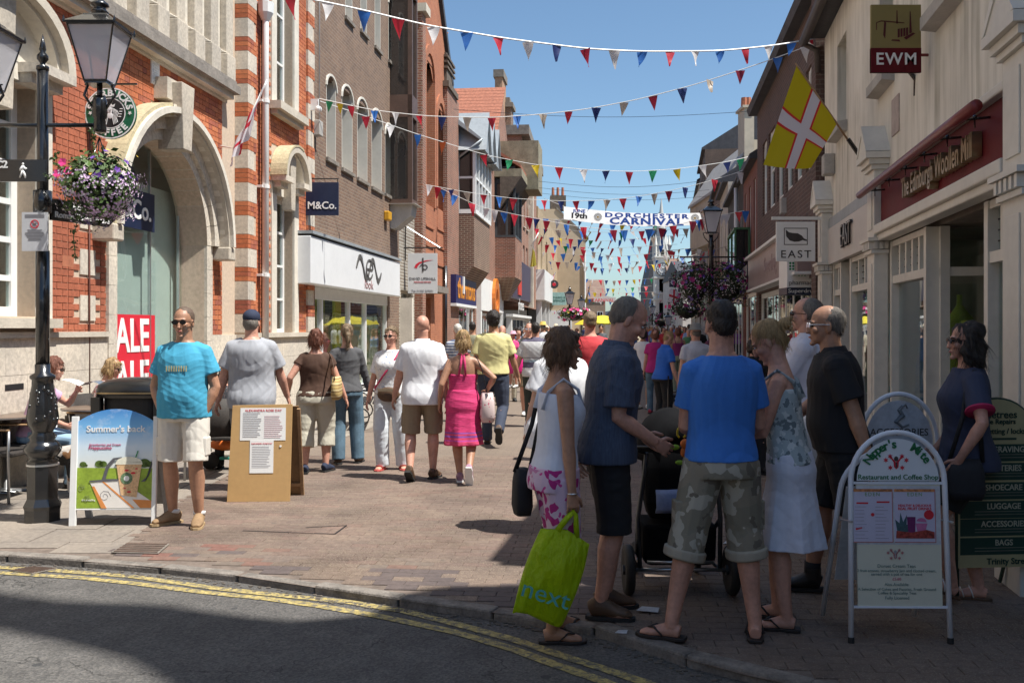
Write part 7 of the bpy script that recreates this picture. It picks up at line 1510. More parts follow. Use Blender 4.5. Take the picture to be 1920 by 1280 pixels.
def arc_text(par,s,m,r,a0,a1,size,y,flip=False,cx=0,cz=0,**k):
    n=len(s)
    for i,ch in enumerate(s):
        if ch==' ':continue
        a=a0+(a1-a0)*(i+.5)/n;M=frameM((cx+r*math.cos(a),y,cz+r*math.sin(a)),(math.sin(a),0,-math.cos(a)),(math.cos(a),0,math.sin(a)))
        if flip:M=frameM((cx+r*math.cos(a),y,cz+r*math.sin(a)),(-math.sin(a),0,math.cos(a)),(-math.cos(a),0,-math.sin(a)))
        share('lettering',text_mesh(ch,size,m,extrude=.002,**k),par,M)
arc_text(t,'STARBUCKS',MC['sign white'],Rr*.77,R(172),R(8),Rr*.36,-.024,off=.004);arc_text(t,'COFFEE',MC['sign white'],Rr*.77,R(215),R(325),Rr*.36,-.024,True,off=.004)
q=MB();E=lambda c,r:q.ell((c[0]*Rr,-.024,c[1]*Rr),(r[0]*Rr,.003,r[1]*Rr),14,7)
E((0,.10),(.10,.14));E((0,-.1),(.12,.12));q.prism([(x*Rr,-.023,z_*Rr) for x,z_ in ((-.16,.24),(-.2,.36),(-.1,.3),(0,.42),(.1,.3),(.2,.36),(.16,.24))],(0,-.003,0))
for sx in (-1,1):
    for k in range(4):q.tube([(sx*(.10+.05*k)*Rr,-.025,(.2-.03*k)*Rr),(sx*(.16+.055*k)*Rr,-.025,(.0)*Rr),(sx*(.10+.05*k)*Rr,-.025,-.2*Rr),(sx*(.15+.05*k)*Rr,-.025,(-.45+.03*k)*Rr)],.0045,4)
    for k in range(4):E((sx*(.43-.02*k),.16-.1*k),(.07,.018))
    q.prism([(sx*(.77)*Rr+Rr*.09*(1 if j % 2 else .42)*math.sin(PI*j/5),-.0235,Rr*-.0+Rr*.09*(1 if j % 2==1 else .42)*math.cos(PI*j/5)) for j in range(10)],(0,-.003,0))
q.build('crowned_figure',MC['sign white'],t);q=MB()
for sx in (-1,1):q.ell((sx*.035*Rr,-.028,.13*Rr),(.015*Rr,.002,.012*Rr),6,4)
q.box((-.004,-.029,.04*Rr),(.004,-.026,.1*Rr));q.build('figure_features',MC['black matt'],t)
q=MB();c=P(208,158,YC)-P(208,213,YC);q.tube([(-.32,0,c.z),(.3,0,c.z)],.012,6);q.tube([(0,0,c.z),(0,0,Rr)],.01,6);q.box((-.36,-.03,c.z-.25),(-.30,.03,c.z+.22));q.build('bracket',BI,t)
# navy square hanging sign
YM=18.85;t,z0,z1,w_=facing('navy_square_sign','navy square hanging sign with white lettering between the two left buildings',573,635,342,404,YM,MC['navy sign'])
text(t,'M&Co.',.2,MC['sign white'],FM(0,-.02,z0+.19),off=.003);q=MB();q.tube([(-w_/2-.02,0,z1+.07),(w_/2,0,z1+.07)],.013,6);q.tube([(-w_/2-.02,0,z0-.02),(-w_/2-.02,0,z1+.09)],.012,6);q.tube([(w_/2-.02,0,z1),(w_/2-.02,0,z1+.08)],.01,6);q.build('bracket',BI,t)
# office hanging sign
YD=27.7;t,z0,z1,w_=facing('office_hanging_sign','pale grey hanging sign with a red swoosh and grey lettering, beyond the white fascia',765,820,475,550,YD,mat('pale sign',(.62,.62,.62),.5,.03),th=.08)
text(t,'DAVID UPSHALL',.105,mat('sign text grey',(.1,.1,.11),.5),FM(0,-.043,z0+.42));text(t,'INSURANCE SERVICES',.05,MC['poster red'],FM(0,-.043,z0+.32));text(t,'Tel: 01305 269081',.085,mat('tel grey',(.3,.3,.32),.5),FM(0,-.043,z0+.07))
q=MB();q.prism([(x,-.041,z0+.78+z_) for x,z_ in ((-.24,-.04),(-.2,.05),(-.1,.12),(.1,.17),(.3,.18),(.1,.14),(-.08,.07),(-.14,.0),(-.16,-.06))],(0,-.004,0));q.build('swoosh',MC['poster red'],t)
q=MB();q.box((-.01,-.048,z0+.62),(.03,-.041,z0+1.02));ps=[[(.07+r*math.cos(a),y_,z0+.75+r*math.sin(a)) for r,y_ in ((.08,-.041),(.08,-.046),(.05,-.046),(.05,-.041))] for a in [2*PI*i/16 for i in range(17)]];q.rings(ps,cap=False);q.prism([(-.1,-.042,z0+.76),(0,-.042,z0+.8),(0,-.042,z0+.85),(-.03,-.042,z0+.84)],(0,-.004,0));q.build('monogram',MC['sign charcoal'],t)
q=MB();q.tube([(-.55,0,z1+.16),(.58,0,z1+.16)],.02,6);q.tube([(-.45,0,z1+.75),(.5,0,z1+.16)],.018,6);q.tube([(.35,0,z1),(.35,0,z1+.16)],.015,6);q.tube([(-.5,0,z1-.2),(-.5,0,z1+.9)],.02,6);q.build('bracket',BI,t)
# far signs
YF=84;t,z0,z1,w_=facing('mint_hanging_sign','small pale mint rectangular sign far down the left side',1035,1062,548,572,YF,mat('mint sign',(.36,.56,.52),.5));text(t,'MARKS &',.26,mat('sign green',(.04,.16,.12),.5),FM(0,-.02,z0+.66));text(t,'SPENCER',.26,MC['sign green'],FM(0,-.02,z0+.38))
YF=80;t=thing('round_dark_sign','small round dark sign with red centre above the white canopy','sign',P(1039,533,YF));q=MB();q.tube([(0,.05,0),(0,-.05,0)],.36,20);q.build('disc',MC['sign charcoal'],t);q=MB();q.tube([(0,-.051,0),(0,-.07,0)],.15,14);q.build('centre',MC['poster red'],t)
YF=60;t,z0,z1,w_=facing('blue_ring_sign','dark blue square sign with a white ring right of the clock tower',1255,1270,521,538,YF,MC['navy sign']);annulus(t,'ring',MC['sign white'],.1,.15,-.02,c=(0,(z0+z1)/2))
YF=55;t,z0,z1,w_=facing('yellow_notice','small yellow board in the distant crowd left of the smiling man',1148,1155,587,598,YF,mat('sign yellow',(.65,.45,.02),.5))
# ---- flags ----
def flagmat(name,fn):
    m,n,b_=newmat(name);uv=N(n,'ShaderNodeUVMap');sp=N(n,'ShaderNodeSeparateXYZ');L(n,uv.outputs[0],sp.inputs[0]);L(n,fn(n,sp.outputs[0],sp.outputs[1]),b_.inputs['Base Color']);b_.inputs['Roughness'].default_value=.8
    tr=N(n,'ShaderNodeBsdfTranslucent');L(n,b_.inputs['Base Color'].links[0].from_socket,tr.inputs[0]);mx=N(n,'ShaderNodeMixShader');mx.inputs[0].default_value=.4;L(n,b_.outputs[0],mx.inputs[1]);L(n,tr.outputs[0],mx.inputs[2]);L(n,mx.outputs[0],n.nodes['Material Output'].inputs[0]);MC[name]=m;return m
def band_(n,u,c,w_):return math_(n,'LESS_THAN',math_(n,'ABSOLUTE',math_(n,'SUBTRACT',u,c)),w_)
def cross(n,u,v,base,cc,w_,fim=None,fw_=0):
    col=base
    if fim:col=mixc(n,math_(n,'MAXIMUM',band_(n,u,.5,w_+fw_),band_(n,v,.5,w_*.75+fw_*.75)),col,fim)
    return mixc(n,math_(n,'MAXIMUM',band_(n,u,.5,w_),band_(n,v,.5,w_*.75)),col,cc)
fm1=flagmat('county flag',lambda n,u,v:cross(n,u,v,(.50,.42,.01),(.62,.60,.66),.085,(.55,.03,.03),.035));fm2=flagmat('red cross flag',lambda n,u,v:cross(n,u,v,(.72,.70,.74),(.62,.03,.06),.11))
def flag(name,label,h0,h1,f0,f1,m,fold=.03,pole=None,nu=20,nv=20,nf=2.2,group=None,pm=None):
    h0,h1,f0,f1=map(Vector,(h0,h1,f0,f1));t=thing(name,label,'flag',h0);me=bpy.data.meshes.new('cloth');V,Fc,UV=[],[],[]
    nn=(h1-h0).cross(f0-h0).normalized()
    for j in range(nv+1):
        for i in range(nu+1):
            u,v=i/nu,j/nv;a=h0.lerp(h1,u);b_=f0.lerp(f1,u);p=a.lerp(b_,v)+nn*fold*math.sin(u*PI*nf*2+v*2)*(.3+v)+Vector((0,0,-.04*math.sin(PI*u)*v));V.append(tuple(p-h0));UV.append((u,v))
    for j in range(nv):
        for i in range(nu):k=j*(nu+1)+i;Fc.append((k,k+1,k+nu+2,k+nu+1))
    me.from_pydata(V,[],Fc);ul=me.uv_layers.new();
    for lp_ in me.loops:ul.data[lp_.index].uv=UV[lp_.vertex_index]
    me.materials.append(m);me.polygons.foreach_set('use_smooth',[True]*len(Fc));share('cloth',me,t)
    if pole:q=MB();q.tube([Vector(p)-h0 for p in pole[0]],pole[1],8);q.build('pole',pm or MC['wood'],t,True)
    return t
bw=F_=RF.W(RF.S(1617),0,3.66);tip=P(1494,122,bw.y-.15);hl=tip.lerp(bw,.61)
t=flag('county_flag','yellow flag with red edged white cross on a slanting pole from the cream building',tip,hl,P(1434,308,tip.y-.05),P(1524,314,tip.y+.05),fm1,.035,([bw+Vector((.0,0,-.02)),tip+(tip-bw)*.02],[.014,.011]),nf=.9)
q=MB();o=Vector(tip);q.tube([bw.lerp(tip,.0)-o,bw.lerp(tip,.22)-o],.028,8);q.tube([bw-o+Vector((0,0,-.15)),bw-o+Vector((0,0,.03))],.012,6);q.build('socket',BI,t)
Yf=14.3;t=flag('red_cross_flag','limp white flag with red cross draped along a white pole on the striped pier',P(500,152,Yf),P(436,278,Yf+.1),P(470,245,Yf-.1),P(428,312,Yf),fm2,.035,([P(414,274,Yf+.35),P(440,279,Yf+.1),P(501,150,Yf)],.012),nf=2.6,pm=W_)
Yf=62;flag('drooping_yellow_flag','white and yellow flag hanging by the brick gable on the far left',P(1002,440,50),P(1000,455,50),P(994,500,50),P(1006,497,50),flagmat('pale yellow flag',lambda n,u,v:mixc(n,math_(n,'GREATER_THAN',v,.4),(.7,.68,.66),(.62,.55,.12))),.12,([P(996,462,50),P(1010,436,50)],.03),pm=W_,nf=1.5)
flag('far_yellow_flag','distant yellow and white flag beside the twin lantern posts',P(1108,528,Yf),P(1104,545,Yf),P(1096,566,Yf),P(1100,568,Yf),fm1,.1,([P(1100,560,Yf),P(1109,527,Yf)],.025),nf=1.5);flag('far_red_cross_flag','distant white flag with red cross above the round dark sign',P(1043,508,80),P(1036,528,80),P(1034,520,80),P(1042,531,80),fm2,.1,nf=1.5);flag('red_cross_flag_right','distant white flag with a red saltire shape right of the clock tower',P(1256,540,58),P(1272,545,58),P(1254,566,58),P(1272,572,58),fm2,.1,nf=1.5).name='red_cross_flag'
# ---- banner ----
Yb=40;bt=thing('carnival_banner','long white banner with blue capitals hung across the street between strings of bunting','banner',P(1185,405,Yb));o=bt.location;me=MB();top=lambda t:387+(399-387)*t+6*math.sin(PI*t);bot=lambda t:411+(421-411)*t+8*math.sin(PI*t)
nx=60;rowsb=[]
for k in range(9):
    v=k/8;rowsb.append([P(1057+(1316-1057)*i/nx,top(i/nx)+(bot(i/nx)-top(i/nx))*v,Yb-.3*v+.05*math.sin(i*.55+v*2.5)*(.4+.6*v))-o for i in range(nx+1)])
me.rings(rowsb,cap=False,close=False);me.build('cloth',mat('banner white',(.56,.55,.54),.7,.05),bt,True)
def btext(s,px,py,size,m,**k):text(bt,s,size,m,FM(*(P(px,py,Yb-.42)-o)) @ Matrix.Rotation(R(-2.4*(1 if px<1190 else .5)),4,'Z'),extrude=.01,**k)
bb=mat('banner blue',(.035,.10,.42),.6);btext('DORCHESTER',1212,405,.25,bb,off=.012,spacing=1.35,sx=1.75);btext('CARNIVAL',1212,416,.37,bb,off=.016,spacing=1.15,sx=1.55);btext('JUNE',1086,396,.18,bb,off=.008,sx=1.25);btext('19th',1085,405,.3,MC['sign charcoal'],off=.014,sx=1.3)
for px,py in ((1121,407),(1303,409)):
    c=P(px,py,Yb-.4)-o;q=MB()
    for i in range(18):a=2*PI*i/18;d=Vector((math.cos(a),0,math.sin(a)));n2=Vector((-d.z,0,d.x));q.prism([c+d*.06-n2*.008,c+d*.17-n2*.018,c+d*.17+n2*.018,c+d*.06+n2*.008],(0,-.004,0))
    q.build('wheel_emblem',MC['sign charcoal'],bt)
    q=MB();q.tube([c,c+Vector((0,-.006,0))],.05,10);q.build('wheel_hub',mat('hub ochre',(.4,.25,.05),.6),bt)
tubes(bt,'cords',W_,[[P(1057,387,Yb)-o,P(1020,372,Yb+8)-o],[P(1316,398,Yb)-o,P(1352,380,Yb+2)-o],[P(1057,411,Yb)-o,P(1022,415,Yb+8)-o]],.012)
Yb2=100;t=thing('far_banner','small pale banner far off above the crowd','banner',P(1130,562,Yb2));q=MB();o2=t.location;q.rings([[P(1113+i*5.2,556+k*5+1.5*math.sin(i*1.1),Yb2)-o2 for i in range(9)] for k in range(3)],cap=False,close=False);q.build('cloth',MC['banner white'],t);text(t,'CARNIVAL',.5,MC['poster red'],FM(0,-.05,-.05))
# ---- bunting ----
bc_={'r':(.56,.025,.05),'b':(.03,.15,.50),'n':(.025,.045,.18),'w':(.70,.68,.68),'g':(.02,.30,.12),'y':(.70,.50,.02),'o':(.68,.14,.04),'c':(.50,.42,.34),'m':(.30,.012,.04)}
BMt={}
for k,c in bc_.items():
    m,n,b_=newmat('bunting '+k);v=coords(n);nz=noise_t(n,v,9,3);L(n,mixc(n,1.0,c,ramp(n,nz.outputs[0],[(.3,(.85,)*3),(.7,(1.1,)*3)]),'MULTIPLY'),b_.inputs['Base Color']);b_.inputs['Roughness'].default_value=.45
    tr=N(n,'ShaderNodeBsdfTranslucent');tr.inputs[0].default_value=(*c,1);mx=N(n,'ShaderNodeMixShader');mx.inputs[0].default_value=.35;L(n,b_.outputs[0],mx.inputs[1]);L(n,tr.outputs[0],mx.inputs[2]);L(n,mx.outputs[0],n.nodes['Material Output'].inputs[0]);BMt[k]=m
rb=random.Random(21)
def pennant_mesh(k):
    q=MB();nr=5;rows_=[];tw=rb.uniform(-1.1,1.1);bn=rb.uniform(-.45,.45)
    for j in range(nr+1):
        v=j/nr;hw=.5*(1-v*.97);rows_.append([(x*hw*math.cos(tw*v)+bn*v*v*.5,x*hw*math.sin(tw*v)+.12*math.sin(v*3+x)*v+bn*v*v,-v*1.5) for x in (-1,-.33,.33,1)])
    q.rings(rows_,cap=False,close=False);return q.mesh('pennant',BMt[k],True)
PM={k:[pennant_mesh(k) for _ in range(4)] for k in bc_}
def string_y(pts,x):
    for (x0,y0),(x1,y1) in zip(pts,pts[1:]):
        if x0 <= x <= x1:t=(x-x0)/(x1-x0);t2=t;return y0+(y1-y0)*t2
    return pts[-1][1]
def bunting(label,pts,Y0,Y1,pens,wpx,thick=.008,wc=W_,jit=.25):
    """pts: the cord through photo points with depth running Y0..Y1; pens: (px, colour)"""
    xa,xb=pts[0][0],pts[-1][0];dep=lambda x:Y0+(Y1-Y0)*(x-xa)/(xb-xa);t=thing('bunting_string',label,'bunting',P(xa,pts[0][1],Y0),0,'strings of bunting across the street');o=t.location.copy()
    cord=[]
    for i in range(61):x=xa+(xb-xa)*i/60;cord.append(P(x,string_y(pts,x),dep(x))-o)
    for _ in range(3):cord=[cord[0]]+[(a+b_*2+c)/4 for a,b_,c in zip(cord,cord[1:],cord[2:])]+[cord[-1]]
    q=MB();q.tube(cord,thick,5);q.build('cord',wc,t)
    for x,k in pens:
        Y=dep(x);s_=(wpx(x) if callable(wpx) else wpx)*Y/FP;p=P(x,string_y(pts,x)+.6,Y)-o
        M=Matrix.Translation(p) @ Matrix.Rotation(rb.uniform(-jit,jit)*2.6,4,'Z') @ Matrix.Rotation(rb.uniform(-.12,.12),4,'Y') @ Matrix.Rotation(rb.uniform(-jit,jit),4,'X') @ Matrix.Scale(s_*rb.uniform(.92,1.06),4);share('pennant',rb.choice(PM[k]),t,M)
    return t
def ps(s):return [(float(a[:-1]),a[-1]) for a in s.split()]
bunting('topmost bunting string, running from the striped brick building right across to the cream gutter',[(500,-12),(590,0),(683,20),(800,48),(950,73),(1100,92),(1200,97),(1350,96),(1450,86),(1545,70)],12,15.3,ps('545r 615w 683b 747r 813w 875b 934r 990w 1044n 1097m 1152w 1204b 1256r 1303w 1350b 1397r 1441w 1484b 1526r'),lambda x:27-9*(x-545)/980,.012)
bunting('second bunting string, nearly level from the narrow arched windows to the cream gutter',[(598,185),(700,207),(800,218),(920,221),(1010,215),(1100,205),(1200,186),(1300,160),(1400,128),(1480,100),(1545,74)],19,15.6,ps('618g 638y 658r 702b 742w 786r 829n 876c 922r 969b 1018c 1066r 1118n 1170c 1224m 1279n 1331c 1388m 1458b 1510w'),lambda x:15+5*(x-618)/900)
bunting('third bunting string, sagging from the arched windows past the zinc gablets to the cream gable',[(600,190),(686,218),(783,252),(830,266),(907,290),(1003,309),(1095,318),(1181,322),(1269,317),(1362,304),(1420,290)],19,30,ps('686r 732w 783b 830o 907r 955g 1004y 1048r 1094w 1136n 1180r 1224g 1269y 1318w 1363n 1388g 1406r 1418r'),lambda x:17-2*(x-686)/700)
bunting('fourth bunting string, below the third, rising to the right above the banner',[(798,346),(872,360),(960,372),(1050,377),(1120,376),(1180,371),(1240,361),(1300,348),(1390,322),(1425,300)],30,27,ps('805w 821r 846n 876c 907r 936b 963r 993c 1020r 1052n 1080r 1109b 1138c 1168r 1198b 1227c 1254m 1285n 1340r 1388w'),14)
bunting('fifth bunting string, dropping from the pointed window hall to the lamp on the right',[(820,350),(900,388),(980,405),(1080,424),(1160,432),(1240,428),(1320,410),(1395,395)],33,26,ps('832b 852b 885r 912w 928w 945b 965r 992r 1006n 1025r 1062b 1094r 1150m 1170b 1217b 1242m 1262r 1300m 1310b 1318r 1354w 1362w 1385r 1398b'),15)
kk='rbwrncrbyrbgwrbnrcbw'
rowsB=[(1000,408,1150,420,1320,405,55,12),(1000,428,1140,436,1300,428,60,12),(1010,443,1130,452,1290,440,66,11),(1020,458,1140,466,1270,458,72,10),(1010,472,1150,482,1270,470,78,10),(1025,490,1150,494,1262,485,84,10),(1080,498,1150,505,1240,494,96,8),(1095,522,1150,526,1222,522,112,7),(1098,537,1150,541,1222,536,122,7),(1098,547,1150,550,1240,546,130,7),(1100,560,1150,565,1222,560,140,6),(1040,448,1100,470,1150,480,70,9),(1250,470,1290,466,1333,468,40,12),(1240,478,1290,481,1400,452,36,11)]
FARL=['bunting string just below the white banner','second bunting string below the white banner','third bunting string below the white banner','bunting string level with the top of the far spire','bunting string crossing the lower part of the far spire','bunting string just above the tower clock','bunting string at the height of the tower clock face','small bunting string just below the tower clock','tiny bunting string over the far brown gabled house','tiny bunting string over the far brown house ridge','tiniest and lowest bunting string above the far crowd','bunting string slanting down across the pale sandy end wall','short bunting string from the right lantern to the left','bunting string rising from the right lantern to the green framed box']
for i,(x0,y0,x1,y1,x2,y2,Y,wp) in enumerate(rowsB):
    pen=[];x=x0+6;j=i*3
    while x<x2:pen.append((x,kk[j % 20]));x+=wp*rb.uniform(1.4,2.1);j+=1
    bunting(FARL[i],[(x0,y0),(x1,y1),(x2,y2)],Y,Y*1.02,pen,wp*1.0,.010,MC['concrete'],.5)
# overhead wires
for i,(y0,y1) in enumerate(((205,208),(340,338),(352,356),(362,368))):
    Yw=34+i*4;a,b_=P(850 if i==0 else 1010,y0,Yw),P(1420 if i==0 else 1330,y1,Yw);q=MB();q.tube([(a.lerp(b_,t)-a)-Vector((0,0,.25*math.sin(PI*t))) for t in [k/12 for k in range(13)]],.009,4);o=q.build('overhead_wire',MC['black iron']);o.location=a
    tag(o,['single thin wire across the sky under the second bunting string','upper of three thin wires between the lower bunting strings','middle of three thin wires above the banner','lowest of three thin wires just above the banner'][i],'wire','thin wires across the street')
# ================= BOARDS, BAGS, CAFE, PUSHCHAIR =================
def board_frame(name,label,cat,px,Y,rz=0):return thing(name,label,cat,(P(px,0,Y).x,Y,0),rz)
def layer(par,name,m,polys,y,th=.0012):
    q=MB()
    for p in polys:q.prism([(x,y,z_) for x,z_ in p],(0,-th,0))
    return q.build(name,m,par)
def disc_pts(cx,cz,rx,rz_,n=16,a0=0,a1=2*PI):return [(cx+rx*math.cos(a0+(a1-a0)*i/n),cz+rz_*math.sin(a0+(a1-a0)*i/n)) for i in range(n)]
# iced drink poster board
Y=7.78;kx=Y/FP;A1=board_frame('poster_board','white framed pavement board with a poster of an iced drink, beside the man in turquoise','board',212,Y,R(2));zz=lambda y:CH-(y-HY)*kx;ww=lambda x:(x-212)*kx
zb,zt,za=zz(953),zz(790),zz(767);L_,R2_=ww(143),ww(283);til=share('front_leaf',None,A1,Matrix.Translation((0,0,0)) @ Matrix.Rotation(R(-4),4,'X'))
q=MB()
for a,b_ in ((131,143),(283,291)):q.box((ww(a),-.015,.0),(ww(b_),.018,zz(781)))
q.box((L_,-.008,zb-.012),(R2_,.012,zb));q.build('frame',W_,til,bevel=.003)
arc=lambda e=0:[(lerp_(L_,R2_,i/16),zt+(za-zt)*(1-((i-8)/8)**2)+e) for i in range(17)]
def lerp_(a,b,t):return a+(b-a)*t
m,n,b_=newmat('poster sky');t_=N(n,'ShaderNodeTexCoord');sp=N(n,'ShaderNodeSeparateXYZ');L(n,t_.outputs['Object'],sp.inputs[0]);f=math_(n,'MULTIPLY',math_(n,'SUBTRACT',sp.outputs[2],zb),1/(za-zb));cl=noise_t(n,t_.outputs['Object'],9,4)
col=ramp(n,f,[(.40,(.72,.74,.68)),(.62,(.62,.74,.84)),(.82,(.20,.47,.78)),(1,(.07,.26,.62))]);L(n,mixc(n,ramp(n,cl.outputs[0],[(.55,(0,)*3),(.7,(.35,)*3)]),col,(.8,.83,.86)),b_.inputs['Base Color']);b_.inputs['Roughness'].default_value=.25
layer(til,'poster_panel',m,[[(L_,zb),(R2_,zb)]+arc()[::-1]],-.001,.004);zh=zb+(za-zb)*.40
grass=mat('poster grass',(.30,.42,.05),.3,.25,6);PY=-.0055
layer(til,'poster_meadow',grass,[[(L_+.002,zb+.002),(R2_-.002,zb+.002),(R2_-.002,zh),(L_+.002,zh+.008)]],PY)
layer(til,'poster_trees',mat('poster tree',(.10,.16,.03),.3,.4,40),[disc_pts(ww(x),zh+.02+r*.5,r,r*.8) for x,r in ((154,.028),(160,.012),(184,.035),(191,.032),(220,.028),(268,.045),(276,.03))],PY-.0015)
layer(til,'poster_bench_seat',mat('poster bench white',(.80,.76,.70),.3,.06,6),[[(ww(168),zz(905)),(ww(222),zz(899)),(ww(283),zz(940)),(R2_-.002,zb+.003),(ww(196),zb+.003)]],PY-.003)
layer(til,'poster_bench_lines',mat('poster orange',(.72,.28,.08),.3,.1,6),[[(ww(190),zz(903)),(ww(193),zz(902)),(ww(252),zb+.003),(ww(247),zb+.003)],[(ww(172),zz(912)),(ww(176),zz(911)),(ww(200),zb+.003),(ww(190),zb+.003)],[(ww(247),zz(936)),(R2_-.003,zz(938)),(R2_-.003,zb+.004),(ww(262),zb+.004)]],PY-.0045)
layer(til,'poster_bench_arm',mat('poster arm grey',(.12,.12,.13),.3),[[(ww(167),zz(904)),(ww(167),zz(901)),(ww(190),zz(899)),(ww(198),zz(872)),(ww(210),zz(859)),(ww(226),zz(857)),(ww(226),zz(861)),(ww(213),zz(863)),(ww(203),zz(875)),(ww(197),zz(898)),(ww(222),zz(898)),(ww(222),zz(901))],[(ww(262),zz(903)),(ww(270),zz(903)),(ww(280),zz(885)),(R2_-.003,zz(862)),(R2_-.003,zz(874)),(ww(277),zz(892))]],PY-.006)
layer(til,'poster_cup',mat('poster drink',(.74,.48,.26),.3,.3,60),[[(ww(216),zz(868)),(ww(264),zz(868)),(ww(255),zz(932)),(ww(226),zz(928))]],PY-.0075);layer(til,'poster_cup_lid',mat('poster cream',(.78,.76,.62),.3,.1,40),[disc_pts(ww(240),zz(868),.105,.05,16,0,PI),[(ww(214),zz(871)),(ww(265),zz(871)),(ww(264),zz(866)),(ww(216),zz(866))]],PY-.009)
layer(til,'poster_straw',mat('poster green',(.03,.25,.10),.3),[[(ww(251),zz(858)),(ww(253),zz(858)),(ww(257),zz(846)),(ww(255),zz(845))]],PY-.0092);layer(til,'poster_syrup',MC['poster red'],[disc_pts(ww(x),zz(y),r,r*.45,8) for x,y,r in ((236,882,.018),(248,887,.02),(254,879,.012),(241,922,.018),(233,915,.01))],PY-.009)
annulus(til,'poster_cup_badge',mat('badge green',(.16,.26,.14),.4,.5,80),.022,.048,PY-.0105,24,(ww(236),zz(897)));annulus(til,'poster_cup_badge_centre',MC['sign white'],0,.022,PY-.0105,18,(ww(236),zz(897)))
text(til,"Summer's back",.072,MC['sign white'],FM(ww(213),PY-.002,zz(805)),extrude=.001,sx=1.08,off=.0014);text(til,'Strawberries and Cream',.025,mat('poster pink',(.6,.1,.2),.4),FM(ww(194),PY-.002,zz(834)),extrude=.001,sx=1.02);text(til,'Frappuccino',.036,MC['poster pink'],FM(ww(185),PY-.002,zz(840)),extrude=.001,sx=1.05,off=.0006);text(til,'the treatling',.022,MC['sign white'],FM(ww(166),PY-.004,zz(937)),extrude=.001)
q=MB()
for cx_,cz_,r in ((196,930,.05),(152,915,.03),(162,935,.03)):q.tube([(ww(cx_)+r*(1-t/14)*math.cos(t*.9),PY-.005,zz(cz_)+r*(1-t/14)*math.sin(t*.9)) for t in range(12)],.0012,4)
q.build('poster_scrolls',MC['poster arm grey'],til)
rl_=share('rear_leaf',None,A1,Matrix.Translation((0,.34,0)) @ Matrix.Rotation(R(17),4,'X'));q=MB()
for a,b_ in ((131,143),(283,291)):q.box((ww(a),-.015,0),(ww(b_),.015,.86))
q.build('frame',mat('board frame grey',(.5,.5,.5),.4),rl_);q=MB();q.box((L_,-.006,.13),(R2_,.006,.84));q.build('rear_panel',MC['concrete'],rl_)
# brown sandwich board
Y=8.86;kx=Y/FP;A2=board_frame('sandwich_board','plain brown hardboard sandwich board with two white notices pinned to it','board',485,Y,R(3));zz=lambda y:CH-(y-HY)*kx;ww=lambda x:(x-485)*kx
hb=mat('hardboard',(.50,.31,.13),.6,.08,3,.001,90);fl=share('front_leaf',None,A2,Matrix.Rotation(R(-5),4,'X'));q=MB();q.prism([(ww(426),0,.0),(ww(543),0,.0),(ww(545),0,zz(758)),(ww(433),0,zz(760))],(0,.012,0));q.build('panel',hb,fl,bevel=.002)
q=MB()
for a,b_,c,d,dy in ((448,533,826,765,0),(467,511,887,826,-.001)):q.box((ww(a),-.003+dy,zz(c)),(ww(b_),-.001+dy,zz(d)))
q.build('notice',MC['sign white'],fl);text(fl,'ALEXANDRA ROSE DAY',.03,MC['poster red'],FM(ww(491),-.005,zz(770)),extrude=.0006,sx=1.05);text(fl,'ALEXANDRA ROSE DAY',.018,MC['poster red'],FM(ww(489),-.006,zz(832)),extrude=.0006)
for nm,mm,zs_,xr in (('notice_print',MC['print grey'],[775+i*3.4 for i in range(14)],(453,488)),('notice_print_red',MC['poster pink'],[781+i*3.6 for i in range(12)],(493,528)),('notice_print_small',MC['print grey'],[838+i*3.2 for i in range(13)],(471,506))):
    q=MB()
    for z_ in zs_:a=rnd.uniform(.75,1);q.box((ww(xr[0]),-.0056,zz(z_)),(ww(xr[0]+(xr[1]-xr[0])*a),-.0042,zz(z_)+.0028))
    q.build(nm,mat(nm,(.32,.32,.36) if 'red' not in nm else (.6,.3,.35),.6),fl)
q=MB();q.tube([(ww(524),-.006,zz(837)),(ww(524),.0,zz(837))],.01,10);q.build('knob',MC['sign white'],fl);rl_=share('rear_leaf',None,A2,Matrix.Translation((.035,.36,0)) @ Matrix.Rotation(R(15),4,'X'));q=MB();q.prism([(ww(426),0,0),(ww(551),0,0),(ww(548),0,.90),(ww(433),0,.90)],(0,.012,0));q.build('panel',mat('hardboard back',(.28,.17,.08),.8,.2,5),rl_);q=MB();q.box((ww(545),-.03,0),(ww(551),0,.88));q.box((ww(430),-.03,.1),(ww(548),0,.13));q.build('batten',MC['wood'],rl_)
# restaurant board
Y=4.88;kx=Y/FP;A3=board_frame('restaurant_board','white tubular pavement board with green lettering and a red crest, nearest on the right','board',1689,Y,R(-1));zz=lambda y:CH-(y-HY)*kx;ww=lambda x:(x-1689)*kx;hw=ww(1777)
fl=share('front_leaf',None,A3,Matrix.Rotation(R(-3),4,'X'));sp_=.775;wt=mat('powder white',(.76,.79,.85),.3,.04,3)
def arch_path(hw,zs,rise,z0=.02,n=20):return [(-hw-.012,0,z0),(-hw,0,zs)]+[(-hw*math.cos(PI*i/n),0,zs+rise*math.sin(PI*i/n)) for i in range(1,n)]+[(hw,0,zs),(hw+.012,0,z0)]
zs=zz(905);tubes(fl,'tube_frame',wt,[arch_path(hw,zs,zz(812)-zs)],.014,12);q=MB();
for sx in (-1,1):q.tube([(sx*(hw+.012),0,0),(sx*(hw+.012),0,.03)],.016,10)
q.build('rubber_foot',MC['rubber'],fl)
hi=hw-.03;layer(fl,'top_panel',mat('board white',(.74,.78,.82),.3,.04,2),[[(hi*math.cos(PI*i/20),zs+.006+(zz(826)-zs)*math.sin(PI*i/20)) for i in range(21)]],.0,.006)
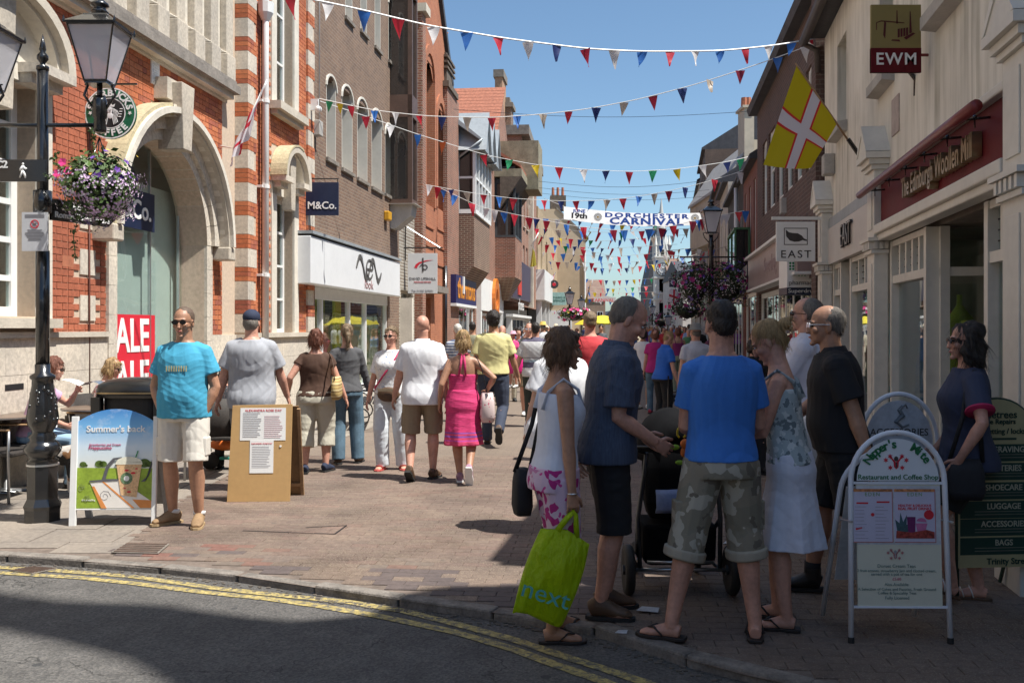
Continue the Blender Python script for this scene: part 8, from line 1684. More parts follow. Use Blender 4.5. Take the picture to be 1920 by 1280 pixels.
q=MB();q.box((-hw,-.006,zs-.012),(hw,.012,zs));q.box((-hw,-.008,zz(1140)),(hw,.01,zz(1140)+.01));q.build('cross_rail',wt,fl);q=MB();q.box((-hi-.005,-.004,zz(1138)),(hi+.005,.006,zs-.014));q.build('main_panel',mat('board cream',(.68,.67,.54),.3,.04,2),fl);q=MB()
q.box((-hi-.004,-.0055,zz(1022)),(hi+.004,-.0042,zs-.02));q.build('poster_border',mat('board pale',(.58,.60,.64),.3),fl)
gr=mat('celtic green',(.015,.16,.06),.5);rc=zs-.02;arc_text(fl,"Napper's",gr,.178,R(150),R(92),.062,-.009,off=.0015,cx=0,cz=zs+.015);arc_text(fl,'Mite',gr,.178,R(64),R(30),.062,-.009,off=.0015,cx=0,cz=zs+.015);text(fl,'Restaurant and Coffee Shop',.036,gr,FM(0,-.008,zz(896)),extrude=.001,off=.0004)
def crest(par,cx,cz,s_,y,m1,m2,nm):
    ps_=[]
    for sx in (-1,1):
        for (a,b_) in ((.55,.55),(.95,.2),(.55,-.5)):ps_.append([(cx+s_*(sx*a+.26*(1 if j % 2 else .45)*math.cos(2*PI*j/12)),cz+s_*(b_+.26*(1 if j % 2 else .45)*math.sin(2*PI*j/12))) for j in range(12)])
        ps_.append([(cx+s_*sx*.15,cz-s_*.1),(cx+s_*sx*.6,cz+s_*.5),(cx+s_*sx*.52,cz+s_*.58),(cx+s_*sx*.1,cz+s_*.1)][::sx])
    layer(par,nm,m1,ps_+[[(cx-s_*.25,cz+s_*.05),(cx+s_*.25,cz+s_*.05),(cx+s_*.2,cz-s_*.45),(cx,cz-s_*.65),(cx-s_*.2,cz-s_*.45)]],y);layer(par,nm+'_helm',m2,[disc_pts(cx,cz+s_*.32,s_*.2,s_*.24,12),[(cx-s_*.08,cz-.5*s_),(cx+s_*.08,cz-.5*s_),(cx+s_*.08,cz),(cx-s_*.08,cz)]],y-.0015)
crest(fl,ww(1686),zz(868),.055,-.007,MC['poster red'],MC['sign charcoal'],'crest');crest(fl,ww(1681),zz(1040),.038,-.0065,mat('faded red',(.5,.2,.2),.5),mat('faded grey',(.35,.35,.35),.5),'faded_crest')
def poster(x0,x1,nm,items):
    a,b_,c,d=ww(x0),ww(x1),zz(1018),zz(918);layer(fl,nm,mat('poster lilac',(.58,.56,.70),.3,.04,3),[[(a,c),(b_,c),(b_,d),(a,d)]],-.0058);layer(fl,nm+'_fruit_strip',mat('fruit strip',(.62,.25,.10),.3,.6,60),[[(a,d-.014),(b_,d-.014),(b_,d),(a,d)]],-.0072);layer(fl,nm+'_edge',MC['faded red'],[[(b_-.004,c),(b_,c),(b_,d),(b_-.004,d)],[(a,c),(b_,c),(b_,c+.004),(a,c+.004)]],-.0073)
    text(fl,'EDEN',.026,mat('eden green',(.15,.35,.10),.5),FM((a+b_)/2,-.0078,d-.028),extrude=.0006,spacing=1.3)
poster(1602,1678,'left_poster',0);poster(1681,1758,'right_poster',0)
q=MB()
for k in range(10):
    z_=zz(952+k*6.5)
    for x0 in (1607,1645):a=rnd.uniform(14,26);q.box((ww(x0),-.0085,z_),(ww(x0+a),-.007,z_+.0022))
q.build('menu_lines',mat('menu grey',(.35,.33,.42),.6),fl);layer(fl,'menu_dots',MC['poster red'],[disc_pts(ww(1640),zz(966),.009,.009),[(ww(1610),zz(946)),(ww(1632),zz(946)),(ww(1632),zz(943)),(ww(1610),zz(943))],[(ww(1648),zz(944)),(ww(1672),zz(944)),(ww(1672),zz(941)),(ww(1648),zz(941))],[(ww(1608),zz(995)),(ww(1620),zz(992)),(ww(1620),zz(989)),(ww(1608),zz(991))]],-.007)
text(fl,'HEALTHY & DELICIOUS',.0165,MC['poster red'],FM(ww(1719),-.0075,zz(949)),extrude=.0006,off=.0004,sx=.98);text(fl,'REAL FRUIT DRINKS',.019,MC['poster red'],FM(ww(1719),-.0075,zz(955)),extrude=.0006,off=.0005)
layer(fl,'poster_pineapple',mat('pineapple dark',(.05,.11,.13),.4,.3,40),[[(ww(1686),zz(1000)),(ww(1682),zz(975)),(ww(1690),zz(982)),(ww(1692),zz(962)),(ww(1697),zz(980)),(ww(1704),zz(966)),(ww(1703),zz(985)),(ww(1710),zz(980)),(ww(1705),zz(1000))]],-.0075)
layer(fl,'poster_berry_glass',mat('berry purple',(.16,.02,.12),.4),[[(ww(1706),zz(1000)),(ww(1719),zz(1000)),(ww(1720),zz(970)),(ww(1704),zz(970))]],-.0078);layer(fl,'poster_pink_glass',mat('shake pink',(.60,.18,.38),.4),[[(ww(1724),zz(1001)),(ww(1737),zz(1001)),(ww(1742),zz(982)),(ww(1720),zz(982))],disc_pts(ww(1731),zz(980),.026,.022,12,0,PI)],-.0078)
layer(fl,'poster_fruit_bed',mat('fruit bed',(.32,.05,.04),.4,.9,70),[[(ww(1683),zz(1010)),(ww(1755),zz(1010)),(ww(1755),zz(998)),(ww(1740),zz(994)),(ww(1712),zz(999)),(ww(1684),zz(996))]],-.0085);layer(fl,'poster_badge',MC['poster red'],[disc_pts(ww(1745),zz(966),.025,.024,18)],-.0088)
for s_,py,sz in (('Dorset Cream Teas',1062,.024),('2 fruit scones, strawberry jam and clotted cream,',1070.5,.020),('served with a pot of tea for one',1077,.020),('£5.60',1086,.020),('Also Available:',1096,.021),('A Selection of Cakes and Pastries, Fresh Ground',1105,.020),('Coffee & Speciality Teas',1112,.020),('Fully Licensed',1121,.022)):text(fl,s_,sz,mat('menu green grey',(.16,.24,.22),.6) if '£' not in s_ else MC['poster pink'],FM(ww(1683),-.0065,zz(py)),extrude=.0006,sx=1.0)
rl_=share('rear_leaf',None,A3,Matrix.Translation((-.02,.42,0)) @ Matrix.Rotation(R(20),4,'X'));tubes(rl_,'tube_frame',wt,[arch_path(hw,.80,.24)],.014,12);q=MB();q.box((-hi,0,.25),(hi,.006,.82));q.build('rear_panel',MC['board pale'],rl_)
q=MB()
for sx in (-1,1):q.tube([(sx*(hw+.014),-.02,.62),(sx*(hw+.02),.14,.60)],.006,6)
q.build('hinge_stay',MC['steel'],A3)
# white arched board behind, green repair board
Y=5.95;kx=Y/FP;A4=board_frame('white_arched_board','white arched pavement board with a grey sea creature drawing, behind the restaurant board','board',1685,Y,R(0));zz=lambda y:CH-(y-HY)*kx;ww=lambda x:(x-1685)*kx;hw=.24;zs=zz(830)
tubes(A4,'tube_frame',wt,[arch_path(hw,zs,zz(738)-zs)],.015,12);layer(A4,'panel',MC['board pale'],[[(-hw+.03,.25),(hw-.03,.25)]+[((hw-.03)*math.cos(PI*i/18),zs+(zz(750)-zs)*math.sin(PI*i/18)) for i in range(19)]],0,.006);text(A4,'ACCESSORIES',.062,MC['sign charcoal'],FM(.0,-.009,zz(810)),extrude=.001,sx=.95)
q=MB();q.tube([(.02,-.01,zz(760)),(.0,-.01,zz(768)),(.02,-.01,zz(778)),(-.02,-.01,zz(790)),(.02,-.01,zz(800)),(.06,-.01,zz(795))],[.008,.014,.018,.014,.008,.004],8);q.tube([(.0,-.01,zz(765)),(.04,-.01,zz(758)),(.05,-.01,zz(765))],.006,6);q.build('sea_creature',mat('drawing grey',(.2,.22,.24),.6),A4)
q=MB()
for sx in (-1,1):q.tube([(sx*hw,.02,.75),(sx*(hw+.02),.36,.01)],.014,8)
q.build('rear_legs',wt,A4)
Y=5.62;kx=Y/FP;A5=board_frame('green_repair_board','tall dark green and cream arched board listing repair services at the far right edge','board',1868,Y,R(5));zz=lambda y:CH-(y-HY)*kx;ww=lambda x:(x-1868)*kx;hw=ww(1945);zs=zz(825);dg_=mat('board dark green',(.015,.05,.035),.4,.1,3);zb=zz(1062)
layer(A5,'panel',mat('board straw',(.42,.37,.20),.4,.08,3),[[(-hw,zb),(hw,zb)]+[(hw*math.cos(PI*i/18),zs+(zz(748)-zs)*math.sin(PI*i/18)) for i in range(19)]],0,.012);tubes(A5,'frame',dg_,[[(-hw,0,.03),(-hw,0,zs)]+[(-hw*math.cos(PI*i/18),0,zs+(zz(748)-zs)*math.sin(PI*i/18)) for i in range(1,18)]+[(hw,0,zs),(hw,0,.03)]],.012,8)
ys=[(832,'ENGRAVING'),(867,'BATTERIES'),(903,'SHOECARE'),(938,'LUGGAGE'),(971,'ACCESSORIES'),(1006,'BAGS')];tw=mat('board text',(.48,.46,.34),.5)
for i,(y,s_) in enumerate(ys):
    layer(A5,'service_band',dg_,[[(-hw+.012,zz(y+32)),(hw-.012,zz(y+32)),(hw-.012,zz(y)),(-hw+.012,zz(y))]],-.0125);text(A5,s_,.048,tw,FM(ww(1880),-.016,zz(y+10)),extrude=.001,off=.0008,sx=.95)
    q=MB()
    for k in range(2):q.box((-hw+.1,-.0152,zz(y+20+k*5.5)),(hw-.03,-.0138,zz(y+20+k*5.5)+.004))
    q.build('band_small_print',mat('small print',(.2,.2,.15),.6),A5)
for s_,py,sz,x in (('Timpletrees',777,.062,1858),('Shoe Repairs',790,.042,1868),('Key Cutting / locks',808,.044,1868),('Trinity Street',1051,.05,1890)):text(A5,s_,sz,dg_,FM(ww(x),-.015,zz(py)),extrude=.001,off=.001)
q=MB();q.box((ww(1800),-.0145,zz(824)),(ww(1905),-.0128,zz(820)));q.build('rule',dg_,A5);q=MB()
for sx in (-1,1):q.tube([(sx*hw,.0,.02),(sx*hw,.03,.3)],.012,6);q.tube([(sx*hw,.02,.9),(sx*hw,.35,.02)],.012,6)
q.build('legs',dg_,A5)
# litter bin
Y=9.15;t=thing('litter_bin','large black oval litter bin with a gold band behind the iced drink poster board','litter bin',(P(258,0,Y).x,Y,0));q=MB();bl=mat('bin black',(.014,.014,.014),.3,.2,5,coat=.3)
ell=lambda r,z_,p=.45:[Vector((r*math.copysign(abs(math.cos(u))**p,math.cos(u)),r*.8*math.copysign(abs(math.sin(u))**p,math.sin(u)),z_)) for u in [2*PI*i/32 for i in range(32)]]
q.rings([ell(.33,0),ell(.33,.06),ell(.315,.08),ell(.315,.74)]);q.build('bin_body',bl,t,True);q=MB();q.rings([ell(.27,.74),ell(.27,.95)]);q.build('opening',MC['black matt'],t);q=MB();q.rings([ell(.335,.95),ell(.335,1.02),ell(.32,1.07,.5),ell(.26,1.11,.55),ell(.15,1.13,.6),ell(.02,1.135,.7)]);q.build('domed_lid',bl,t,True)
q=MB();q.rings([ell(.339,.99),ell(.339,1.003)]);q.rings([ell(.334,.09),ell(.334,.10)]);q.build('gold_band',MC['gold'],t);q=MB()
for sx in (-1,1):q.box((sx*.29-.04,-.27,.74),(sx*.29+.04,-.17,.96));q.box((sx*.29-.04,.17,.74),(sx*.29+.04,.27,.96))
q.build('posts',bl,t)
# lime carrier bag held by the woman in the vest top
hp_=HANDB;tg=thing('lime_carrier_bag','lime green plastic carrier bag with blue lettering held by the woman in the vest top','carrier bag',hp_);lime=None
m,n,b_=newmat('lime polythene');v=coords(n);nz=noise_t(n,v,5,5,.6);L(n,ramp(n,nz.outputs[0],[(.3,(.42,.58,.008)),(.7,(.62,.78,.012))]),b_.inputs['Base Color']);b_.inputs['Roughness'].default_value=.32;bump(n,b_,noise_t(n,coords(n,(1.6,1.6,.7)),11,5,.6).outputs[0],.05,.9)
tr=N(n,'ShaderNodeBsdfTranslucent');tr.inputs[0].default_value=(.6,.8,.02,1);mx=N(n,'ShaderNodeMixShader');mx.inputs[0].default_value=.45;L(n,b_.outputs[0],mx.inputs[1]);L(n,tr.outputs[0],mx.inputs[2]);L(n,mx.outputs[0],n.nodes['Material Output'].inputs[0])
bagM=Matrix.Rotation(R(8),4,'Z') @ Matrix.Rotation(R(19),4,'Y');q=MB();nu,nv=40,30;TLx=.145;rr=[]
for j in range(nv+1):
    v_=j/nv;zb_=-.10-.47*v_;hw_=.135+.015*math.sin(PI*v_);dp=.012+.055*math.sin(PI*min(1,v_*1.02))**.8*(1 if v_<.97 else .3);ring_=[]
    for i in range(nu):
        u=2*PI*i/nu;cx_,sy_=math.cos(u),math.sin(u);wv=1+.10*math.sin(5*u+v_*7)+.06*math.sin(9*u-v_*11);x=hw_*math.copysign(abs(cx_)**.7,cx_);tp_=(.035*abs(x)/hw_)*(1-v_)**3;ring_.append(bagM @ Vector((x,dp*sy_*wv+.004*math.sin(20*x/hw_),zb_-tp_*(1 if v_<.3 else 0)+.012*math.sin(3*u+1)*v_)))
    rr.append(ring_)
q.rings(rr);q.build('bag_body',m,tg,True)
q=MB()
for sg in (-1,1):q.tube([bagM @ Vector((-.05,sg*.012,-.12)),bagM @ Vector((-.02,sg*.01,-.04)),Vector((0,sg*.005,.0)),Vector((.012,sg*.005,-.02)),bagM @ Vector((.035,sg*.01,-.06)),bagM @ Vector((.06,sg*.012,-.12))],[(.003,.014)]*6,6,flat=(0,1,0))
q.build('handles',m,tg,True);share('lettering',text_mesh('next',.125,mat('print aqua',(.10,.42,.38),.4),extrude=.001,sx=1.15),tg,bagM @ frameM((-.02,-.080,-.43),(1,0,0),(0,.12,1)))
# pushchair
Y=5.75;t=thing('pushchair','black pushchair with grey frame, hanging toys and a blue liner behind the blue T-shirt man','pushchair',(P(1276,0,Y).x,Y,0));fb=mat('pushchair fabric',(.009,.009,.010),.95,.2,9,spec=.08);fg=mat('frame grey',(.10,.11,.12),.35,.1,4,metal=.8)
for sx in (-1,1):
    w_=MB();w_.lathe([(.105,-.022),(.135,-.028),(.15,-.012),(.15,.012),(.135,.028),(.105,.022)],24);M=Matrix.Translation((sx*.31,.02,.15)) @ Matrix.Rotation(PI/2,4,'Y');me=w_.mesh('wheel',MC['rubber'],True);wh=share('wheel',me,t,M)
    q=MB();q.lathe([(.03,-.035),(.03,.035)],12)
    for k in range(5):a=2*PI*k/5;q.tube([(.02*math.cos(a),.02*math.sin(a),0),(.11*math.cos(a),.11*math.sin(a),0)],.008,6)
    q.build('rim',fg,wh)
    q=MB();q.tube([(sx*.24,.02,.16),(sx*.25,.05,.45),(sx*.22,.0,.70),(sx*.21,-.05,.86)],.014,8);q.tube([(sx*.25,.05,.45),(sx*.2,.5,.14)],.013,8);q.tube([(sx*.23,.02,.16),(sx*.22,.55,.14)],.01,8);q.build('side_frame',fg,t,True)
    w2=share('wheel',me,t,Matrix.Translation((sx*.2,.56,.10)) @ Matrix.Rotation(PI/2,4,'Y') @ Matrix.Scale(.66,4))
q=MB();q.tube([(-.22,-.05,.87),(-.3,-.06,.885),(-.1,-.06,.885),(.22,-.06,.885),(.22,-.05,.86)],.020,10);q.build('handle_bar',MC['black matt'],t,True);q=MB();q.tube([(-.31,.02,.15),(.31,.02,.15)],.012,8);q.tube([(-.2,.0,.20),(.2,.0,.20)],.010,8);q.build('axle',MC['steel'],t,True)
q=MB();q.rings([[(sx*w_,y+yo,z_) for sx,yo in ((-1,0),(1,0),(1,.36),(-1,.36))] for w_,y,z_ in ((.19,.03,.17),(.22,.03,.20),(.22,.0,.42))]);q.build('basket',fb,t,bevel=.02)
q=MB();q.rings([[(sx*w_,y+yo,z_) for sx,yo in ((-1,0),(-.6,-.04),(.6,-.04),(1,0),(1,.16),(-1,.16))] for w_,y,z_ in ((.17,.1,.44),(.20,.06,.55),(.20,.1,.75),(.18,.16,.95))]);q.build('seat_back',fb,t,bevel=.02)
q=MB();q.rings([[(.215*math.cos(a)*s_,.28+yo,.78+.30*math.sin(a)*s_*1.0) for a in [PI*i/14 for i in range(15)]] for s_,yo in ((.5,-.20),(.85,-.14),(1,.0),(1,.16),(.92,.3))],cap=False,close=False);q.build('hood',fb,t,True).modifiers.new('sol','SOLIDIFY').thickness=.012
q=MB();q.rings([[(x,y+.03*math.sin(x*14),z_) for x in (-.15,-.08,0,.08,.15)] for y,z_ in ((.02,.63),(.0,.60),(-.01,.53),(.03,.50))],cap=False,close=False);q.build('blue_liner',mat('liner blue',(.30,.38,.62),.8),t,True).modifiers.new('sol','SOLIDIFY').thickness=.01
q=MB();q.tube([(-.01+.025*math.cos(a),-.09,.985+.035*math.sin(a)) for a in [R(x) for x in range(-60,250,20)]],.006,6);q.build('yellow_hook',mat('toy yellow',(.7,.5,.02),.4),t,True);q=MB();q.ell((.01,-.1,.92),(.03,.02,.03),8,6);q.ell((.0,-.1,.87),(.018,.015,.03),8,6);q.build('orange_toy',mat('toy orange',(.65,.15,.02),.6),t,True);q=MB();q.ell((-.05,-.1,.90),(.028,.008,.016),8,6);q.ell((-.02,-.1,.81),(.03,.01,.014),8,6);q.build('green_toy_leaf',mat('toy green',(.25,.45,.03),.6),t,True)
# leaflets dropped on the paving
for px,py,lab,s_ in ((1222,1010,'torn printed paper strips lying by the left wheel of the pushchair',.12),(1215,1143,'small white paper triangle lying on the bricks beneath the pushchair',.07),(1165,1185,'tiny pale scrap of paper on the kerb by the smiling man',.035),(1385,1015,'printed leaflet lying on the bricks behind the pushchair',.13)):
    g=G(px,py,.008);q=MB();q.prism([Vector((x*s_,y*s_,rnd.uniform(0,.008))) for x,y in ((-1,-.5),(.7,-.7),(1,.5),(-.4,.7))],(0,0,.002));o=q.build('paper_scrap',mat('paper',(.5,.52,.55),.7,.2,30),None);o.location=g;tag(o,lab,'litter')
# ---- cafe ----
wick=mat('dark wicker',(.04,.033,.028),.7,.3,60,.003,120);alu=mat('brushed metal',(.42,.42,.42),.35,.1,9,metal=.8)
def chair(lab,x,y,rz,group='dark wicker cafe chairs'):
    t=thing('cafe_chair',lab,'chair',(x,y,0),rz,group)
    for sx in (-1,1):
        for yy in (-.22,.22):q=MB();q.tube([(sx*.25,yy,0),(sx*.24,yy*.95,.44),(sx*.25,yy,.66)],.014,8);q.build('leg',alu,t,True)
        q=MB();q.tube([(sx*.25,-.25,.67),(sx*.25,.22,.67)],[(.010,.026)]*2,6,flat=(0,0,1));q.build('armrest',MC['wood'],t,bevel=.003)
    q=MB();q.box((-.24,-.24,.42),(.24,.24,.46));q.build('seat',wick,t,bevel=.012);q=MB();q.rings([[(x,-.24-.04*(z_-.46)/.38+yo-.05*(abs(x)/.24)**2*-1,z_) for x,yo in ((-.24,0),(-.12,0),(0,0),(.12,0),(.24,0),(.24,.02),(.12,.02),(0,.02),(-.12,.02),(-.24,.02))] for z_ in (.44,.6,.86)]);q.build('backrest',wick,t,True);return t
def table(lab,x,y,r=.34):
    t=thing('cafe_table',lab,'table',(x,y,0));q=MB();q.lathe([(r,.72),(r,.745)],36);q.build('tabletop',mat('table brown',(.16,.11,.08),.3,.15,3),t,bevel=.004);q=MB();q.lathe([(.2,0),(.2,.015),(.03,.03),(.03,.72)],20);q.build('pedestal',alu,t,True);q=MB();q.lathe([(r+.004,.728),(r+.004,.738)],36);q.build('metal_rim',alu,t);return t
Xw=lambda px,y:P(px,0,y).x
chair('dark cafe chair with wooden arms at the left edge, occupied by the woman in lilac',Xw(52,9.6),9.6,R(-75));chair('second dark cafe chair, by the round table under the sale poster',Xw(190,10.75),10.75,R(-100));chair('empty dark cafe chair turned away, nearest the left edge of the picture',Xw(5,9.0),9.0,R(-95));chair('dark cafe chair seen from behind between the turquoise T-shirt man and the sandwich board',Xw(402,10.3),10.3,R(2))
table('round brown cafe table beside the blonde woman in the floral top',Xw(182,10.45),10.4);table('round brown cafe table at the left edge beside the lamp post',Xw(2,9.35),9.45)
t=thing('coffee_cup','white paper coffee cup with dark label standing on the round cafe table','cup',(Xw(193,10.3),10.25,.745));q=MB();q.lathe([(.028,0),(.04,.11)],16);q.build('cup_body',W_,t,True);q=MB();q.lathe([(.0335,.03),(.0385,.08)],16);q.build('label_band',mat('band grey',(.25,.28,.26),.5),t,True)
lil=cloth('lilac cotton',(.56,.36,.52));fl2=print_mat('red floral cotton',(.72,.62,.62),[((.55,.03,.08),.36)],22)
T,J=person('seated woman in lilac T-shirt, sunglasses and pale jeans reading a magazine behind the lamp post',62,0,1.68,-78,'f',Y=9.62,skin='p',lean=16,nod=10,sit=.54,vox=.010,hip=0,hands={'R':(.16,.36,.66),'L':(-.12,.40,1.0)},eh={'R':(.8,-.6,-.3),'L':(-.8,-.2,-.8)},feet={'L':(-.12,.52,0,5,0),'R':(.12,.42,0,-8,0)},knee={'L':(0,1,1),'R':(0,1,1)},
    top=('tee',lil,{'hem':.90,'sl':.5}),bottom=('trousers',cloth('pale denim',(.28,.42,.56)),{}),shoes=('shoe',MC['black matt']),hair=('bob','hair auburn'),glasses='sun')
mg=thing('magazine','open glossy magazine held by the seated woman in lilac','magazine',T.location+Vector((.52,-.03,1.03)));q=MB();q.rings([[(x,y,.09*math.sin(PI*abs(x)/.5)*1-.10*x*x*6) for x in (-.24,-.18,-.1,0)] for y in (-.1,.1)],cap=False,close=False);q.build('left_page',MC['sign white'],mg,True);q=MB();q.rings([[(x,y,.06*math.sin(PI*x/.3)-.9*x*x) for x in (0,.06,.12,.18,.24)] for y in (-.1,.1)],cap=False,close=False);q.build('cover',mat('magazine cover',(.10,.13,.18),.25,.8,14),mg,True)
T,J=person('seated blonde woman with sunglasses in red floral sleeveless top, hand at her mouth',185,0,1.60,-82,'f',Y=10.62,skin='p',lean=12,nod=16,sit=.53,vox=.010,hands={'L':(-.06,.30,1.06),'R':(.14,.30,.80)},eh={'L':(-1,-.1,-1),'R':(1,-.5,-.4)},feet={'L':(-.12,.50,0,5,0),'R':(.12,.42,0,-8,0)},knee={'L':(0,1,1),'R':(0,1,1)},
    top=('tank',fl2,{'hem':.90,'zt':1.40}),bottom=('trousers',dark_c,{}),shoes=('shoe',MC['black matt']),hair=('bob','hair blonde'),glasses='sun')
T,J=person('person in black flowery dress seated in the chair left of the sandwich board',415,0,1.45,5,'f',Y=10.55,skin='p',sit=.52,vox=.012,feet={'L':(-.12,.50,0,5,0),'R':(.12,.42,0,-8,0)},knee={'L':(0,1,1),'R':(0,1,1)},hands={'L':(-.2,.3,.7),'R':(.2,.3,.7)},lean=18,nod=20,top=('tee',print_mat('black floral',(.02,.02,.025),[((.5,.25,.22),.2),((.5,.5,.45),.12)],26),{'hem':.88}),bottom=('trousers',dark_c,{}),shoes=('shoe',MC['black matt']),hair=('bob','hair dark'))
t=thing('ride_on_toy','orange and green plastic ride-on toy under the chair left of the sandwich board','toy',(Xw(424,10.9),10.9,0));q=MB();q.ell((0,0,.28),(.2,.1,.07),12,7);q.build('toy_seat',MC['toy orange'],t,True)
for x in (-.16,.16):q=MB();q.tube([(x,-.09,.1),(x,.09,.1)],.09,14);q.build('toy_wheel',MC['rubber'],t,True)
q=MB();q.tube([(-.18,0,.2),(-.2,0,.42),(-.26,0,.45)],.018,6);q.build('toy_handle',MC['toy green'],t,True);q=MB();q.box((-.05,-.1,.12),(.2,.1,.15));q.build('toy_base',MC['teal display'],t,bevel=.01)
# dog
t=thing('dog','small black and white dog standing behind the base of the near left lamp post','dog',(Xw(112,9.35),9.35,0),R(-20));q=MB()
q.tube([(-.24,0,.36),(-.12,0,.38),(.06,0,.36),(.18,0,.38),(.27,0,.46),(.31,0,.52)],[.07,.085,.095,.10,.06,.055],14);q.ell((.34,0,.55),(.07,.055,.055),12,8);q.tube([(.36,0,.54),(.43,0,.52)],[.035,.024],8)
for sy in (-1,1):q.tube([(.17,sy*.05,.34),(.18,sy*.055,.2),(.17,sy*.055,.1),(.18,sy*.055,.03),(.215,sy*.055,.02)],[.045,.03,.022,.02,.022],8);q.tube([(-.2,sy*.05,.34),(-.16,sy*.06,.24),(-.25,sy*.06,.13),(-.24,sy*.06,.03),(-.2,sy*.06,.02)],[.065,.045,.022,.018,.022],8);q.ell((.31,sy*.04,.61),(.02,.012,.035),6,4)
q.tube([(-.28,0,.4),(-.36,0,.48),(-.34,0,.56)],[.02,.018,.008],6);dm=print_mat('dog fur',(.02,.018,.016),[((.55,.50,.45),.54),((.28,.14,.06),.64)],5.5,kind='noise');remeshed(q,'body',dm,t,.010,2,0,.002);q=MB();q.ell((.445,0,.525),(.012,.012,.01),6,4);q.build('nose',MC['black matt'],t)
# bench
t=thing('iron_bench','dark slatted bench with curly iron arms beyond the woman in charcoal','bench',(Xw(684,15.6),15.6,0),R(96))
for k in range(5):q=MB();q.box((-.7,-.22+k*.1,.42),(.7,-.15+k*.1,.445));q.build('seat_slat',MC['black matt'],t)
for k in range(4):q=MB();q.box((-.7,.28+k*.02,.52+k*.1),(.7,.30+k*.02,.59+k*.1));q.build('back_slat',MC['black matt'],t)
for x in (-.66,.66):q=MB();q.tube([(x,-.22,0),(x,-.2,.42),(x,-.22,.62),(x,.25,.64)],.018,6);q.tube([(x,.28,0),(x,.28,.5),(x,.36,.95)],.018,6);q.tube([(x,.03+.12*math.cos(a),.5+.1*math.sin(a)) for a in [2*PI*i/12 for i in range(13)]],.012,5);q.tube([(x,.03+.13*math.cos(a),.22+.13*math.sin(a)) for a in [2*PI*i/12 for i in range(13)]],.012,5);q.build('iron_arm',BI,t,True)
t=thing('music_stand','thin black stand on the ground in front of the cobalt polo figure','stand',(Xw(1253,15.1),15.1,0));q=MB();q.tube([(0,0,.05),(0,0,.85)],.011,6)
for a in (0,2.1,4.2):q.tube([(0,0,.14),(.2*math.cos(a),.2*math.sin(a),.005)],.009,5)
q.build('stand_frame',BI,t);t=thing('black_case','small flat black case lying on the paving behind the thin stand','case',(Xw(1267,21),21,0));q=MB();q.box((-.25,-.2,0),(.25,.2,.16));q.build('case_body',MC['black matt'],t,bevel=.02);q=MB();q.box((-.06,-.215,.06),(.06,-.2,.09));q.build('case_handle',MC['steel'],t)
# parasol far away
t=thing('yellow_parasol','bright yellow parasol in the distance between the near couple','parasol',(Xw(1130,42),42,0));q=MB();q.lathe([(1.25,1.75),(1.0,1.92),(.5,2.08),(.03,2.16)],10);q.build('canopy',mat('parasol yellow',(.72,.58,.03),.7),t);q=MB();q.tube([(0,0,0),(0,0,2.1)],.03,8);q.build('pole',W_,t)
# bake the remeshed surfaces, then add cloth folds and hair tufts as real relief
bpy.context.view_layer.update();dg=bpy.context.evaluated_depsgraph_get();news=[]
for o,wr,disp in PEND:
    news.append(bpy.data.meshes.new_from_object(o.evaluated_get(dg),preserve_all_data_layers=False,depsgraph=dg))
for (o,wr,disp),me in zip(PEND,news):
    old=o.data;mats=[m for m in old.materials];o.modifiers.clear();o.data=me;me.materials.clear();[me.materials.append(m) for m in mats];me.name=o.name;bpy.data.meshes.remove(old)
    n=len(me.vertices);me.polygons.foreach_set('use_smooth',[True]*len(me.polygons))
    if (wr or disp) and n:
        co=np.empty(n*3);me.vertices.foreach_get('co',co);co=co.reshape(-1,3);no=np.empty(n*3);me.vertex_normals.foreach_get('vector',no);no=no.reshape(-1,3)
        r_=np.random.RandomState(abs(hash(o.name)) % 9999 if 0 else len(o.name)*7+n % 977)
        d=np.zeros(n)
        if wr:   # slanting folds, sharper on one side
            for k in range(7):
                v=r_.randn(3)*np.array([16,16,11])*(.6+.25*k);v[2]+=r_.choice([-1,1])*14;ph=r_.rand()*6.28
                w2=r_.randn(3)*5;mask=.5+.5*np.sin(co @ w2+r_.rand()*6.28)
                s_=np.sin(co @ v+ph+1.3*np.sin(co @ (r_.randn(3)*9)));d+=wr*.42/(1+.25*k)*mask*(1-np.abs(s_))**1.5*(1 if k % 2 else -1)
        if disp:
            for k in range(6):
                v=r_.randn(3)*np.array([1,1,.45])*(30+30*k);s_=np.sin(co @ v+r_.rand()*6.28+1.5*np.sin(co @ (r_.randn(3)*22)));d+=disp*.5/(1+.4*k)*s_
        co+=no*d[:,None];me.vertices.foreach_set('co',co.ravel());me.update()
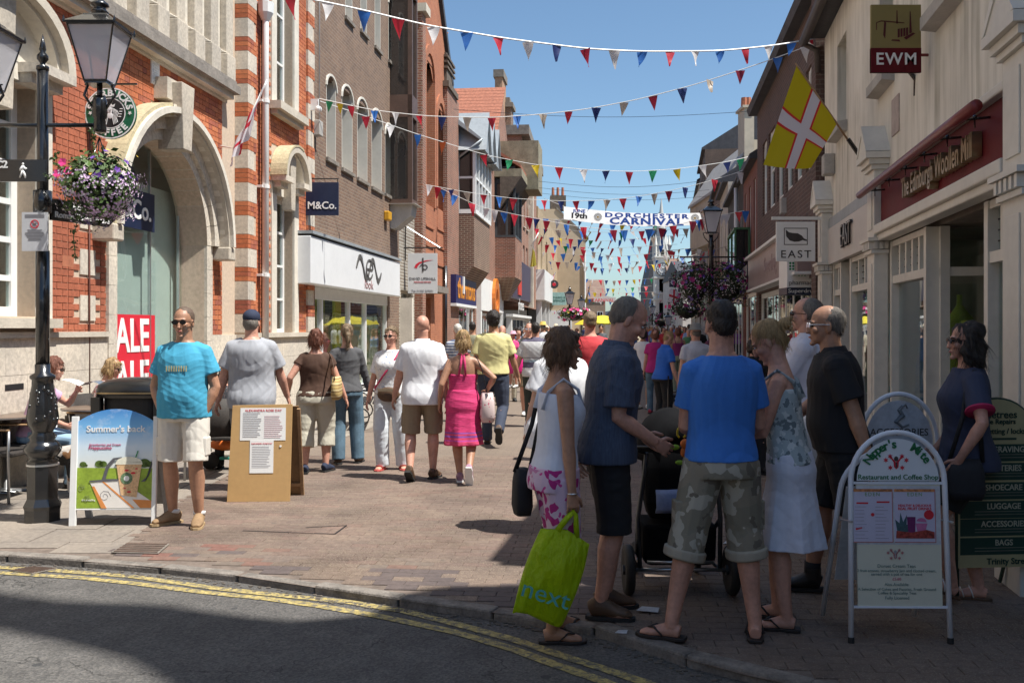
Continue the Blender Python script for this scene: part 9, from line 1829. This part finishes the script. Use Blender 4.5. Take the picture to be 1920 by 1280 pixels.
# loose strands over the near heads, so the hair does not end in a clean edge
hs=random.Random(4)
for o,wr,disp in PEND:
    st=o.get('st') if o.name.startswith('hair') else None
    if not st or st in ('buzz','cap'):
        continue
    me=o.data;c0=Vector(o['c']);q=MB();ln={'short':.022,'receding':.018,'full':.032,'bob':.065,'pony':.05,'bun':.05,'long':.075}.get(st,.02);nv=len(me.vertices)
    for _ in range(750 if st in ('bob','long','full','bun','pony') else 520):
        v=me.vertices[hs.randrange(nv)];p=v.co.copy();nn=v.normal.copy();t=Vector((p.x-c0.x,p.y-c0.y,0))*3+Vector((hs.gauss(0,.12),hs.gauss(0,.12),-.35));t=t-nn*t.dot(nn)
        if t.length<1e-4:continue
        t.normalize();s_=t.cross(nn)*hs.uniform(.0011,.0022);l=ln*hs.uniform(.5,1.2);pts=[]
        for k in range(4):u=k/3;a=p+nn*(.0015+.006*u*u*hs.uniform(.2,1.6))+t*l*u+Vector((0,0,-l*.35*u*u));pts.append((a-s_*(1-u*.7),a+s_*(1-u*.7)))
        q.rings([list(x) for x in pts],cap=False,close=False)
    h2=q.build('loose_strands',me.materials[0],o,kind='stuff')
for o,wr,disp in PEND:
    for k in ('st','c'):
        if k in o:del o[k]
for m in list(bpy.data.meshes):
    if m.users==0:bpy.data.meshes.remove(m)
# distant shoppers: copies of the mid-distance figures in other clothes
src=[o for o in C.objects if o.get('category')=='person' and o.location.y>17]
cr=random.Random(5);cols={'red':(.5,.03,.04),'white':(.62,.62,.6),'sky blue':(.2,.35,.6),'black':(.02,.02,.02),'pink':(.6,.12,.3),'cream':(.55,.48,.36),'green':(.08,.22,.1),'navy':(.02,.03,.1),'orange':(.6,.2,.04),'purple':(.2,.04,.25),'yellow':(.62,.5,.08),'grey':(.25,.25,.26)}
bots=['black','cream','navy','grey','white']
mt={k:mat('crowd '+k,v,.85,.08,6) for k,v in cols.items()};used=set()
where=[(30,45,'near part of far crowd'),(45,65,'middle of far crowd'),(65,95,'deep in far crowd'),(95,130,'far end of crowd')]
def retint(o,m):
    for s_ in o.material_slots:s_.link='OBJECT';s_.material=m
keys=list(cols);n_=0
for i in range(92):
    Y0_,Y1_,wh=where[i % 4 if i<56 else i % 2+1];Y=cr.uniform(Y0_,Y1_);px=cr.uniform(1170,1305) if i % 3 else cr.uniform(960,1110)
    if i % 3 and Y>100:px=cr.uniform(1150,1290)
    xl=LF.W(Y*1.006,.6).x;xr_=R3.W(Y*1.013,.7).x;x=max(xl,min(xr_,(px-CX)/FP*Y));side='left' if (x-xl)<(xr_-x) else 'right'
    a,b_=cr.choice(keys),cr.choice(bots);s=cr.choice(src);lab='tiny figure in %s top and %s bottoms, %s, %s side' % (a,b_,wh,side);
    k=0
    while lab in used and k<400:a,b_=cr.choice(keys),cr.choice(bots);lab='tiny figure in %s top and %s bottoms, %s, %s side' % (a,b_,wh,side);k+=1
    used.add(lab);c=copy_tree(s);c.location=(x,Y,0);c.rotation_euler=(0,0,cr.choice((0,PI))+cr.uniform(-.7,.7));c.scale=(1,1,1) if 0 else (cr.uniform(.94,1.05),)*3;tag(c,lab,'person','distant shoppers filling the street')
    for o in c.children:
        if o.name.startswith('shirt'):retint(o,mt[a]);[retint(g,mt[a]) for g in o.children]
        elif o.name.startswith(('trousers','shorts')):retint(o,mt[b_])
        elif o.name.startswith('hat'):retint(o,mt['cream'])
